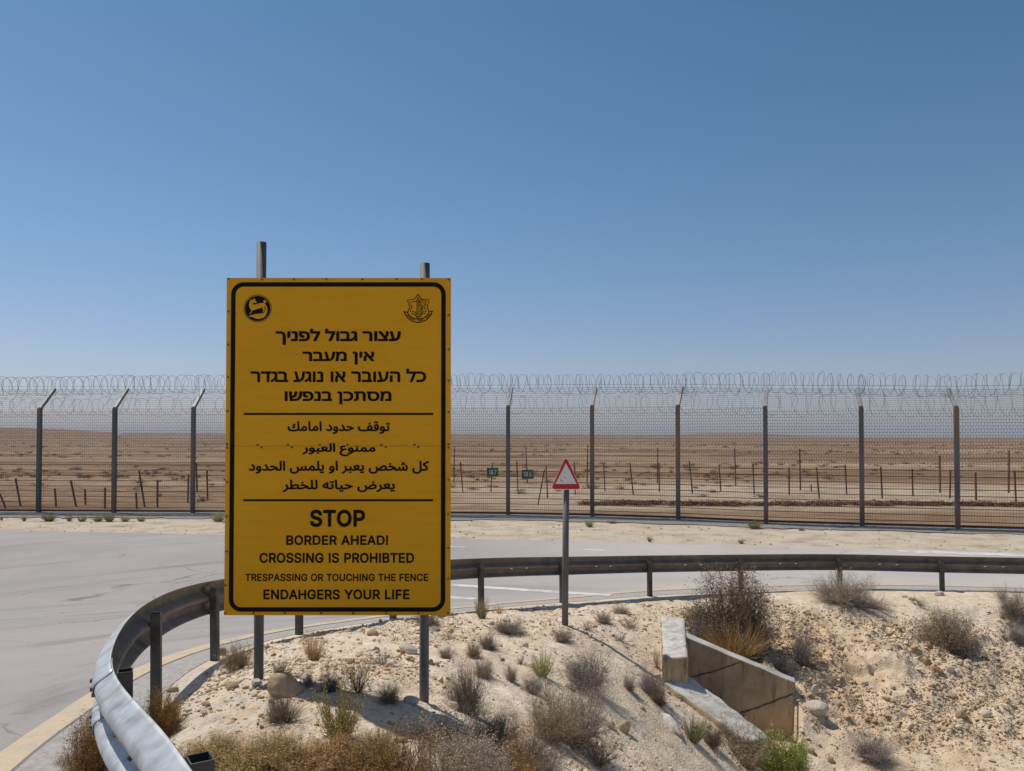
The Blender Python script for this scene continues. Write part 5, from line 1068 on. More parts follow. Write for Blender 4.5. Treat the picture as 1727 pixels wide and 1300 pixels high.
    '18,23 38,57 50,51 66,45 85,40 108,39 130,40 147,44 160,50 169,58 174,69 176,81 174,92 171,106 165,123 153,146 135,175 110,212 145,235 168,200 187,169 200,141 209,117 214,96 216,79 214,59 206,40 193,23 173,9 155,2 133,-2 108,-3 90,-2 73,0 57,4 42,9 29,15|268,-115 259,-74 287,-69 314,-63 337,-54 357,-42 373,-26 386,-7 393,18 396,49 395,64 393,78 389,92 384,104 377,113 369,121 360,126 351,128 340,125 330,119 322,109 315,97 311,83 310,70 311,60 314,51 320,44 329,40 340,36 355,36 369,36 384,39 397,42 409,47 411,12 398,4 383,-1 366,-3 350,-4 332,-3 316,0 303,5 291,12 282,21 276,32 272,45 271,60 272,79 277,98 284,116 294,133 306,147 320,159 336,166 355,169 373,166 390,158 403,146 415,131 423,112 430,91 433,69 435,46 432,16 426,-11 416,-35 401,-56 383,-74 360,-89 333,-100 302,-109|570,39 592,40 609,44 622,50 631,58 636,69 638,81 636,92 632,105 618,136 597,173 572,212 607,235 625,206 641,179 654,153 665,130 674,108 681,87 688,68 697,55 706,46 715,41 724,39 733,39 742,37 748,33 752,26 753,19 751,11 746,4 738,-1 728,-3 712,-1 696,4 681,12 669,24 659,41 653,62 673,79 670,59 664,40 652,23 633,9 616,2 595,-2 570,-3 552,-2 535,0 519,4 504,9 491,15 480,23 500,57 512,51 528,45 547,40|1047,-3 1026,-2 1008,0 991,4 977,11 964,20 953,32 945,49 939,70 968,88 975,70 984,57 995,48 1010,43 1028,40 1052,39 1061,37 1067,33 1070,26 1072,19 1070,11 1065,4 1057,-1|728,-3 733,39 758,39 784,43 808,47 833,54 856,62 879,72 900,84 921,97 907,108 891,117 873,125 854,130 833,134 811,135 796,135 782,133 766,130 758,168 785,174 811,176 836,174 858,170 878,163 896,155 929,137 959,121 973,117 989,115 999,115 1003,79 982,78 963,73 945,66 928,58 892,38 872,28 850,19 825,10 797,4 765,-1|1047,-3 1051,39 1075,40 1091,44 1100,52 1104,64 1105,80 1105,103 1096,357 1136,357 1146,107 1146,82 1144,60 1140,41 1131,26 1119,13 1101,5 1077,-1|1223,0 1213,357 1253,357 1263,0|1591,-116 1563,-114 1537,-108 1513,-99 1492,-86 1474,-69 1461,-49 1452,-26 1450,-1 1452,25 1459,55 1471,88 1507,74 1498,48 1492,24 1491,3 1492,-13 1497,-27 1504,-40 1520,-55 1541,-66 1566,-73 1593,-75 1624,-73 1650,-67 1670,-58 1686,-47 1698,-33 1705,-18 1710,-3 1711,13 1710,34 1708,55 1699,93 1688,131 1729,142 1740,101 1745,80 1751,64 1758,53 1766,46 1775,41 1785,39 1797,39 1806,39 1815,41 1822,45 1829,53 1836,65 1841,84 1846,108 1851,141 1889,134 1886,112 1882,86 1880,65 1881,58 1883,52 1888,46 1896,42 1908,39 1926,39 1947,41 1962,49 1970,62 1973,81 1973,105 1971,134 1967,170 2003,173 2010,106 2015,83 2021,65 2030,53 2041,45 2056,40 2074,39 2083,37 2089,33 2093,26 2094,19 2092,11 2087,4 2079,-1 2069,-3 2048,-1 2030,6 2016,15 2004,27 1996,42 1991,57 2000,54 1993,34 1983,19 1970,9 1955,2 1939,-1 1921,-3 1901,-1 1885,3 1873,10 1863,20 1857,33 1853,49 1870,49 1862,32 1852,19 1841,9 1828,3 1813,-1 1795,-3 1780,-1 1768,2 1758,7 1750,13 1743,20 1739,28 1733,46 1753,21 1749,-4 1743,-29 1732,-52 1717,-73 1695,-91 1668,-104 1634,-113|2069,-3 2074,39 2087,40 2096,45 2104,52 2112,65 2132,102 2144,124 2156,141 2168,155 2180,165 2192,173 2203,178 2213,180 2222,181 2238,179 2252,174 2264,164 2276,149 2288,129 2300,102 2310,78 2320,61 2330,49 2340,43 2351,40 2363,39 2372,37 2378,33 2382,26 2383,19 2381,11 2376,4 2368,-1 2358,-3 2339,-1 2322,4 2307,12 2295,25 2302,35 2296,21 2287,10 2277,1 2267,-5 2255,-8 2242,-10 2225,-8 2208,-3 2191,6 2175,18 2160,32 2147,48 2134,28 2122,14 2110,5 2098,1 2085,-2|2166,86 2175,73 2184,62 2194,52 2204,44 2214,38 2224,34 2233,32 2242,31 2252,32 2261,37 2267,44 2271,53 2271,65 2267,79 2257,101 2247,121 2241,129 2235,136 2227,140 2219,141 2211,140 2203,136 2195,129 2186,119 2176,105|2358,-3 2363,39 2387,40 2403,44 2412,52 2416,64 2417,80 2417,103 2408,357 2450,357 2458,104 2460,81 2466,64 2474,52 2486,44 2499,40 2513,39 2522,37 2528,33 2532,26 2533,19 2531,11 2526,4 2518,-1 2508,-3 2489,-1 2473,4 2461,12 2452,22 2445,33 2442,45 2452,44 2445,30 2436,18 2423,9 2406,3 2384,-1|2508,-3 2513,39 2539,39 2559,41 2573,45 2583,52 2588,64 2590,82 2589,95 2586,111 2575,148 2561,187 2602,202 2614,165 2624,125 2627,106 2628,90 2626,66 2621,47 2612,31 2600,19 2583,9 2562,3 2537,-1|2601,-97 2591,-95 2583,-90 2577,-82 2576,-73 2577,-63 2583,-55 2591,-49 2601,-48 2610,-49 2618,-55 2623,-63 2625,-73 2623,-82 2618,-90 2610,-95|2532,-97 2522,-95 2514,-90 2509,-82 2507,-73 2509,-63 2514,-55 2522,-49 2532,-48 2541,-49 2549,-55 2555,-63 2557,-73 2555,-82 2549,-90 2541,-95|2826,-115 2817,-74 2845,-69 2872,-63 2895,-54 2915,-42 2931,-26 2944,-7 2951,18 2954,49 2953,64 2951,78 2947,92 2942,104 2935,113 2927,121 2918,126 2909,128 2898,125 2888,119 2880,109 2873,97 2869,83 2868,70 2869,60 2872,51 2878,44 2887,40 2898,36 2913,36 2927,36 2942,39 2955,42 2967,47 2969,12 2956,4 2941,-1 2924,-3 2908,-4 2890,-3 2874,0 2861,5 2849,12 2840,21 2834,32 2830,45 2829,60 2830,79 2835,98 2842,116 2852,133 2864,147 2878,159 2894,166 2913,169 2931,166 2948,158 2961,146 2973,131 2981,112 2988,91 2991,69 2993,46 2990,16 2984,-11 2974,-35 2959,-56 2941,-74 2918,-89 2891,-100 2860,-109|3066,0 3056,357 3097,357 3107,0|3280,-116 3266,-78 3299,-65 3326,-51 3348,-34 3365,-18 3377,0 3385,18 3390,36 3391,54 3388,78 3380,103 3369,128 3357,151 3393,170 3410,135 3423,103 3432,76 3440,57 3450,46 3464,40 3481,39 3490,37 3496,33 3500,26 3501,19 3499,11 3494,4 3486,-1 3476,-3 3456,-1 3440,5 3428,14 3420,26 3414,39 3410,53 3426,44 3424,22 3419,2 3411,-17 3394,-42 3374,-64 3350,-83 3326,-98 3302,-109|3476,-3 3481,39 3500,39 3514,42 3525,48 3532,57 3538,70 3543,88 3554,142 3593,134 3589,114 3584,92 3582,73 3584,64 3587,56 3594,48 3607,43 3626,40 3653,39 3662,37 3668,33 3671,26 3673,19 3671,11 3666,4 3658,-1 3648,-3 3618,-1 3597,3 3580,10 3569,21 3562,34 3558,50 3573,49 3565,34 3556,23 3546,14 3536,7 3524,2 3510,-1 3494,-2|3561,-96 3551,-94 3543,-88 3538,-80 3536,-71 3538,-62 3543,-54 3551,-48 3561,-46 3570,-48 3578,-54 3584,-62 3586,-71 3584,-80 3578,-88 3570,-94|3648,-3 3653,39 3682,40 3709,44 3734,51 3758,60 3778,70 3796,82 3810,95 3821,109 3827,122 3829,136 3828,143 3825,149 3819,155 3810,161 3797,164 3781,165 3769,164 3757,162 3743,158 3731,154 3720,148 3711,142 3736,121 3760,98 3787,70 3799,62 3813,56 3828,50 3844,46 3878,40 3913,39 3922,37 3928,33 3932,26 3933,19 3931,11 3926,4 3918,-1 3908,-3 3880,-1 3852,3 3824,9 3798,19 3775,31 3756,46 3737,68 3714,90 3688,112 3681,121 3677,134 3674,145 3677,153 3684,163 3695,173 3710,183 3727,192 3746,199 3767,204 3789,206 3814,203 3835,197 3850,187 3861,175 3867,162 3869,147 3866,125 3858,103 3845,82 3826,62 3804,45 3779,29 3750,16 3718,6 3684,0|3908,-3 3913,39 3939,39 3959,41 3973,45 3983,52 3988,64 3990,82 3989,95 3986,111 3975,148 3961,187 4002,202 4014,165 4023,125 4026,106 4028,90 4026,66 4021,47 4012,31 4000,19 3983,9 3962,3 3937,-1|4001,-97 3991,-95 3983,-90 3977,-82 3976,-73 3977,-63 3983,-55 3991,-49 4001,-48 4010,-49 4018,-55 4023,-63 4025,-73 4023,-82 4018,-90 4010,-95|3932,-97 3922,-95 3914,-90 3909,-82 3907,-73 3909,-63 3914,-55 3922,-49 3932,-48 3941,-49 3949,-55 3955,-63 3957,-73 3955,-82 3949,-90 3941,-95|4872,-3 4840,0 4820,4 4800,10 4781,18 4766,30 4806,50 4824,44 4843,41 4878,39 4887,37 4893,33 4896,26 4898,19 4896,11 4891,4 4882,-1|4353,-116 4325,-114 4299,-108 4275,-99 4254,-86 4236,-69 4223,-49 4214,-26 4211,-1 4214,25 4221,55 4232,88 4268,74 4260,48 4254,24 4253,3 4254,-13 4259,-27 4266,-40 4282,-55 4303,-66 4328,-73 4354,-75 4386,-73 4411,-67 4432,-57 4448,-44 4460,-29 4467,-12 4472,6 4473,25 4471,49 4466,75 4450,131 4490,142 4499,111 4503,92 4507,80 4514,68 4523,58 4535,50 4550,44 4568,40 4591,37 4618,35 4649,35 4674,35 4697,37 4718,40 4736,45 4752,51 4765,58 4775,66 4782,76 4787,87 4788,99 4787,109 4783,120 4776,130 4766,139 4753,144 4735,146 4712,143 4688,134 4665,119 4643,102 4623,83 4605,64 4578,30 4535,32 4549,52 4564,74 4582,96 4602,116 4622,135 4644,152 4667,166 4690,178 4714,185 4738,187 4764,184 4786,176 4803,163 4816,146 4824,125 4827,103 4825,81 4818,61 4805,42 4786,26 4761,13 4729,2 4689,-4 4640,-7 4605,-5 4575,-2 4551,4 4531,11 4516,19 4505,28 4498,37 4494,46 4515,21 4511,-4 4504,-28 4494,-51 4478,-72 4457,-90 4430,-104 4395,-113|5191,-3 5171,-2 5153,0 5136,4 5121,11 5108,20 5097,32 5089,49 5083,70 5113,88 5120,70 5128,57 5140,48 5154,43 5173,40 5196,39 5205,37 5211,33 5215,26 5216,19 5214,11 5209,4 5201,-1|4872,-3 4877,39 4903,39 4928,43 4953,47 4977,54 5001,62 5023,72 5045,84 5065,97 5051,108 5036,117 5018,125 4998,130 4977,134 4956,135 4940,135 4926,133 4911,130 4903,168 4930,174 4956,176 4980,174 5003,170 5023,163 5041,155 5073,137 5103,121 5118,117 5133,115 5143,115 5147,79 5126,78 5108,73 5090,66 5072,58 5036,38 5016,28 4994,19 4969,10 4941,4 4909,-1|4951,228 4941,229 4933,235 4928,243 4926,252 4928,261 4933,270 4941,275 4951,277 4960,275 4968,270 4974,261 4976,252 4974,243 4968,235 4960,229|5191,-3 5196,39 5210,39 5222,41 5231,45 5239,52 5245,64 5252,82 5266,138 5303,127 5299,108 5294,86 5292,65 5294,54 5301,46 5315,40 5336,39 5350,39 5360,41 5369,45 5376,53 5382,65 5387,84 5393,108 5398,141 5436,134 5432,112 5429,86 5427,65 5428,58 5430,52 5435,46 5443,42 5455,39 5472,39 5486,39 5498,42 5507,47 5514,55 5519,66 5520,82 5518,103 5511,129 5491,187 5532,202 5544,165 5554,125 5557,106 5558,90 5556,68 5552,49 5545,33 5535,20 5523,10 5508,3 5491,-1 5472,-3 5451,-1 5433,3 5420,10 5411,20 5404,33 5400,49 5417,49 5407,30 5397,16 5385,7 5371,1 5353,-2 5330,-3 5317,-2 5303,2 5290,7 5279,17 5270,32 5266,53 5281,56 5272,33 5260,18 5247,8 5231,2 5212,-2|5406,273 5397,274 5389,280 5383,288 5381,297 5383,306 5389,315 5397,320 5406,322 5416,320 5424,315 5429,306 5431,297 5429,288 5424,280 5416,274|5372,218 5363,219 5355,225 5349,233 5347,242 5349,251 5355,260 5363,265 5372,267 5382,265 5390,260 5395,251 5397,242 5395,233 5390,225 5382,219|5440,218 5431,219 5423,225 5417,233 5416,242 5417,251 5423,260 5431,265 5440,267 5450,265 5458,260 5463,251 5465,242 5463,233 5458,225 5450,219|5737,-1 5739,25 5746,55 5758,88 5794,74 5785,48 5780,24 5778,3 5780,-13 5784,-27 5792,-40 5807,-55 5827,-66 5849,-73 5874,-75 5904,-73 5929,-67 5950,-58 5967,-45 5979,-30 5989,-12 5996,17 5998,50 5987,357 6029,357 6036,104 6039,81 6045,64 6053,52 6065,44 6078,40 6092,39 6101,37 6107,33 6111,26 6112,19 6110,11 6105,4 6097,-1 6087,-3 6073,-1 6061,2 6050,7 6043,13 6036,20 6032,28 6026,46 6040,32 6036,6 6028,-21 6017,-46 6000,-69 5978,-88 5949,-103 5926,-110 5900,-115 5871,-116 5845,-114 5821,-108 5798,-99 5778,-86 5761,-69 5748,-49 5740,-26|6087,-3 6092,39 6139,39 6165,39 6186,42 6201,45 6211,50 6218,56 6222,62 6224,68 6225,75 6223,87 6216,103 6203,123 6181,147 6152,173 6127,194 6108,210 6103,215 6101,220 6102,234 6106,247 6111,257 6123,267 6137,278 6174,300 6222,324 6281,354 6298,317 6231,284 6186,261 6154,242 6125,222 6132,241 6162,216 6188,194 6211,172 6229,151 6243,131 6254,112 6260,92 6262,72 6261,60 6259,48 6252,35 6241,24 6225,13 6202,5 6172,-1 6132,-3',
    '2,-116 -13,-78 21,-65 48,-51 70,-34 87,-18 99,0 107,18 112,36 113,54 110,78 102,103 91,128 79,151 115,170 132,135 145,103 154,76 162,57 172,46 186,40 203,39 212,37 218,33 222,26 223,19 221,11 216,4 208,-1 198,-3 178,-1 162,5 150,14 142,26 136,39 132,53 148,44 146,22 141,2 133,-17 116,-42 96,-64 72,-83 48,-98 24,-109|553,-3 520,0 500,4 480,10 462,18 446,30 487,50 505,44 523,41 558,39 567,37 573,33 577,26 578,19 576,11 571,4 563,-1|198,-3 203,39 308,39 348,39 383,42 412,47 435,54 453,62 466,73 473,86 476,101 474,109 470,119 463,128 453,136 440,142 423,144 399,140 375,131 352,117 330,100 310,81 292,62 266,28 222,29 240,55 260,82 284,108 309,133 337,154 366,170 395,181 426,185 451,182 473,173 490,160 503,143 511,123 514,100 512,84 506,69 497,53 483,38 463,26 439,16 416,9 391,5 362,1 329,-1 251,-3|246,47 236,357 276,357 286,82|872,-3 851,-2 833,0 816,4 802,11 789,20 778,32 770,49 764,70 793,88 800,70 809,57 820,48 835,43 853,40 877,39 886,37 892,33 895,26 897,19 895,11 890,4 882,-1|553,-3 558,39 583,39 609,43 633,47 658,54 681,62 704,72 725,84 746,97 732,108 716,117 698,125 679,130 658,134 636,135 621,135 607,133 591,130 583,168 610,174 636,176 661,174 683,170 703,163 721,155 754,137 784,121 798,117 814,115 824,115 828,79 807,78 788,73 770,66 753,58 717,38 697,28 675,19 650,10 622,4 590,-1|632,228 622,229 614,235 608,243 607,252 608,261 614,270 622,275 632,277 641,275 649,270 654,261 656,252 654,243 649,235 641,229|872,-3 876,39 900,40 916,44 925,52 929,64 930,80 930,103 922,357 963,357 971,104 974,81 979,64 988,52 999,44 1012,40 1026,39 1036,37 1042,33 1045,26 1046,19 1045,11 1039,4 1031,-1 1021,-3 1002,-1 987,4 975,12 965,22 959,33 955,45 965,44 959,30 949,18 936,9 919,3 898,-1|1021,-3 1026,39 1050,40 1066,44 1075,52 1079,64 1080,80 1080,103 1071,357 1111,357 1121,107 1121,82 1119,60 1115,41 1106,26 1094,13 1076,5 1052,-1|1534,-3 1508,-1 1486,5 1467,16 1453,32 1443,54 1439,84 1431,258 1472,258 1480,93 1482,72 1488,58 1496,48 1508,42 1522,39 1539,39 1548,37 1554,33 1557,26 1559,19 1557,11 1552,4 1544,-1|1458,53 1430,46 1403,44 1377,46 1354,52 1334,61 1319,75 1309,92 1306,112 1308,132 1316,151 1329,168 1346,184 1366,197 1389,208 1415,216 1442,222 1449,180 1425,177 1405,173 1387,166 1372,158 1361,149 1352,139 1347,128 1345,118 1347,108 1353,100 1362,94 1374,89 1387,86 1401,85 1416,85 1430,86 1443,88 1454,91|1534,-3 1539,39 1565,39 1585,41 1599,45 1608,52 1613,64 1615,82 1614,95 1611,111 1601,148 1587,187 1627,202 1639,165 1649,125 1652,106 1653,90 1651,66 1646,47 1638,31 1625,19 1608,9 1588,3 1563,-1|1643,254 1633,255 1625,261 1619,269 1618,278 1619,287 1625,296 1633,301 1643,303 1652,301 1660,296 1665,287 1667,278 1665,269 1660,261 1652,255|1574,254 1564,255 1556,261 1551,269 1549,278 1551,287 1556,296 1564,301 1574,303 1583,301 1591,296 1597,287 1599,278 1597,269 1591,261 1583,255|1829,-3 1793,0 1767,7 1755,14 1745,23 1738,35 1732,56 1729,84 1719,357 1760,357 1770,100 1772,78 1775,62 1781,51 1792,44 1809,40 1834,39 1843,37 1849,33 1852,26 1854,19 1852,11 1847,4 1839,-1|1829,-3 1834,39 1856,39 1873,42 1885,48 1894,57 1900,70 1906,88 1917,142 1956,134 1951,114 1947,92 1945,73 1946,60 1948,54 1954,49 1962,44 1975,41 1994,39 2020,39 2029,37 2035,33 2039,26 2040,19 2038,11 2033,4 2025,-1 2015,-3 1988,-2 1967,1 1951,5 1939,11 1931,18 1926,27 1923,37 1921,50 1936,49 1927,34 1918,23 1908,14 1897,7 1884,2 1868,-1 1850,-2|1955,-97 1945,-95 1937,-90 1931,-82 1929,-73 1931,-63 1937,-55 1945,-49 1955,-48 1964,-49 1972,-55 1977,-63 1979,-73 1977,-82 1972,-90 1964,-95|1886,-97 1876,-95 1868,-90 1863,-82 1861,-73 1863,-63 1868,-55 1876,-49 1886,-48 1895,-49 1903,-55 1909,-63 1911,-73 1909,-82 1903,-90 1895,-95|2015,-3 2020,39 2045,40 2071,43 2095,47 2120,54 2143,62 2166,72 2187,84 2208,97 2194,108 2178,117 2160,125 2141,130 2120,134 2098,135 2083,135 2069,133 2053,130 2045,168 2072,174 2098,176 2123,174 2145,170 2165,163 2183,155 2216,137 2246,121 2260,117 2276,115 2286,115 2290,79 2269,78 2250,73 2232,66 2215,58 2179,38 2159,28 2137,19 2112,10 2084,4 2052,-1|2605,-116 2577,-114 2551,-108 2527,-99 2506,-86 2488,-69 2475,-49 2466,-26 2464,-1 2466,25 2473,55 2485,88 2521,74 2512,48 2506,24 2505,3 2506,-13 2511,-27 2518,-40 2534,-55 2555,-66 2580,-73 2607,-75 2638,-73 2664,-67 2684,-57 2700,-44 2712,-29 2719,-12 2724,6 2725,25 2723,49 2718,75 2702,131 2743,142 2751,111 2755,92 2759,80 2766,68 2775,58 2787,50 2802,44 2820,40 2843,37 2870,35 2901,35 2926,35 2949,37 2970,40 2988,45 3004,51 3017,58 3027,66 3035,76 3039,87 3041,99 3039,109 3035,120 3028,130 3018,139 3005,144 2988,146 2964,143 2940,134 2917,119 2895,102 2875,83 2857,64 2831,30 2787,32 2801,52 2817,74 2834,96 2854,116 2874,135 2896,152 2919,166 2942,178 2966,185 2991,187 3016,184 3038,176 3055,163 3068,146 3076,125 3079,103 3077,81 3070,61 3057,42 3039,26 3013,13 2981,2 2941,-4 2892,-7 2857,-5 2827,-2 2803,4 2783,11 2768,19 2757,28 2750,37 2747,46 2767,21 2763,-3 2756,-28 2746,-51 2730,-72 2709,-90 2682,-104 2648,-113|2976,239 2966,240 2958,246 2953,254 2951,263 2953,272 2958,281 2966,286 2976,288 2985,286 2993,281 2999,272 3001,263 2999,254 2993,246 2985,240|3104,-116 3089,-78 3122,-65 3150,-51 3172,-34 3188,-18 3200,0 3209,18 3213,36 3215,54 3212,78 3204,103 3192,128 3180,151 3217,170 3233,135 3246,103 3256,76 3264,57 3274,46 3287,40 3305,39 3314,37 3320,33 3323,26 3325,19 3323,11 3318,4 3310,-1 3300,-3 3280,-1 3264,5 3252,14 3243,26 3237,39 3234,53 3250,44 3248,22 3243,2 3235,-17 3218,-42 3197,-64 3174,-83 3149,-98 3125,-109|3300,-3 3305,39 3334,40 3361,44 3386,51 3410,60 3430,70 3448,82 3462,95 3473,109 3479,122 3482,136 3480,143 3477,149 3471,155 3462,161 3449,164 3433,165 3421,164 3409,162 3395,158 3383,154 3372,148 3363,142 3388,121 3412,98 3439,70 3451,62 3465,56 3480,50 3496,46 3530,40 3565,39 3574,37 3580,33 3584,26 3585,19 3583,11 3578,4 3570,-1 3560,-3 3532,-1 3504,3 3476,9 3450,19 3427,31 3408,46 3389,68 3366,90 3340,112 3334,121 3329,134 3327,145 3329,153 3336,163 3347,173 3362,183 3379,192 3398,199 3419,204 3441,206 3466,203 3487,197 3502,187 3513,175 3519,162 3521,147 3518,125 3510,103 3497,82 3479,62 3456,45 3431,29 3402,16 3370,6 3336,0|3560,-3 3565,39 3591,39 3611,41 3625,45 3635,52 3640,64 3642,82 3641,95 3638,111 3627,148 3613,187 3654,202 3666,165 3676,125 3679,106 3680,90 3678,66 3673,47 3664,31 3652,19 3635,9 3614,3 3589,-1|3653,-97 3643,-95 3635,-90 3629,-82 3628,-73 3629,-63 3635,-55 3643,-49 3653,-48 3662,-49 3670,-55 3675,-63 3677,-73 3675,-82 3670,-90 3662,-95|3584,-97 3574,-95 3566,-90 3561,-82 3559,-73 3561,-63 3566,-55 3574,-49 3584,-48 3593,-49 3601,-55 3607,-63 3609,-73 3607,-82 3601,-90 3593,-95',
]
EMB = {
    'א': '225,0 97,191 25,296 78,296 199,117 278,0|28,0 28,79 30,114 38,143 50,167 66,187 86,201 110,212 123,178 108,170 95,160 85,145 79,128 74,107 73,82 73,0|193,92 178,125 193,133 205,144 214,158 221,175 225,196 226,220 226,296 271,296 271,223 269,189 262,161 250,137 235,118 216,103',
    'ב': '175,0 175,193 171,222 159,241 141,251 116,255 15,255 15,296 119,296 163,290 195,274 213,244 220,202 220,0|15,0 15,42 259,42 259,0',
    'ג': '8,-5 8,43 26,51 43,61 58,72 71,86 85,105 95,126 101,148 104,171 104,223 102,237 96,247 87,253 75,255 27,255 27,296 88,296 112,292 131,281 144,260 148,228 148,90 159,0 122,0 108,82 106,82 95,65 83,50 70,36 57,25 44,15 31,7',
    'ה': '241,0 241,193 237,222 226,241 207,251 183,255 43,255 43,296 186,296 230,290 261,274 280,244 286,202 286,0|43,0 43,177 88,177 88,0',
    'י': '38,107 38,296 83,296 83,152 60,107',
    'ל': '53,296 238,296 238,262 144,0 97,0 191,255 8,255 8,380 53,380',
    'נ': '15,0 15,42 114,42 114,223 112,237 106,247 97,253 85,255 32,255 32,296 98,296 122,292 141,281 154,260 159,228 159,0',
    'צ': '215,4 16,296 69,296 180,126 241,33|13,0 13,42 230,42 241,33 241,0|176,105 161,138 172,143 182,151 191,160 198,171 203,183 207,198 209,215 210,233 210,296 255,296 255,236 252,202 245,174 234,150 219,131 199,116',
    'ר': '186,0 186,193 182,222 171,241 152,251 128,255 8,255 8,296 131,296 175,290 206,274 225,244 231,202 231,0',
    'ש': '46,0 20,296 65,296 88,42 151,42 175,43 198,49 219,59 237,73 253,92 266,116 275,144 281,178 292,296 337,296 326,178 323,157 318,135 311,111 301,88 288,65 270,44 248,26 222,12 189,3 151,0|75,101 71,142 113,155 126,160 136,167 144,176 150,188 154,202 157,220 164,296 209,296 203,229 197,190 193,173 186,159 176,145 162,134 143,123 120,115',
}

def decode(t): return [[tuple(int(q) for q in p.split(',')) for p in c.split(' ')] for c in t.split('|')]

def curve_to_mesh(cu, name):
    o = bpy.data.objects.new('tmp', cu); COL.objects.link(o)
    dg_ = bpy.context.evaluated_depsgraph_get()
    me = bpy.data.meshes.new_from_object(o.evaluated_get(dg_), depsgraph=dg_)
    bpy.data.objects.remove(o)
    me.name = name
    me.materials.clear()
    return me

def fill(cs):
    """triangles inside a set of outlines (non-zero winding)"""
    V = []; E = []
    for c in cs:
        n = len(c); k = len(V)
        V += [Vector(p) for p in c]; E += [(k + i, k + (i + 1) % n) for i in range(n)]
    v, e, f, *_ = delaunay_2d_cdt(V, E, [], 0, 1e-4)
    v = np.array([(p.x, p.y) for p in v]); f = np.array([q for q in f if len(q) == 3])
    ce = v[f].mean(1)
    w = np.zeros(len(ce), int)
    for c in cs:
        c = np.array(c, float); d = np.roll(c, -1, 0)
        for (x0, y0), (x1, y1) in zip(c, d):
            if y0 == y1: continue
            up_ = (y0 <= ce[:, 1]) & (y1 > ce[:, 1]); dn_ = (y1 <= ce[:, 1]) & (y0 > ce[:, 1])
            xx = x0 + (ce[:, 1] - y0) * (x1 - x0) / (y1 - y0)
            w += (up_ & (ce[:, 0] < xx)).astype(int) - (dn_ & (ce[:, 0] < xx)).astype(int)
    return v, f[w != 0]

def words_of(cs, nw):
    """outlines grouped into words at the widest gaps"""
    bx = sorted([(min(p[0] for p in c), max(p[0] for p in c), c) for c in cs], key=lambda q: q[0])
    gaps = []; hi = bx[0][1]
    for i in range(1, len(bx)):
        gaps.append((bx[i][0] - hi, i)); hi = max(hi, bx[i][1])
    cut = sorted(i for g, i in sorted(gaps, reverse=True)[:nw - 1])
    out = []; st = 0
    for c in cut + [len(bx)]:
        out.append([q[2] for q in bx[st:c]]); st = c
    return out

def lay(cs, nw, name, bold, x0, x1, zlo, zhi, parent, mat, y=-0.0006, step=0.00009):
    """fit an outlined line of writing into a rectangle of an upright board; one object per word.
    Strokes are thickened by repeating the face round a small circle, each a hair further out."""
    xs_ = [p[0] for c in cs for p in c]; ys_ = [p[1] for c in cs for p in c]
    h_ = max(ys_) - min(ys_)
    sx = (x1 - x0) / (max(xs_) - min(xs_)); sz = (zhi - zlo) / h_
    r = bold * h_
    k = 1 - 2 * r / h_; kx = 1 - 2 * r / (max(xs_) - min(xs_))
    obs = []
    for w in words_of(cs, nw):
        v, f = fill(w)
        X = x0 + (v[:, 0] - min(xs_)) * sx * kx + r * sx; Z = zlo + (v[:, 1] - min(ys_)) * sz * k + r * sz
        V = []; F = []
        for j in range(13):
            a_ = 2 * math.pi * j / 12; q = 0 if j == 12 else 1
            V.append(np.stack([X + q * r * sx * math.cos(a_), np.full(len(X), y - step * j), Z + q * r * sz * math.sin(a_)], 1)); F.append(f[:, ::1] + len(X) * j)
        obs.append(link(name, mesh_np(name, np.concatenate(V), [np.concatenate(F)]), mat, parent))
    return obs

def latin(s, track=0.0):
    out = []; x = 0
    for c in s:
        if c == ' ': x += 230; continue
        w, cs = GL[c]
        out += [[(x + a, b) for a, b in poly] for poly in cs]
        x += w + track
    return out

# ------------------------------------------------------------------ the yellow warning sign
SY = 5.2
def SP_(px, py, dy=0.0): return P(px, py, SY + dy)
sign = empty('warning_sign', (SP_(572, 1160).x, SY, groundz(SP_(572, 1160).x, SY)))
tag(sign, 'large yellow border warning sign with black Hebrew, Arabic and English text on two pipes', 'warning sign')
GO = sign.location.copy()
def lx(px, py=750): return SP_(px, py).x - GO.x
def lz(py): return SP_(572, py).z - GO.z
XL, XR = SP_(380.2, 752).x - GO.x, SP_(760.2, 752).x - GO.x
ZT, ZM, ZB = lz(468.5), lz(752), lz(1037.5)
for a, b, nm in ((ZM + 0.001, ZT, 'upper_panel'), (ZB, ZM - 0.001, 'lower_panel')):
    mb = MB(); mb.box((XL, 0, a), (XR, 0.004, b))
    mb.build(nm, M['sign_yellow'], sign)
# folded edges and the tubes the sheets are riveted to
fr = MB()
for x in (XL + 0.02, XR - 0.02): fr.box((x - 0.018, 0.0065, ZB + 0.004), (x + 0.018, 0.03, ZT - 0.004))
for z in (ZB + 0.02, ZM, ZT - 0.02): fr.box((XL + 0.04, 0.0065, z - 0.018), (XR - 0.04, 0.0295, z + 0.018))
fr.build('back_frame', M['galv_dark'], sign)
for pxx, ptop, pfoot in ((433.2, 404.5, 1137), (714.3, 440.5, 1183)):
    x = SP_(pxx, 800).x - GO.x
    zf = groundz(x + GO.x, SY + 0.065) - 0.3 - GO.z
    mb = MB(); zt_ = lz(ptop)
    n = 20; r = 0.0315; r2 = 0.0275
    V = []; F = []
    for z, rad in ((zf, r), (zt_, r), (zt_, r2), (zt_ - 0.25, r2)):
        for k in range(n):
            q = 2 * math.pi * k / n; V.append((x + rad * math.cos(q), 0.0645 + rad * math.sin(q), z))
    for l in range(3):
        for k in range(n): F.append((l * n + k, l * n + (k + 1) % n, (l + 1) * n + (k + 1) % n, (l + 1) * n + k))
    mb.add(V, F)
    mb.build('post', M['pipe'], sign, smooth=True)
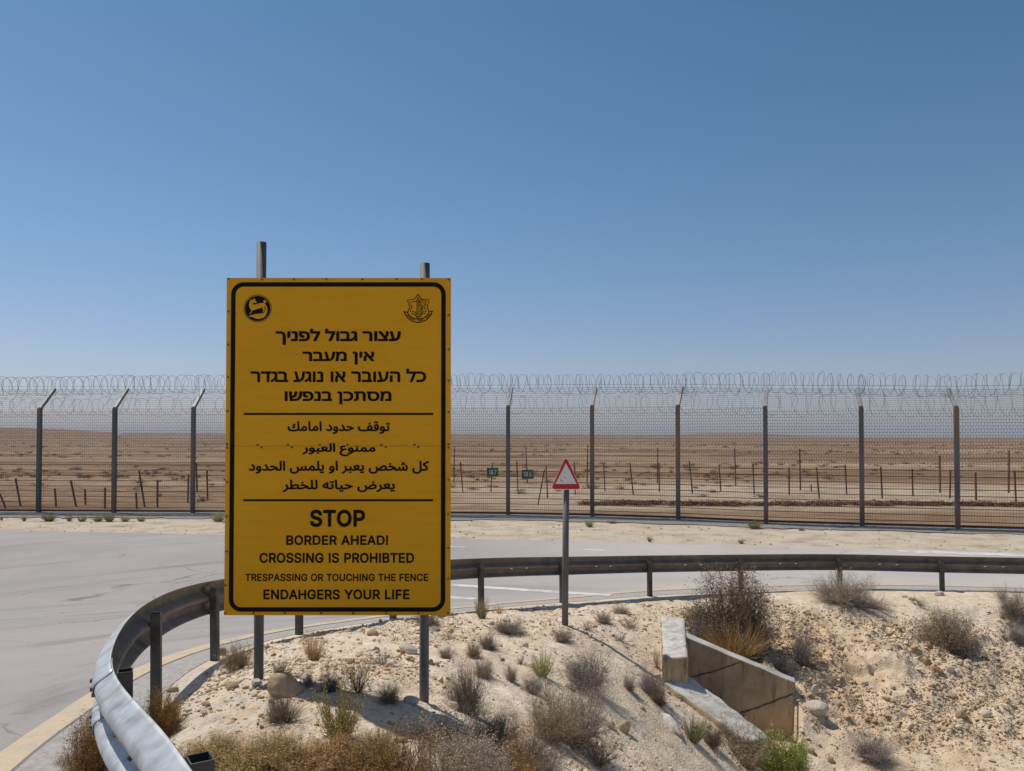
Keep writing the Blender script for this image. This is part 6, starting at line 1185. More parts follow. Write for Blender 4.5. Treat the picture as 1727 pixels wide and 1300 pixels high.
# black border with round corners, as one flat ring
def ring(x0, x1, z0, z1, w, rad, y0, y1):
    n = 10
    def loop(i):
        xa, xb, za, zb, r = x0 + i, x1 - i, z0 + i, z1 - i, max(0.002, rad - i)
        L = []
        for cx, cz, a0 in ((xb - r, zb - r, 0), (xa + r, zb - r, 90), (xa + r, za + r, 180), (xb - r, za + r, 270)):
            for k in range(n + 1):
                q = math.radians(a0 + 90 * k / n); L.append((cx + r * math.cos(q), cz + r * math.sin(q)))
        return L
    A = loop(0); B = loop(w); m = len(A)
    V = [(a, y0, b) for a, b in A] + [(a, y0, b) for a, b in B] + [(a, y1, b) for a, b in A] + [(a, y1, b) for a, b in B]
    F = []
    for k in range(m):
        q = (k + 1) % m
        F += [(k, q, m + q, m + k), (k, 2 * m + k, 2 * m + q, q), (m + k, m + q, 3 * m + q, 3 * m + k)]
    mb = MB(); mb.add(V, F); return mb
PXM = (XR - XL) / 380.0
ring(lx(388), lx(751.3), lz(1031.5), lz(476), 7.4 * PXM, 21 * PXM, -0.0022, -0.0003).build('border_line', M['black'], sign)
for py in (698, 843.5):
    mb = MB(); mb.box((lx(411), -0.0022, lz(py + 1.7)), (lx(730.5), -0.0003, lz(py - 1.7))); mb.build('divider_line', M['black'], sign)
for t, nw, (a, b, t_, q) in zip(HEB, (3, 2, 5, 2), ((463.6, 675.7, 554, 581.6), (509, 631, 592.5, 615), (421.7, 718.6, 621.5, 644.7), (479.6, 660, 659.5, 682.3))):
    lay(decode(t), nw, 'hebrew_lettering', 0.040, lx(a), lx(b), lz(q), lz(t_), sign, M['black'])
for t, nw, (a, b, t_, q) in zip(ARA, (3, 2, 6, 3), ((485, 657.5, 710.3, 732), (509.7, 633.4, 747, 769.5), (419.8, 723.9, 777, 799), (476.8, 666.5, 808.8, 830))):
    lay(decode(t), nw, 'arabic_lettering', 0.034, lx(a), lx(b), lz(q), lz(t_), sign, M['black'])
for t, a, b, t_, q, bo in [('STOP', 523.4, 616.4, 859.2, 888.7, .052), ('BORDER AHEAD!', 483.8, 655.4, 902.5, 919.2, .046), ('CROSSING IS PROHIBTED', 439, 699, 932, 949.4, .046),
      ('TRESPASSING OR TOUCHING THE FENCE', 415.2, 722.8, 967.3, 980, .042), ('ENDAHGERS YOUR LIFE', 446, 691.5, 993.8, 1011, .046)]:
    lay(latin(t, 12), len(t.split(' ')), 'latin_lettering', bo, lx(a), lx(b), lz(q), lz(t_), sign, M['black'])

# emblems: flat filled shapes and line work
def flat_poly(polys, name, mat, y, thick=0.0006):
    cu = bpy.data.curves.new(name, 'CURVE'); cu.dimensions = '2D'; cu.fill_mode = 'BOTH'; cu.extrude = thick / 2
    for poly in polys:
        sp = cu.splines.new('POLY'); sp.points.add(len(poly) - 1)
        for q, (a, b) in zip(sp.points, poly): q.co = (a, b, 0, 1)
        sp.use_cyclic_u = True
    me = curve_to_mesh(cu, name)
    for v in me.vertices: v.co = (v.co.x, y - v.co.z, v.co.y)
    return link(name, me, mat, sign)
def circ(cx, cz, r, n=48): return [(cx + r * math.cos(2 * math.pi * k / n), cz + r * math.sin(2 * math.pi * k / n)) for k in range(n)]
ecx, ecz = lx(433), lz(520.2)
er = 23.4 * PXM
flat_poly([circ(ecx, ecz, er), circ(ecx, ecz, er * 0.965)], 'emblem_ring', M['black'], -0.0010)
flat_poly([circ(ecx, ecz, er * 0.92)], 'emblem_disc', M['black'], -0.0010)
FOX = [(505, 325), (540, 400), (595, 465), (560, 482), (490, 472), (452, 490), (460, 522), (520, 532), (600, 512), (690, 485), (780, 480), (806, 468), (798, 395), (840, 388), (888, 428), (888, 462),
       (842, 470), (836, 500), (880, 550), (916, 620), (924, 720), (895, 820), (830, 932), (760, 950), (660, 982), (560, 970), (470, 930), (345, 902), (345, 880), (440, 855), (560, 826), (700, 812), (800, 790),
       (848, 740), (868, 660), (862, 600), (842, 562), (834, 575), (836, 680), (820, 742), (795, 766), (775, 748), (802, 700), (770, 670), (758, 612), (690, 642), (600, 672), (500, 705), (437, 712), (431, 780),
       (390, 812), (340, 836), (368, 800), (408, 770), (408, 690), (360, 620), (340, 560), (355, 460), (388, 382), (440, 382), (480, 370)]
v_, f_ = fill([[(u, -v) for u, v in FOX[::-1]]])
link('emblem_animal', mesh_np('emblem_animal', np.array([(lx(400 + u / 18.57), -0.0022, lz(485 - v / 18.57)) for u, v in v_]), [f_]), M['sign_yellow'], sign)
# line emblem on the right: star, upright sword, leafy branch and a scroll
def E2(u, v): return (lx(670 + u / 18.57), lz(485 + v / 18.57))
def stroke(pts_, w):
    """a poly-line as a closed ribbon outline"""
    P_ = [Vector(E2(*p)) for p in pts_]
    w = w * PXM / 2
    L = []; R = []
    for i, p in enumerate(P_):
        a = P_[max(i - 1, 0)]; b = P_[min(i + 1, len(P_) - 1)]
        t = (b - a).normalized(); n = Vector((-t.y, t.x))
        L.append(p + n * w); R.append(p - n * w)
    return L, R
def strokes(lines, name, y):
    mb = MB()
    for pts_, w in lines:
        L, R = stroke(pts_, w)
        n = len(L)
        mb.add([(p.x, y, p.y) for p in L] + [(p.x, y, p.y) for p in R], [(i, i + 1, n + i + 1, n + i) for i in range(n - 1)])
    return mb.build(name, M['black'], sign)
def arc(cx, cy, rx, ry, a0, a1, n=16): return [(cx + rx * math.cos(math.radians(a0 + (a1 - a0) * k / n)), cy + ry * math.sin(math.radians(a0 + (a1 - a0) * k / n))) for k in range(n + 1)]
strokes([([(640, 205), (568, 305), (505, 375), (300, 388), (382, 605), (318, 770), (335, 800)], 1.5), ([(640, 205), (712, 305), (760, 372), (995, 385), (925, 600), (992, 762), (960, 800)], 1.5),
         ([(430, 822), (530, 830), (605, 950)], 1.3), ([(880, 812), (780, 818), (690, 935)], 1.3)], 'emblem_star', -0.0010)
strokes([([(600, 425), (560, 440), (375, 450), (450, 605), (392, 752), (540, 762), (600, 860)], 1.3), ([(770, 425), (905, 430), (855, 560)], 1.3), ([(860, 640), (905, 750), (790, 758), (690, 860)], 1.3)], 'emblem_star_inner', -0.0014)
strokes([([(605, 860), (605, 380), (640, 275), (672, 380), (672, 560)], 0.9), ([(640, 330), (640, 850)], 0.6), ([(600, 905), (690, 905)], 1.6), ([(610, 940), (640, 985), (680, 940)], 1.4)], 'emblem_sword', -0.0018)
lv = []
for (x0, y0, ln, an, w) in ((690, 560, 150, -85, 34), (700, 480, 120, -70, 34), (740, 640, 200, -62, 42), (690, 690, 170, -60, 36), (730, 740, 200, -50, 36), (670, 780, 190, -52, 34), (650, 640, 110, -60, 30), (665, 860, 150, -58, 30)):
    q = math.radians(an); c_, s_ = math.cos(q), math.sin(q)
    up_ = [(x0 + c_ * ln * k / 8 - s_ * w * math.sin(math.pi * k / 8), y0 + s_ * ln * k / 8 + c_ * w * math.sin(math.pi * k / 8)) for k in range(9)]
    dn_ = [(x0 + c_ * ln * k / 8 + s_ * w * math.sin(math.pi * k / 8), y0 + s_ * ln * k / 8 - c_ * w * math.sin(math.pi * k / 8)) for k in range(9)]
    lv += [(up_, 0.55), (dn_, 0.55)]
strokes(lv, 'emblem_branch', -0.0021)
strokes([(arc(645, 640, 445, 450, 168, 12, 30), 1.5), (arc(645, 570, 395, 415, 150, 30, 26), 1.3), ([(190, 745), (205, 770), (310, 768)], 1.6), ([(1110, 735), (1090, 750), (995, 748)], 1.6), ([(225, 830), (255, 870)], 1.5), ([(1070, 820), (1040, 870)], 1.5)], 'emblem_scroll', -0.0013)
heb = '\u05e6\u05d1\u05d0 \u05d4\u05d2\u05e0\u05d4 \u05dc\u05d9\u05e9\u05e8\u05d0\u05dc'
for k, ch in enumerate(heb):
    if ch == ' ': continue
    q = math.radians(36 + (144 - 36) * k / (len(heb) - 1))
    cx, cz = E2(645 + 418 * math.cos(q), 600 + 430 * math.sin(q))
    h = 3.1 * PXM; w_ = h * (0.45 if ch == '\u05d9' else 1)
    o = lay(decode(EMB[ch]), 1, 'emblem_letter', 0.02, -w_ / 2, w_ / 2, -h / 2, h / 2, sign, M['black'])[0]
    o.location = (cx, 0, cz); o.rotation_euler = (0, (q - math.pi / 2), 0)
# bolts round the edge and along the joint
BL = [(383, 470), (440, 471), (494, 471), (549, 471), (610, 471), (668, 470.5), (711, 470.5), (756, 471)]
BL += [(383.5, y) for y in (525, 581, 636, 693, 813, 871, 930)] + [(756.5, y) for y in (531, 589, 642, 695, 809, 867, 924, 976)]
BL += [(381.5, 1034), (430, 1034), (482, 1034), (543, 1034), (597, 1034), (652, 1034), (706, 1034), (756, 1034), (382, 987)]
BL += [(383, 749), (383, 755), (434.5, 750), (441, 754.5), (486, 750), (492.5, 754), (539, 750), (549, 754), (586, 750), (603, 754), (643, 750), (650.5, 754), (699, 750), (705.5, 754), (756.5, 749), (756.5, 755)]
mb = MB(); mb.cyl((0, 0.0002, 0), (0, -0.0035, 0), 0.0078, 10, r2=0.006)
bp = mb.build('bolt', M['bolt'], sign)
for k, (px, py) in enumerate(BL):
    o = bp if k == 0 else bp.copy()
    if k: COL.objects.link(o)
    o.location = (lx(px), -0.0001, lz(py))

# ------------------------------------------------------------------ triangular warning sign
TY = 11.0
b = P(953, 1056, TY)
tri = empty('triangular_road_sign', (b.x, TY, groundz(b.x, TY)))
tag(tri, 'small red-bordered white triangular road sign on a thin grey post', 'road sign')
TO = tri.location.copy()
zt_ = P(954.5, 822, TY).z - TO.z
mb = MB(); mb.cyl((0, 0.05, -0.3), (P(955, 830, TY).x - P(953, 1056, TY).x, 0.05, zt_), 0.0445, 18)
mb.build('post', M['pipe'], tri, smooth=True)
def rtri(x0, x1, z0, z1, r, n=6):
    pts_ = [Vector((x0, z0)), Vector((x1, z0)), Vector(((x0 + x1) / 2, z1))]
    out = []
    for i in range(3):
        p = pts_[i]; a = (pts_[i - 1] - p).normalized(); c = (pts_[(i + 1) % 3] - p).normalized()
        ang = a.angle(c); d = r / math.tan(ang / 2)
        ce = p + (a + c).normalized() * (r / math.sin(ang / 2))
        s = p + a * d - ce; e = p + c * d - ce
        a0 = math.atan2(s.y, s.x); a1 = math.atan2(e.y, e.x)
        while a1 < a0: a1 += 2 * math.pi
        if a1 - a0 > math.pi: a1 -= 2 * math.pi
        for k in range(n + 1):
            q = a0 + (a1 - a0) * k / n; out.append((ce.x + r * math.cos(q), ce.y + r * math.sin(q)))
    return out
def plate(poly, y0, y1, name, mat, parent, hole=None):
    cu = bpy.data.curves.new(name, 'CURVE'); cu.dimensions = '2D'; cu.fill_mode = 'BOTH'; cu.extrude = abs(y1 - y0) / 2
    for pl in [poly] + ([hole] if hole else []):
        sp = cu.splines.new('POLY'); sp.points.add(len(pl) - 1)
        for q, (a, c) in zip(sp.points, pl): q.co = (a, c, 0, 1)
        sp.use_cyclic_u = True
    me = curve_to_mesh(cu, name)
    for v in me.vertices: v.co = (v.co.x, (y0 + y1) / 2 - v.co.z, v.co.y)
    return link(name, me, mat, parent)
def tx(px): return P(px, 800, TY).x - TO.x
def tz(py): return P(954, py, TY).z - TO.z
plate(rtri(tx(928.6), tx(980.6), tz(825.6), tz(767), 0.03), -0.004, 0.0, 'plate', M['white'], tri)
plate(rtri(tx(929.7), tx(979.5), tz(824.6), tz(769), 0.027), -0.007, -0.0045, 'red_border', M['red'], tri, rtri(tx(936.5), tx(972.6), tz(816.2), tz(781), 0.003))
dm = MB(); dm.cyl((tx(953.2), -0.0042, tz(804.7)), (tx(953.2), -0.0065, tz(804.7)), 0.0085, 10); dm.build('bolt', M['bolt'], tri)
sc_ = MB(); sc_.box((tx(945), -0.0052, tz(811)), (tx(947.5), -0.0041, tz(809))); sc_.box((tx(948), -0.0052, tz(812.5)), (tx(949.5), -0.0041, tz(810.8)))
sc_.build('scuff_mark', M['rock_grey'], tri)
br_ = MB(); br_.box((-0.06, 0.0, tz(812)), (0.07, 0.1, tz(807))); br_.build('clamp', M['galv_dark'], tri)

# ------------------------------------------------------------------ old barbed wire fences beyond, and number plates
def PB(px, py):
    return flat(px, py, 0.05)
def old_fence(items, label, wires, rad):
    """items: (px_top, py_top, px_base, py_base)"""
    base = [PB(c, d) for a, b_, c, d in items]
    r = empty('barbed_wire_fence', base[len(base) // 2])
    tag(r, label, 'fence', 'old barbed wire fences on the plain')
    o = r.location
    tops = []
    for (a, b_, c, d), p in zip(items, base):
        t = P(a, b_, p.y)
        tops.append(t)
        mb = MB(); mb.bar(p - Vector((0, 0, .25)) - o, t - o, rad, rad, (1, 0, 0))
        mb.build('post', M['rust_wire'], r)
    sg = []
    for (p, t), (p2, t2) in zip(zip(base[:-1], tops[:-1]), zip(base[1:], tops[1:])):
        for w in wires:
            a = p.lerp(t, w) - o; b_ = p2.lerp(t2, w) - o
            m_ = (a + b_) / 2 - Vector((0, 0, 0.03))
            sg.append((*a, *m_, .006, .006)); sg.append((*m_, *b_, .006, .006))
    link('barbed_wire', tube_mesh('barbed_wire', sg), M['rust_wire'], r)
    return r
def z3(l): return [(a / 4.192, b_ / 4.192 + 610, c / 4.192, d / 4.192 + 610) for a, b_, c, d in l]
def z4(l): return [(760 + a / 3.524, b_ / 3.524 + 610, 760 + c / 3.524, d / 3.524 + 610) for a, b_, c, d in l]
def z5(l): return [(1240 + a / 3.546, b_ / 3.546 + 610, 1240 + c / 3.546, d / 3.546 + 610) for a, b_, c, d in l]
low = z3([(-130, 880, -90, 1022), (0, 935, 55, 1025), (110, 825, 152, 1010), (388, 895, 400, 1018), (500, 835, 545, 1010), (602, 900, 606, 1000), (743, 890, 743, 1028), (962, 925, 970, 1028), (983, 770, 1030, 1020), (1113, 835, 1115, 1022), (1333, 795, 1328, 990), (1463, 765, 1470, 965)])
low += z4([(-700, 600, -690, 780), (-480, 600, -470, 775), (-250, 600, -240, 770), (57, 595, 75, 765), (248, 608, 238, 765), (393, 590, 402, 775), (568, 620, 577, 800), (735, 595, 742, 780), (910, 610, 918, 760), (1065, 600, 1088, 780), (1238, 600, 1241, 765), (1418, 590, 1440, 778), (1595, 610, 1607, 765)])
low += z5([(105, 610, 115, 790), (321, 630, 323, 790), (485, 630, 505, 812), (657, 615, 668, 790), (870, 630, 880, 810), (1058, 640, 1063, 798), (1287, 645, 1283, 808), (1437, 660, 1440, 820), (1670, 650, 1680, 830), (1880, 650, 1890, 835)])
tall = z3([(1388, 715, 1395, 915)]) + z4([(-300, 510, -300, 715), (22, 505, 20, 712), (447, 505, 457, 715), (815, 495, 810, 715), (1231, 510, 1229, 716), (1688, 515, 1695, 735)]) + z5([(385, 520, 390, 765), (1223, 560, 1225, 780), (1637, 530, 1635, 780), (2050, 540, 2050, 790)])
old_fence(low, 'old rusty barbed wire fence of short leaning pickets behind the mesh fence', (0.35, 0.65, 0.93), 0.055)
old_fence(tall, 'rusty barbed wire fence of widely spaced tall pickets standing farthest out', (0.5, 0.75, 0.97), 0.06)
def leaning(px, py, cx, cy, label):
    p = PB(cx, cy); t = P(px, py, p.y + 0.2)
    mb = MB(); mb.bar(p - Vector((0, 0, .2)), t, .05, .05, (1, 0, 0))
    tag(mb.build('leaning_picket', M['rust_wire']), label, 'picket')
leaning(760 + 558 / 3.524, 640 / 3.524 + 610, 760 + 515 / 3.524, 845 / 3.524 + 610, 'rusty picket leaning sideways between the 186 plate and the triangular sign')
leaning(1240 + 453 / 3.546, 735 / 3.546 + 610, 1240 + 457 / 3.546, 772 / 3.546 + 610, 'short rusty stub of a picket on the sand behind the mesh')
def marker(num, cx, cy, w, h, Y, label):
    c = P(cx, cy, Y)
    r = empty('number_plate', (c.x, Y, c.z - 0.28))
    tag(r, label, 'number plate', 'green number plates on the barbed wire fence')
    hw = w / FPX * Y / 2; hh = h / FPX * Y / 2
    zc = 0.28
    mb = MB(); mb.box((-hw, 0, zc - hh), (hw, 0.004, zc + hh)); mb.build('plate', M['green_sign'], r)
    lay(latin(num, 40), 1, 'digits', 0.03, -hw * 0.68, hw * 0.68, zc - hh * 0.52, zc + hh * 0.55, r, M['white'], -0.001, 0.0003)
    mb = MB(); mb.box((-0.012, 0.005, zc - hh - 0.02), (0.012, 0.02, zc + hh + 0.06)); mb.build('hanger', M['rust_wire'], r)
y187 = PB(760 + 238 / 3.524, 765 / 3.524 + 610).y - 0.12
y186 = PB(760 + 457 / 3.524, 715 / 3.524 + 610).y - 0.12
marker('187', 830.8, 796.3, 19.5, 15, y187, 'green number plate reading 187 on a rusty picket')
marker('186', 889.8, 799.6, 19.8, 14.8, y186, 'green number plate reading 186 on a rusty picket')

# ------------------------------------------------------------------ concrete culvert
LOW = EYE - 4.35
culv = empty('culvert_headwall', ((NW[0].x + FW[0].x) / 2, (NW[0].y + FW[0].y) / 2, EYE - 4.06))
tag(culv, 'broken concrete culvert headwall with two wing walls set in the bank', 'culvert')
CO = culv.location.copy()
def slab(top, name, mat, low=LOW, sub=0.09, rough=0.012, seed=1, edge=0.03, mat_top=None):
    """solid under a four-cornered top (order: a b c d round), with worn, uneven faces and edges"""
    t = [Vector(p) - CO for p in top]
    bb = [Vector((p.x, p.y, low - CO.z)) for p in t]
    bm = bmesh.new()
    v = [bm.verts.new(p) for p in bb + t]
    for f in ((3, 2, 1, 0), (4, 5, 6, 7), (0, 1, 5, 4), (1, 2, 6, 5), (2, 3, 7, 6), (3, 0, 4, 7)):
        bm.faces.new([v[i] for i in f])
    bmesh.ops.recalc_face_normals(bm, faces=bm.faces)
    ed = [e for e in bm.edges]
    bmesh.ops.bevel(bm, geom=ed, offset=edge * 0.5, segments=2, affect='EDGES', profile=0.6)
    for it in range(5):
        ed = [e for e in bm.edges if e.calc_length() > sub]
        if not ed: break
        bmesh.ops.subdivide_edges(bm, edges=ed, cuts=1, use_grid_fill=True)
    bmesh.ops.triangulate(bm, faces=bm.faces)
    bm.normal_update()
    nn = [(q, q.normal.copy()) for q in bm.verts]
    for q, n in nn:
        a = float(fbm(q.co.x * 1.0 + q.co.z * 0.7 + 31 * seed, q.co.y + q.co.z * 1.3, 0.16, 4, seed * 7))
        q.co += n * (a * rough * 2)
    if mat_top:
        bm.normal_update()
        for f in bm.faces:
            f.material_index = 1 if f.normal.z > 0.55 else 0
    me = bpy.data.meshes.new(name); bm.to_mesh(me); bm.free()
    return link(name, me, [mat, mat_top] if mat_top else mat, culv, True)
par_low = EYE - 4.3
slab(PA, 'parapet', M['wing'], sub=0.05, rough=0.010, seed=2, edge=0.07, mat_top=M['lime'])
slab(NW, 'near_wing_wall', M['wing'], sub=0.05, rough=0.010, seed=3, edge=0.05, mat_top=M['lime'])
thk = Vector((0.07, 0.2, 0.0))
fw_top = [FW[0], FW[2], FW[2] + thk, FW[0] + thk]
slab(fw_top, 'far_wing_wall', M['wing'], sub=0.06, rough=0.006, seed=4, edge=0.03, mat_top=M['concrete'])
fn = Vector((-(FW[2].y - FW[0].y), FW[2].x - FW[0].x, 0)).normalized()
if fn.y > 0: fn = -fn
def on_wall(px, py):
    """point on the far wing's face"""
    d = ray(px, py); d = Vector(d)
    o = Vector((0, 0, EYE)); t = (FW[0] - o).dot(fn) / d.dot(fn)
    return o + d * t
def joint(pts_, w, seed):
    rj = random.Random(seed); mb = MB(); P_ = []
    for (a, b_), (c, d) in zip(pts_[:-1], pts_[1:]):
        for k in range(9): P_.append((a + (c - a) * k / 9 + rj.uniform(-.5, .5), b_ + (d - b_) * k / 9 + rj.uniform(-.8, .8)))
    P_.append(pts_[-1])
    V = []
    for (a, b_) in P_:
        ww_ = w * rj.uniform(.5, 1.4)
        for s, of in ((-1, 0.012), (1, 0.012), (1, -0.02), (-1, -0.02)):
            V.append(on_wall(a, b_ + s * ww_) + fn * of - CO)
    F = []
    for k in range(len(P_) - 1):
        for j in range(4): F.append((k * 4 + j, k * 4 + (j + 1) % 4, k * 4 + 4 + (j + 1) % 4, k * 4 + 4 + j))
    mb.add(V, F); mb.build('casting_joint', M['crack'], culv)
joint([(1166, 1142), (1205, 1132), (1235, 1122), (1250, 1115)], 0.8, 1)
joint([(1247, 1203), (1285, 1191), (1338, 1170)], 0.9, 2)

# ------------------------------------------------------------------ stones
def rock_mesh(name, seed, sx, sy, sz, sub=3, cuts=7, rough=0.12):
    rj = random.Random(seed)
    bm = bmesh.new()
    bmesh.ops.create_icosphere(bm, subdivisions=sub, radius=1.0)
    pl = []
    for k in range(cuts):
        n = Vector((rj.gauss(0, 1), rj.gauss(0, 1), rj.gauss(0, .8))).normalized()
        pl.append((n, rj.uniform(0.62, 0.92)))
    ox = rj.uniform(0, 50)
    for v in bm.verts:
        c = v.co.copy()
        for n, d in pl:
            q = c.dot(n)
            if q > d: c -= n * (q - d) * 0.9
        c *= 1 + rough * float(fbm(c.x * 1.3 + c.z + ox, c.y * 1.2 - c.z * .7 + ox, 0.7, 4, seed % 97))
        v.co = Vector((c.x * sx, c.y * sy, c.z * sz))
    me = bpy.data.meshes.new(name); bm.to_mesh(me); bm.free()
    return me
def rock(px, py, w, h, mat, label, seed, name='rock', cuts=7, sink=0.25, group=None, cat='rock', deep=0.8, rz=None):
    g = G(px, py)
    k = g.y / FPX
    a = w * k / 2; c = h * k / 2
    me = rock_mesh(name, seed, a, a * deep, c * 1.05, 3, cuts)
    o = link(name, me, M[mat], None, True)
    o.location = (g.x, g.y + a * deep * 0.6, groundz(g.x, g.y + a * deep * 0.6) + c * (1 - 2 * sink))
    rj = random.Random(seed)
    o.rotation_euler = (rj.uniform(-.2, .2), rj.uniform(-.2, .2), rj.uniform(-.5, .5) if rz is None else rz)
    tag(o, label, cat, group or 'rocks lying on the mound and bank')
    return o
ROCKS = [
    (474, 1175, 68, 47, 'rock_tan', 'large rounded tan boulder beside the left sign post', 12),
    (389, 1158, 26, 14, 'rock_tan', 'flat tan stone between the guardrail shadow and the boulder', 2),
    (373, 1106, 15, 17, 'rock_rust', 'brown stump-like rock at the foot of a guardrail post', 3),
    (289, 1168, 20, 11, 'rock_tan', 'small tan stone in the guardrail shadow', 4),
    (432, 1150, 22, 14, 'rock_pale', 'whitish stone between left sign post and boulder', 5),
    (628, 1072, 22, 13, 'rock_tan', 'tan stone below the middle of the sign board', 6),
    (736, 1064, 14, 9, 'rock_grey', 'dark grey stone just right of the right sign post', 7),
    (688, 1102, 34, 20, 'rock_pale', 'broad pale stone left of the right sign post', 8),
    (679, 1104, 9, 9, 'rock_rust', 'small brown stone in front of the broad pale stone', 9),
    (588, 1126, 24, 11, 'rock_rust', 'orange-brown flat stone under the sign', 10),
    (726, 1121, 10, 12, 'rock_rust', 'upright brown stone touching the right sign post', 11),
    (763, 1200, 20, 22, 'rock_pale', 'white jagged stone at the base of the grey bush by the right post', 31),
    (691, 1194, 34, 16, 'rock_pale', 'bluish white lump of footing at the right sign post', 13),
    (634, 1099, 12, 11, 'rock_rust', 'reddish brown pebble between the sign posts', 14),
    (585, 1065, 14, 6, 'rock_tan', 'thin tan stone at the road side behind the sign', 15),
    (830, 1054, 9, 7, 'rock_grey', 'dark stone near the green tuft by the guardrail', 16),
    (847, 1115, 9, 7, 'rock_rust', 'orange pebble alone on pale sand', 17),
    (886, 1091, 12, 11, 'rock_pale', 'white pebble among small grey bushes', 18),
    (960, 1162, 15, 14, 'rock_pale', 'white stone above the wide brown bush', 19),
    (1031, 1230, 18, 14, 'rock_tan', 'pale stone right of the wide brown bush', 20),
    (1053, 1238, 22, 26, 'rock_tan', 'tan cracked stone with a dark shadow near the concrete fragment', 21),
    (1380, 1212, 40, 26, 'rock_pale', 'large pale stone right of the culvert wing wall', 22),
    (1376, 1166, 15, 20, 'rock_pale', 'upright white stone above the large pale stone', 23),
    (1413, 1183, 14, 9, 'rock_pale', 'flat pale stone on the bank right of the culvert', 24),
    (1460, 1152, 15, 9, 'rock_pale', 'pale stone in the middle of the bank', 25),
    (1526, 1209, 20, 18, 'rock_pale', 'pale triangular stone low on the bank', 26),
    (1582, 1141, 26, 13, 'rock_rust', 'orange slab casting a dark shadow on the bank', 27),
    (1604, 1139, 14, 11, 'rock_pale', 'pale cube-like stone touching the orange slab', 28),
    (1623, 1207, 20, 15, 'rock_tan', 'tan stone low on the bank below the orange slab', 29),
    (1666, 1215, 15, 15, 'rock_pale', 'white stone lowest right on the bank', 30),
    (1566, 1122, 13, 13, 'rock_rust', 'brown clod above the orange slab', 1),
    (1568, 1104, 16, 14, 'rock_rust', 'dark brown clod highest above the orange slab', 32),
    (1587, 1005, 19, 10, 'rock_pale', 'white stone at the foot of the far right guardrail post', 33),
    (1527, 1006, 11, 6, 'rock_pale', 'small pale stone left of the far right guardrail post', 34),
    (1540, 1012, 14, 6, 'rock_tan', 'flat tan stone on the road side below the rail', 35),
    (1593, 1239, 18, 8, 'rock_tan', 'flat brown stone on the ditch floor', 36),
    (1370, 1273, 14, 12, 'rock_tan', 'rounded tan stone right of the green bush', 37),
    (1301, 1131, 22, 20, 'rock_pale', 'pale block behind the top of the long wing wall', 38),
    (1402, 1288, 12, 10, 'rock_tan', 'tan stone at the bottom right of the green bush', 39),
    (1294, 1017, 12, 8, 'rock_rust', 'small brown stone right of the big dark bush', 40),
]
for px, py, w, h, mt, lb, sd_ in ROCKS:
    o = rock(px, py, w, h, mt, lb, sd_, name='boulder' if w > 50 else 'rock')
# broken concrete fragment
g = G(1137, 1236)
mb = bmesh.new()
me = rock_mesh('concrete_fragment', 45, 0.07, 0.22, 0.05, 3, 5, 0.2)
o = link('concrete_fragment', me, M['lime'], None, True)
o.location = (g.x - 0.02, g.y + 0.1, groundz(g.x, g.y + 0.1) + 0.03)
o.rotation_euler = (0.35, 0.1, 0.42)
tag(o, 'long broken grey concrete fragment lying on sand below the headwall', 'concrete fragment')

# ------------------------------------------------------------------ loose rubble (uncountable)
def rubble(name, spots, label, seed, mat='rubble'):
    rg = np.random.default_rng(seed)
    pools = []
    for sub in (1, 2):
        bm = bmesh.new(); bmesh.ops.create_icosphere(bm, subdivisions=sub, radius=1.0)
        bv = np.array([v.co[:] for v in bm.verts]); bf = np.array([[v.index for v in f.verts] for f in bm.faces]); bm.free()
        L = []
        for k in range(70):
            q = bv.copy()
            for c in range(6):
                n = rg.normal(size=3); n /= np.linalg.norm(n); d = rg.uniform(.3, .7)
                q -= np.maximum(q @ n - d, 0)[:, None] * n
            L.append(q * (1 + rg.normal(0, .06, (len(q), 1))))
        pools.append((np.array(L), bf))
    spots = np.asarray(spots)
    V = []; F = []; off = 0
    for (pl, bf), m in ((pools[0], spots[:, 3] <= 0.028), (pools[1], spots[:, 3] > 0.028)):
        sp = spots[m]; n = len(sp)
        if not n: continue
        q = pl[rg.integers(0, len(pl), n)]
        sc3 = np.stack([rg.uniform(.7, 1.5, n), rg.uniform(.7, 1.2, n), rg.uniform(.45, .95, n)], 1) * sp[:, 3:4] * 1.25
        q = q * sc3[:, None, :]
        a = rg.uniform(0, 6.28, n); c_ = np.cos(a)[:, None]; s_ = np.sin(a)[:, None]
        x = q[:, :, 0] * c_ - q[:, :, 1] * s_; y = q[:, :, 0] * s_ + q[:, :, 1] * c_
        q = np.stack([x + sp[:, 0:1], y + sp[:, 1:2], q[:, :, 2] + sp[:, 2:3] + (sp[:, 3] * rg.uniform(-.1, .35, n))[:, None]], 2)
        nv = q.shape[1]
        V.append(q.reshape(-1, 3)); F.append((bf[None] + (np.arange(n) * nv)[:, None, None]).reshape(-1, 3) + off); off += n * nv
    me = mesh_np(name, np.concatenate(V), [np.concatenate(F)])
    o = link(name, me, M[mat])
    tag(o, label, 'rubble', None, 'stuff')
    return o
rg = np.random.default_rng(7)
def scatter(n, x0, x1, y0, y1, rmin, rmax, al, cond):
    x = rg.uniform(x0, x1, n); y = rg.uniform(y0, y1, n)
    keep = cond(x, y) > rg.random(n)
    x = x[keep]; y = y[keep]
    r = rmin * (1 - rg.random(len(x)) * (1 - (rmin / rmax) ** al)) ** (-1 / al)
    vis = (np.abs(x) < y * 0.70 + 0.4)
    x, y, r = x[vis], y[vis], r[vis]
    z = terrain(x, y)
    return np.stack([x, y, z, r], 1)
inside = lambda x, y: (sdist(x, y) < -0.12).astype(float) * (~inpoly(x, y, CHAN))
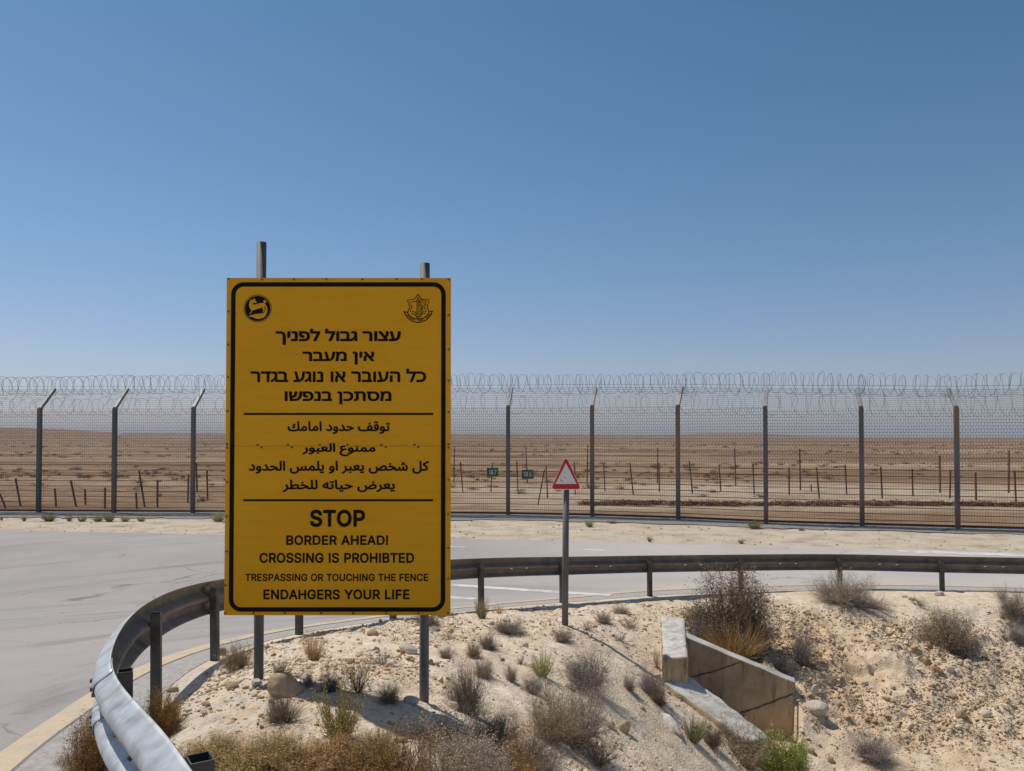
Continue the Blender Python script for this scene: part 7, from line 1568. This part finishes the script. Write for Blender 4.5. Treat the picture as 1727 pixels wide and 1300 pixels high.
bank = scatter(120000, 2.6, 12.5, 8.6, 14.9, 0.008, 0.048, 2.5, lambda x, y: inside(x, y) * bank_mask(x, y) * np.clip(0.75 + 1.6 * fbm(x, y, 1.1, 3, 91), 0.05, 1) * (0.12 + 0.88 * smooth01((y - 10.1 + 0.5 * vnoise(x, y, 1.3, 97)) / 0.9)))
rubble('rubble', bank, 'loose stones and clods covering the right hand bank of the ditch', 1)
mnd = scatter(52000, -3.2, 3.6, 3.0, 13.9, 0.0055, 0.034, 2.2, lambda x, y: inside(x, y) * (1 - 0.7 * bank_mask(x, y)) * np.clip(0.45 + 1.8 * fbm(x, y, 0.9, 3, 95) + 0.5 * smooth01((-0.2 - x) / 1.2), 0.10, 1))
rubble('gravel_stones', mnd, 'small pale stones strewn over the mound round the sign posts', 2)
def vscatter():
    n = 1400
    x = rg.uniform(-20, 18, n); y = rg.uniform(19, 30, n)
    fe = np.interp(x, [p[0] for p in far_edge], [p[1] for p in far_edge]); fb = np.interp(x, [p[0] for p in gfront], [p[1] for p in gfront])
    k = (y > fe + 0.1) & (y < fb)
    x, y = x[k], y[k]
    r = 0.016 * (1 - rg.random(len(x)) * 0.9) ** (-1 / 2.2)
    return np.stack([x, y, vz(x, y) - 0.012, r], 1)
rubble('verge_pebbles', vscatter(), 'small brown pebbles scattered along the sand verge', 3)

# ------------------------------------------------------------------ plants
def grow(rj, segs, p, d, L, r, lev, par, tips):
    steps = par['steps'][lev]
    q = p.copy(); dd = d.copy()
    for k in range(steps):
        dd = (dd + Vector((rj.gauss(0, 1), rj.gauss(0, 1), rj.gauss(0, .7))) * par['wob'] + Vector((0, 0, par['up']))).normalized()
        q2 = q + dd * (L / steps)
        if q2.z < 0.004: q2.z = 0.004 + abs(rj.gauss(0, .01)); dd.z = abs(dd.z) + .1
        r2 = r * (1 - 0.55 * (k + 1) / steps)
        segs.append((q.x, q.y, q.z, q2.x, q2.y, q2.z, r, r2))
        if lev + 1 < len(par['kids']):
            n = par['kids'][lev + 1]
            nn = int(n) + (rj.random() < n - int(n))
            for c in range(nn):
                w = rj.random()
                b = q.lerp(q2, w)
                side = Vector((rj.gauss(0, 1), rj.gauss(0, 1), rj.gauss(0, 1))); side -= dd * side.dot(dd)
                cd = (dd * par['fwd'] + side.normalized() * par['spread']).normalized()
                grow(rj, segs, b, cd, L * par['ratio'] * rj.uniform(.55, 1.1), r2 * 0.75, lev + 1, par, tips)
        q, r = q2, r2
    tips.append((q.x, q.y, q.z, dd.x, dd.y, dd.z))

def shrub_mesh(name, seed, par, leaf=None):
    rj = random.Random(seed)
    segs = []; tips = []
    for i in range(par['kids'][0]):
        az = rj.uniform(0, 6.283); t = par['tilt'] * math.sqrt(rj.random())
        d = Vector((math.cos(az) * math.sin(t), math.sin(az) * math.sin(t), math.cos(t)))
        b = par['base'] * math.sqrt(rj.random())
        ba = az + rj.gauss(0, .5)
        p = Vector((math.cos(ba) * b, math.sin(ba) * b, -0.03))
        grow(rj, segs, p, d, rj.uniform(*par['len']), par['r'], 0, par, tips)
    sg = np.array(segs)
    tp = np.array(tips)
    # fit to a unit plant: height 1, half width 0.5
    allp = np.concatenate([sg[:, :3], sg[:, 3:6]])
    h = np.percentile(allp[:, 2], 98.0); w = np.percentile(np.hypot(allp[:, 0], allp[:, 1]), 91)
    s = np.array([0.5 / w, 0.5 / w, 1 / h])
    sg[:, :3] *= s; sg[:, 3:6] *= s
    tp[:, :3] *= s
    lim = lambda q: (np.hypot(q[:, 0], q[:, 1]) < 0.60) & (q[:, 2] < 1.10)
    sg = sg[lim(sg[:, 3:6]) & lim(sg[:, :3])]; tp = tp[lim(tp)]
    v, f = tubes(sg, 3)
    faces = [f]
    V = [v]
    if leaf:
        rg_ = np.random.default_rng(seed)
        n = leaf['n']
        ii = rg_.integers(0, len(sg), n)
        w_ = rg_.random((n, 1))
        c = sg[ii, :3] * (1 - w_) + sg[ii, 3:6] * w_
        if leaf.get('tips'):
            it = rg_.integers(0, len(tp), n // 2)
            c[: n // 2] = tp[it, :3]
        c = c + rg_.normal(0, leaf['jit'], (n, 3))
        ax = rg_.normal(0, 1, (n, 3)); ax[:, 2] += leaf['up']
        ax /= np.linalg.norm(ax, axis=1, keepdims=True)
        sd_ = np.cross(ax, rg_.normal(0, 1, (n, 3))); sd_ /= np.linalg.norm(sd_, axis=1, keepdims=True)
        l = leaf['l'] * rg_.uniform(.6, 1.4, (n, 1)); ww_ = leaf['w'] * rg_.uniform(.6, 1.3, (n, 1))
        q = np.stack([c - ax * l * .5, c + sd_ * ww_ * .5, c + ax * l * .5, c - sd_ * ww_ * .5], 1)
        base = len(v)
        V.append(q.reshape(-1, 3))
        faces.append(base + np.arange(n * 4).reshape(-1, 4))
    return mesh_np(name, np.concatenate(V), faces)

PAR = {
    'dome': dict(kids=[52, 2.7, 2.2, 1.5], steps=[4, 3, 2, 2], wob=.16, up=.015, tilt=1.45, base=.14, len=(.6, 1.1), r=.009, ratio=.55, fwd=1.0, spread=.75),
    'dense': dict(kids=[85, 2.6, 2.2, 1.6], steps=[4, 3, 2, 1], wob=.13, up=.0, tilt=1.5, base=.22, len=(.8, 1.05), r=.011, ratio=.5, fwd=1.0, spread=.8),
    'grass': dict(kids=[420], steps=[5], wob=.13, up=-.03, tilt=1.0, base=.16, len=(.5, 1.1), r=.0065, ratio=.5, fwd=1, spread=.6),
    'upright': dict(kids=[60, 1.9, 1.4], steps=[6, 3, 2], wob=.13, up=.03, tilt=1.05, base=.2, len=(.5, 1.1), r=.008, ratio=.3, fwd=1.2, spread=.7),
    'sparse': dict(kids=[13, 1.7, 1.5, 1.2], steps=[4, 3, 2, 2], wob=.2, up=.02, tilt=1.4, base=.05, len=(.7, 1.1), r=.013, ratio=.6, fwd=1, spread=.8),
    'tuft': dict(kids=[130, .6], steps=[3, 2], wob=.14, up=.02, tilt=1.1, base=.2, len=(.5, 1.0), r=.012, ratio=.4, fwd=1, spread=.7),
}
PROTO = {}
def proto(kind, variant):
    k = (kind, variant)
    if k not in PROTO:
        leaf = None; par = PAR['dome']
        if kind == 'dome': leaf = dict(n=1800, jit=.018, up=.4, l=.045, w=.008)
        if kind == 'dense': par = PAR['dense']; leaf = dict(n=20000, jit=.028, up=.3, l=.034, w=.010, tips=True)
        if kind == 'grass': par = PAR['grass']
        if kind == 'upright': par = PAR['upright']; leaf = dict(n=5200, jit=.014, up=.8, l=.030, w=.013, tips=True)
        if kind == 'green': par = PAR['dense']; leaf = dict(n=9000, jit=.02, up=1.1, l=.075, w=.016, tips=True)
        if kind == 'sparse': par = PAR['sparse']; leaf = dict(n=140, jit=.012, up=.3, l=.03, w=.012)
        if kind == 'tuft': par = PAR['tuft']; leaf = dict(n=700, jit=.02, up=.9, l=.09, w=.02)
        PROTO[k] = shrub_mesh(kind + '_plant', 100 * len(kind) + variant * 7 + ord(kind[0]), par, leaf)
    return PROTO[k]
MATMESH = {}
def plant(px, py, w, h, kind, mat, label, name='dry_shrub', cat='shrub', group='dry shrubs on the mound and bank', var=0, rz=None, at=None, Y=None, dx=1.0):
    g = at if at is not None else G(px, py)
    if Y: 
        p_ = P(px, py, Y); g = Vector((p_.x, Y, p_.z))
    k = g.y / FPX
    key = (kind, var, mat)
    if key not in MATMESH:
        me = proto(kind, var).copy(); me.materials.append(M[mat]); MATMESH[key] = me
    o = bpy.data.objects.new(name, MATMESH[key]); COL.objects.link(o)
    o.location = (g.x, g.y + 0.15 * w * k, (groundz(g.x, g.y + 0.15 * w * k) if g.y < 16 else g.z))
    o.scale = (w * k * 1.08, w * k * dx, h * k * 1.06)
    o.rotation_euler = (0, 0, rz if rz is not None else (px * 37 % 628) / 100)
    tag(o, label, cat, group)
    return o
PL = [
    # px, py(base), w, h, kind, colour, label, name, cat, variant
    (1236, 1092, 138, 112, 'dense', 'p_dark', 'largest dark brown round bush above the culvert', 0),
    (1246, 1114, 104, 66, 'grass', 'p_gold', 'golden dry grass clump below the largest dark bush', 1),
    (1178, 1054, 46, 28, 'grass', 'p_gold', 'low golden grass at the top end of the concrete parapet', 0),
    (1187, 1078, 52, 32, 'dome', 'p_mauve', 'grey twiggy bush tucked behind the parapet', 1),
    (1322, 1134, 40, 30, 'dome', 'p_mauve', 'small mauve-grey bush touching the outer end of the wing wall', 2),
    (1354, 1124, 52, 72, 'upright', 'p_mauve', 'mauve upright bush right of the largest dark bush', 0),
    (1430, 1024, 118, 52, 'dome', 'p_grey', 'wide grey bush round the third rail post from the right', 0),
    (1478, 1030, 60, 24, 'sparse', 'p_grey', 'thin grey twigs right of the wide grey bush under the rail', 1),
    (1606, 1099, 88, 62, 'dense', 'p_tan', 'pale brown bush halfway up the bank on the right', 2),
    (1717, 1048, 62, 48, 'dome', 'p_grey', 'dark grey bush cut by the right picture edge near the rail', 1),
    (1722, 1092, 40, 36, 'dome', 'p_mauve', 'mauve bush below the dark grey bush at the right edge', 0),
    (1553, 1023, 40, 20, 'sparse', 'p_grey', 'thin dry sprig below the rail near the right posts', 2),
    (1474, 1288, 80, 46, 'dome', 'p_mauve', 'flattened grey bush alone on the ditch floor', 2),
    (1322, 1318, 80, 66, 'green', 'p_green', 'bright green leafy bush at the foot of the culvert', 0),
    (1262, 1296, 78, 66, 'upright', 'p_tan', 'tan upright bush left of the bright green bush', 1),
    (1226, 1250, 50, 40, 'sparse', 'p_grey', 'thin grey twigs in front of the sloping wing wall top', 0),
    (1172, 1257, 38, 40, 'tuft', 'p_straw', 'yellow-green tuft right of the concrete fragment', 0),
    (1203, 1264, 46, 42, 'dome', 'p_dark', 'brown bush between yellow-green tuft and tan bush', 0),
    (787, 1207, 80, 90, 'dome', 'p_grey', 'tall grey feathery bush right of the right sign post', 2),
    (815, 1145, 42, 32, 'dome', 'p_grey', 'low grey bush behind the tall feathery bush', 0),
    (990, 1170, 96, 62, 'dome', 'p_mauve', 'mauve-grey bush above the wide brown bush', 1),
    (968, 1262, 158, 100, 'dome', 'p_grey', 'wide grey-brown bush at the centre of the slope', 0),
    (930, 1258, 104, 74, 'dome', 'p_tan', 'pale tan bush overlapping the left side of the wide grey-brown bush', 2),
    (1010, 1290, 110, 60, 'sparse', 'p_dark', 'dark stemmed twigs below the wide grey-brown bush', 2),
    (915, 1146, 40, 42, 'tuft', 'p_straw', 'straw yellow tuft left of the mauve-grey bush', 1),
    (898, 1172, 44, 34, 'dome', 'p_mauve', 'small grey bush below the straw yellow tuft', 2),
    (862, 1156, 26, 26, 'dome', 'p_grey', 'small spiky grey bush on open sand', 1),
    (880, 1122, 24, 24, 'sparse', 'p_mauve', 'tiny mauve sprig above the small spiky bush', 0),
    (1098, 1176, 52, 46, 'dome', 'p_mauve', 'mauve bush left of the parapet foot', 2),
    (1062, 1168, 28, 28, 'dome', 'p_grey', 'small grey bush left of the mauve parapet bush', 0),
    (1108, 1128, 30, 44, 'sparse', 'p_grey', 'thin upright twigs touching the left face of the parapet', 1),
    (1112, 1196, 34, 34, 'dome', 'p_dark', 'small dark bush below the parapet foot', 1),
    (824, 1098, 38, 28, 'dome', 'p_grey', 'round grey bush between the right sign post and thin signpost', 2),
    (858, 1068, 66, 22, 'dome', 'p_grey', 'low spreading grey bush left of the triangular signpost', 0),
    (758, 1080, 36, 20, 'sparse', 'p_grey', 'thin twigs just right of the right sign post', 2),
    (798, 1108, 30, 26, 'dome', 'p_tan', 'small tan bush right of the right sign post', 1),
    (752, 1112, 32, 22, 'dome', 'p_grey', 'low grey sprig near the upright brown stone', 1),
    (948, 1082, 40, 22, 'dome', 'p_grey', 'low grey bush at the foot of the triangular signpost', 2),
    (990, 1064, 34, 16, 'sparse', 'p_tan', 'thin tan sprigs right of the triangular signpost foot', 0),
    (1018, 1052, 32, 20, 'dome', 'p_grey', 'small grey bush halfway from signpost to parapet', 1),
    (1062, 1060, 52, 22, 'sparse', 'p_tan', 'spreading tan twigs left of the parapet top', 2),
    (1048, 1036, 34, 14, 'dome', 'p_tan', 'low tan bush under the rail left of the parapet', 0),
    (1048, 1086, 44, 18, 'sparse', 'p_grey', 'grey twigs on the sand left of the parapet', 0),
    (722, 1054, 56, 18, 'dome', 'p_dark', 'dark low bush directly behind the right sign post', 2),
    (527, 1121, 40, 46, 'upright', 'p_gold', 'golden-yellow bush under the sign right of the boulder', 0),
    (472, 1138, 26, 26, 'tuft', 'p_straw', 'yellow-green sprig behind the boulder', 1),
    (556, 1166, 42, 40, 'dome', 'p_mauve', 'grey bush in the sign shadow', 0),
    (602, 1168, 76, 62, 'sparse', 'p_dark', 'bare branching twigs under the middle of the sign', 1),
    (643, 1128, 70, 34, 'sparse', 'p_mauve', 'faint grey twigs left of the right sign post', 0),
    (655, 1192, 48, 36, 'dome', 'p_tan', 'reddish tan bush left of the right sign post foot', 1),
    (520, 1160, 26, 26, 'dome', 'p_grey', 'small grey bush right of the boulder', 2),
    (566, 1262, 96, 104, 'upright', 'p_olive', 'tall olive-yellow bush in the left foreground', 1),
    (478, 1228, 96, 64, 'sparse', 'p_grey', 'airy grey bush in front of the boulder', 0),
    (470, 1226, 60, 50, 'dome', 'p_tan', 'pale tan bush in front of the boulder', 0),
    (397, 1134, 66, 44, 'dome', 'p_tan', 'tan bush between guardrail and left sign post', 2),
    (268, 1250, 72, 70, 'dense', 'p_rust', 'rusty brown bush just inside the bending guardrail', 1),
    (160, 1326, 104, 104, 'dense', 'p_rust', 'dense brown bush on the road side of the guardrail', 0),
    (118, 1306, 50, 36, 'upright', 'p_rust', 'lower brown bush left of the dense guardrail bush', 2),
    (330, 1322, 110, 66, 'upright', 'p_gold', 'golden bush touching the near guardrail end', 2),
    (420, 1326, 128, 78, 'upright', 'p_olive', 'olive-gold bush at the bottom left edge', 0),
    (500, 1332, 128, 88, 'upright', 'p_gold', 'golden seedy bush at the bottom below the boulder', 1),
    (585, 1340, 110, 70, 'upright', 'p_rust', 'rust brown low bush at the bottom below the olive bush', 0),
    (668, 1345, 116, 128, 'upright', 'p_rust', 'tall orange-brown bush at the bottom in front of the sign shadow', 1),
    (735, 1350, 130, 136, 'upright', 'p_tan', 'pale brown bush at the bottom below the right sign post', 2),
    (795, 1350, 130, 120, 'dense', 'p_grey', 'grey-brown dense bush at the bottom right of the sign post', 1),
    (850, 1345, 130, 130, 'upright', 'p_rust', 'rusty stalked bush at the bottom centre', 2),
    (905, 1340, 118, 100, 'dome', 'p_grey', 'pale grey bush at the bottom right of the rusty stalks', 0),
    (360, 1300, 100, 50, 'dense', 'p_gold', 'low golden cushion just right of the near guardrail', 0),
    (455, 1300, 110, 52, 'dense', 'p_gold', 'low golden cushion left of the tall olive bush', 1),
    (540, 1306, 100, 46, 'dense', 'p_rust', 'low brown cushion at the foot of the tall olive bush', 0),
    (610, 1306, 100, 66, 'dense', 'p_gold', 'golden cushion below the sign shadow', 1),
    (650, 1290, 70, 46, 'upright', 'p_rust', 'orange stalks at the lower edge of the sign shadow', 0),
    (775, 1290, 120, 80, 'upright', 'p_tan', 'pale brown stalks under the right sign post', 1),
    (890, 1300, 110, 70, 'dome', 'p_tan', 'tan cushion at the bottom between rusty stalks and wide grey bush', 0),
    (740, 1268, 100, 34, 'dome', 'p_dark', 'dark low bush inside the sign shadow', 2),
    (835, 1262, 110, 56, 'dome', 'p_dark', 'dark low bush at the right end of the sign shadow', 1),
    (812, 1042, 24, 34, 'tuft', 'p_straw', 'fresh yellow-green tuft at the foot of a rail post', 0),
    (842, 1038, 34, 16, 'sparse', 'p_gold', 'golden sprigs right of the fresh tuft', 1),
    (1695, 1010, 40, 30, 'sparse', 'p_grey', 'thin sprigs on the road edge at the far right', 2),
]
for i, (px, py, w, h, kd, mt, lb, vr) in enumerate(PL):
    if py >= 1300 and 300 < px < 960: h *= 0.74
    nm = {'grass': 'grass_clump', 'tuft': 'grass_tuft', 'green': 'green_shrub'}.get(kd, 'dry_shrub')
    ct = {'grass': 'grass clump', 'tuft': 'grass tuft'}.get(kd, 'shrub')
    plant(px, py, w, h, kd, mt, lb, nm, ct, var=vr)
# tufts along the sand verge in front of the tall fence
VT = [(2, 876, 5, 6, 'tiny verge tuft at the left picture edge'), (40, 877, 8, 8, 'small round verge tuft below the first fence post'), (81, 877.5, 28, 11, 'wide green-yellow verge tuft right of the first fence post'),
      (116, 877.5, 11, 9, 'verge tuft halfway between the first two fence posts'), (137, 878, 16, 8, 'flat verge tuft right of the middle one between the first posts'), (163, 878, 19, 9, 'verge tuft just left of the second fence post'),
      (183, 878, 22, 11, 'large verge tuft at the foot of the second fence post'), (210, 878, 17, 8, 'verge tuft just right of the second fence post'), (237, 878, 14, 7, 'low verge tuft between second and third fence posts'),
      (366, 878, 26, 14, 'taller verge tuft beside the left edge of the yellow sign'), (995, 887, 17, 10, 'dry verge tuft right of the triangular sign'), (1033, 881, 18, 5, 'flat grey verge tuft by the gravel right of the triangular sign'),
      (1273, 890, 25, 12, 'green-yellow verge tuft left of the fourth fence post from the right'), (1250, 914, 11, 7, 'small dry tuft at the road edge right of centre'), (1096, 911, 9, 8, 'tiny pale tuft at the road edge behind the rail'),
      (1352, 893, 14, 5, 'low brown tuft on the verge right of the green-yellow one')]
for i, (px, py, w, h, lb) in enumerate(VT):
    f = flat(px, py, 0.0)
    plant(px, py, w, h * 1.15, 'tuft', 'p_straw' if i not in (11, 15) else 'p_grey', lb, 'grass_tuft', 'grass tuft', 'tufts along the sand verge', var=i % 2, at=Vector((f.x, f.y, float(vz(np.array([f.x]), np.array([f.y]))[0]) - 0.01)))

# uncountable sprigs on the mound, scrub and brush on the plain
def scatter_plants(name, label, spots, kind, mat, seed):
    rg_ = np.random.default_rng(seed)
    V = []; F = []; off = 0
    for x, y, z, s, hh in spots:
        me = kind[int(rg_.integers(0, len(kind)))]
        v, f = me
        a = rg_.uniform(0, 6.28); c_, s_ = math.cos(a), math.sin(a)
        q = v * np.array([s, s, hh]); q = q @ np.array([[c_, -s_, 0], [s_, c_, 0], [0, 0, 1]])
        V.append(q + np.array([x, y, z])); F.append(f + off); off += len(q)
    o = link(name, mesh_np(name, np.concatenate(V), [np.concatenate(F)]), M[mat])
    tag(o, label, name.replace('_', ' '), None, 'stuff')
    return o
def small_tuft(seed, n, nl, tilt=1.2):
    rj = random.Random(seed)
    par = dict(kids=[n, nl], steps=[3, 2], wob=.18, up=.03, tilt=tilt, base=.12, len=(.6, 1.1), r=.014, ratio=.5, fwd=1, spread=.8)
    segs = []; tips = []
    for i in range(n):
        az = rj.uniform(0, 6.283); t = tilt * math.sqrt(rj.random())
        grow(rj, segs, Vector((rj.gauss(0, .05), rj.gauss(0, .05), -.03)), Vector((math.cos(az) * math.sin(t), math.sin(az) * math.sin(t), math.cos(t))), rj.uniform(.6, 1.1), .014, 0, par, tips)
    sg = np.array(segs); sg[:, [0, 1, 3, 4]] *= 0.6
    return tubes(sg, 3)
ST = [small_tuft(i, 9, 1.0) for i in range(4)]
n = 900
x = rg.uniform(-2.6, 12, n); y = rg.uniform(3.2, 14.6, n)
k = (sdist(x, y) < -0.15) & (~inpoly(x, y, CHAN)) & (np.abs(x) < 0.68 * y) & (rg.random(n) < (0.55 - 0.42 * bank_mask(x, y)))
x, y = x[k], y[k]
s = rg.uniform(.05, .13, len(x)); sp_ = np.stack([x, y, terrain(x, y), s, s * rg.uniform(.5, .9, len(x))], 1)
scatter_plants('dry_sprigs', 'tiny dry sprigs growing all over the mound', sp_, ST, 'p_grey', 3)
def lump(seed, nq):
    rg_ = np.random.default_rng(seed)
    c = rg_.normal(0, .33, (nq, 3)); c[:, 2] = np.abs(c[:, 2]) * 0.9 + 0.05
    a = rg_.normal(0, 1, (nq, 3)); a /= np.linalg.norm(a, axis=1, keepdims=True)
    b = np.cross(a, rg_.normal(0, 1, (nq, 3))); b /= np.linalg.norm(b, axis=1, keepdims=True)
    l = .16; w = .05
    q = np.stack([c - a * l, c + b * w, c + a * l, c - b * w], 1).reshape(-1, 3)
    return q, np.arange(nq * 4).reshape(-1, 4)
LP_ = [lump(i, 90) for i in range(5)]
def plain_spots(n, y0, y1, seed, cond=None):
    rg_ = np.random.default_rng(seed)
    y = y0 * (y1 / y0) ** rg_.random(n)
    x = rg_.uniform(-0.72, 0.72, n) * y
    p = 0.12 + 2.2 * fbm(x * 0.3, y, 20, 3, 99) - 0.25 * (x > -5) * (y < 55)
    k = p > rg_.random(n) * 1.0
    x, y = x[k], y[k]
    s = rg_.uniform(.25, .75, len(x)) * np.interp(y, [30, 200], [.7, 1.5])
    return np.stack([x, y, np.full(len(x), -0.02), s, s * rg_.uniform(.35, .7, len(x))], 1)
scatter_plants('desert_scrub', 'low brown scrub dotted over the desert plain beyond the fences', plain_spots(3000, 34, 420, 5), LP_, 'p_desert', 6)
nb = 420
rb = np.random.default_rng(12)
x = rb.uniform(3, 24, nb); yb = 33.4 - 0.02 * x + 1.2 * vnoise(x, np.full(nb, 33.4), 6, 88) + rb.normal(0, .28, nb)
s = rb.uniform(.22, .5, nb)
scatter_plants('brown_brush_strip', 'strip of dead brown brush along the sand behind the mesh fence', np.stack([x, yb, np.zeros(nb), s, s * .5], 1), LP_, 'p_brush', 8)

# ------------------------------------------------------------------ dry desert air
mb = MB(); mb.box((-11600, -80, -7.0), (11600, 9300, 70))
hz = mb.build('haze', None)
hm = bpy.data.materials.new('dusty_air'); hm.use_nodes = True
ht = hm.node_tree
for n_ in list(ht.nodes):
    if n_.type != 'OUTPUT_MATERIAL': ht.nodes.remove(n_)
pv = ht.nodes.new('ShaderNodeVolumePrincipled')
pv.inputs['Color'].default_value = (0.80, 0.84, 0.90, 1)
pv.inputs['Density'].default_value = 0.00015
ht.links.new(pv.outputs[0], ht.nodes['Material Output'].inputs['Volume'])
hz.data.materials.append(hm)
hz['kind'] = 'stuff'
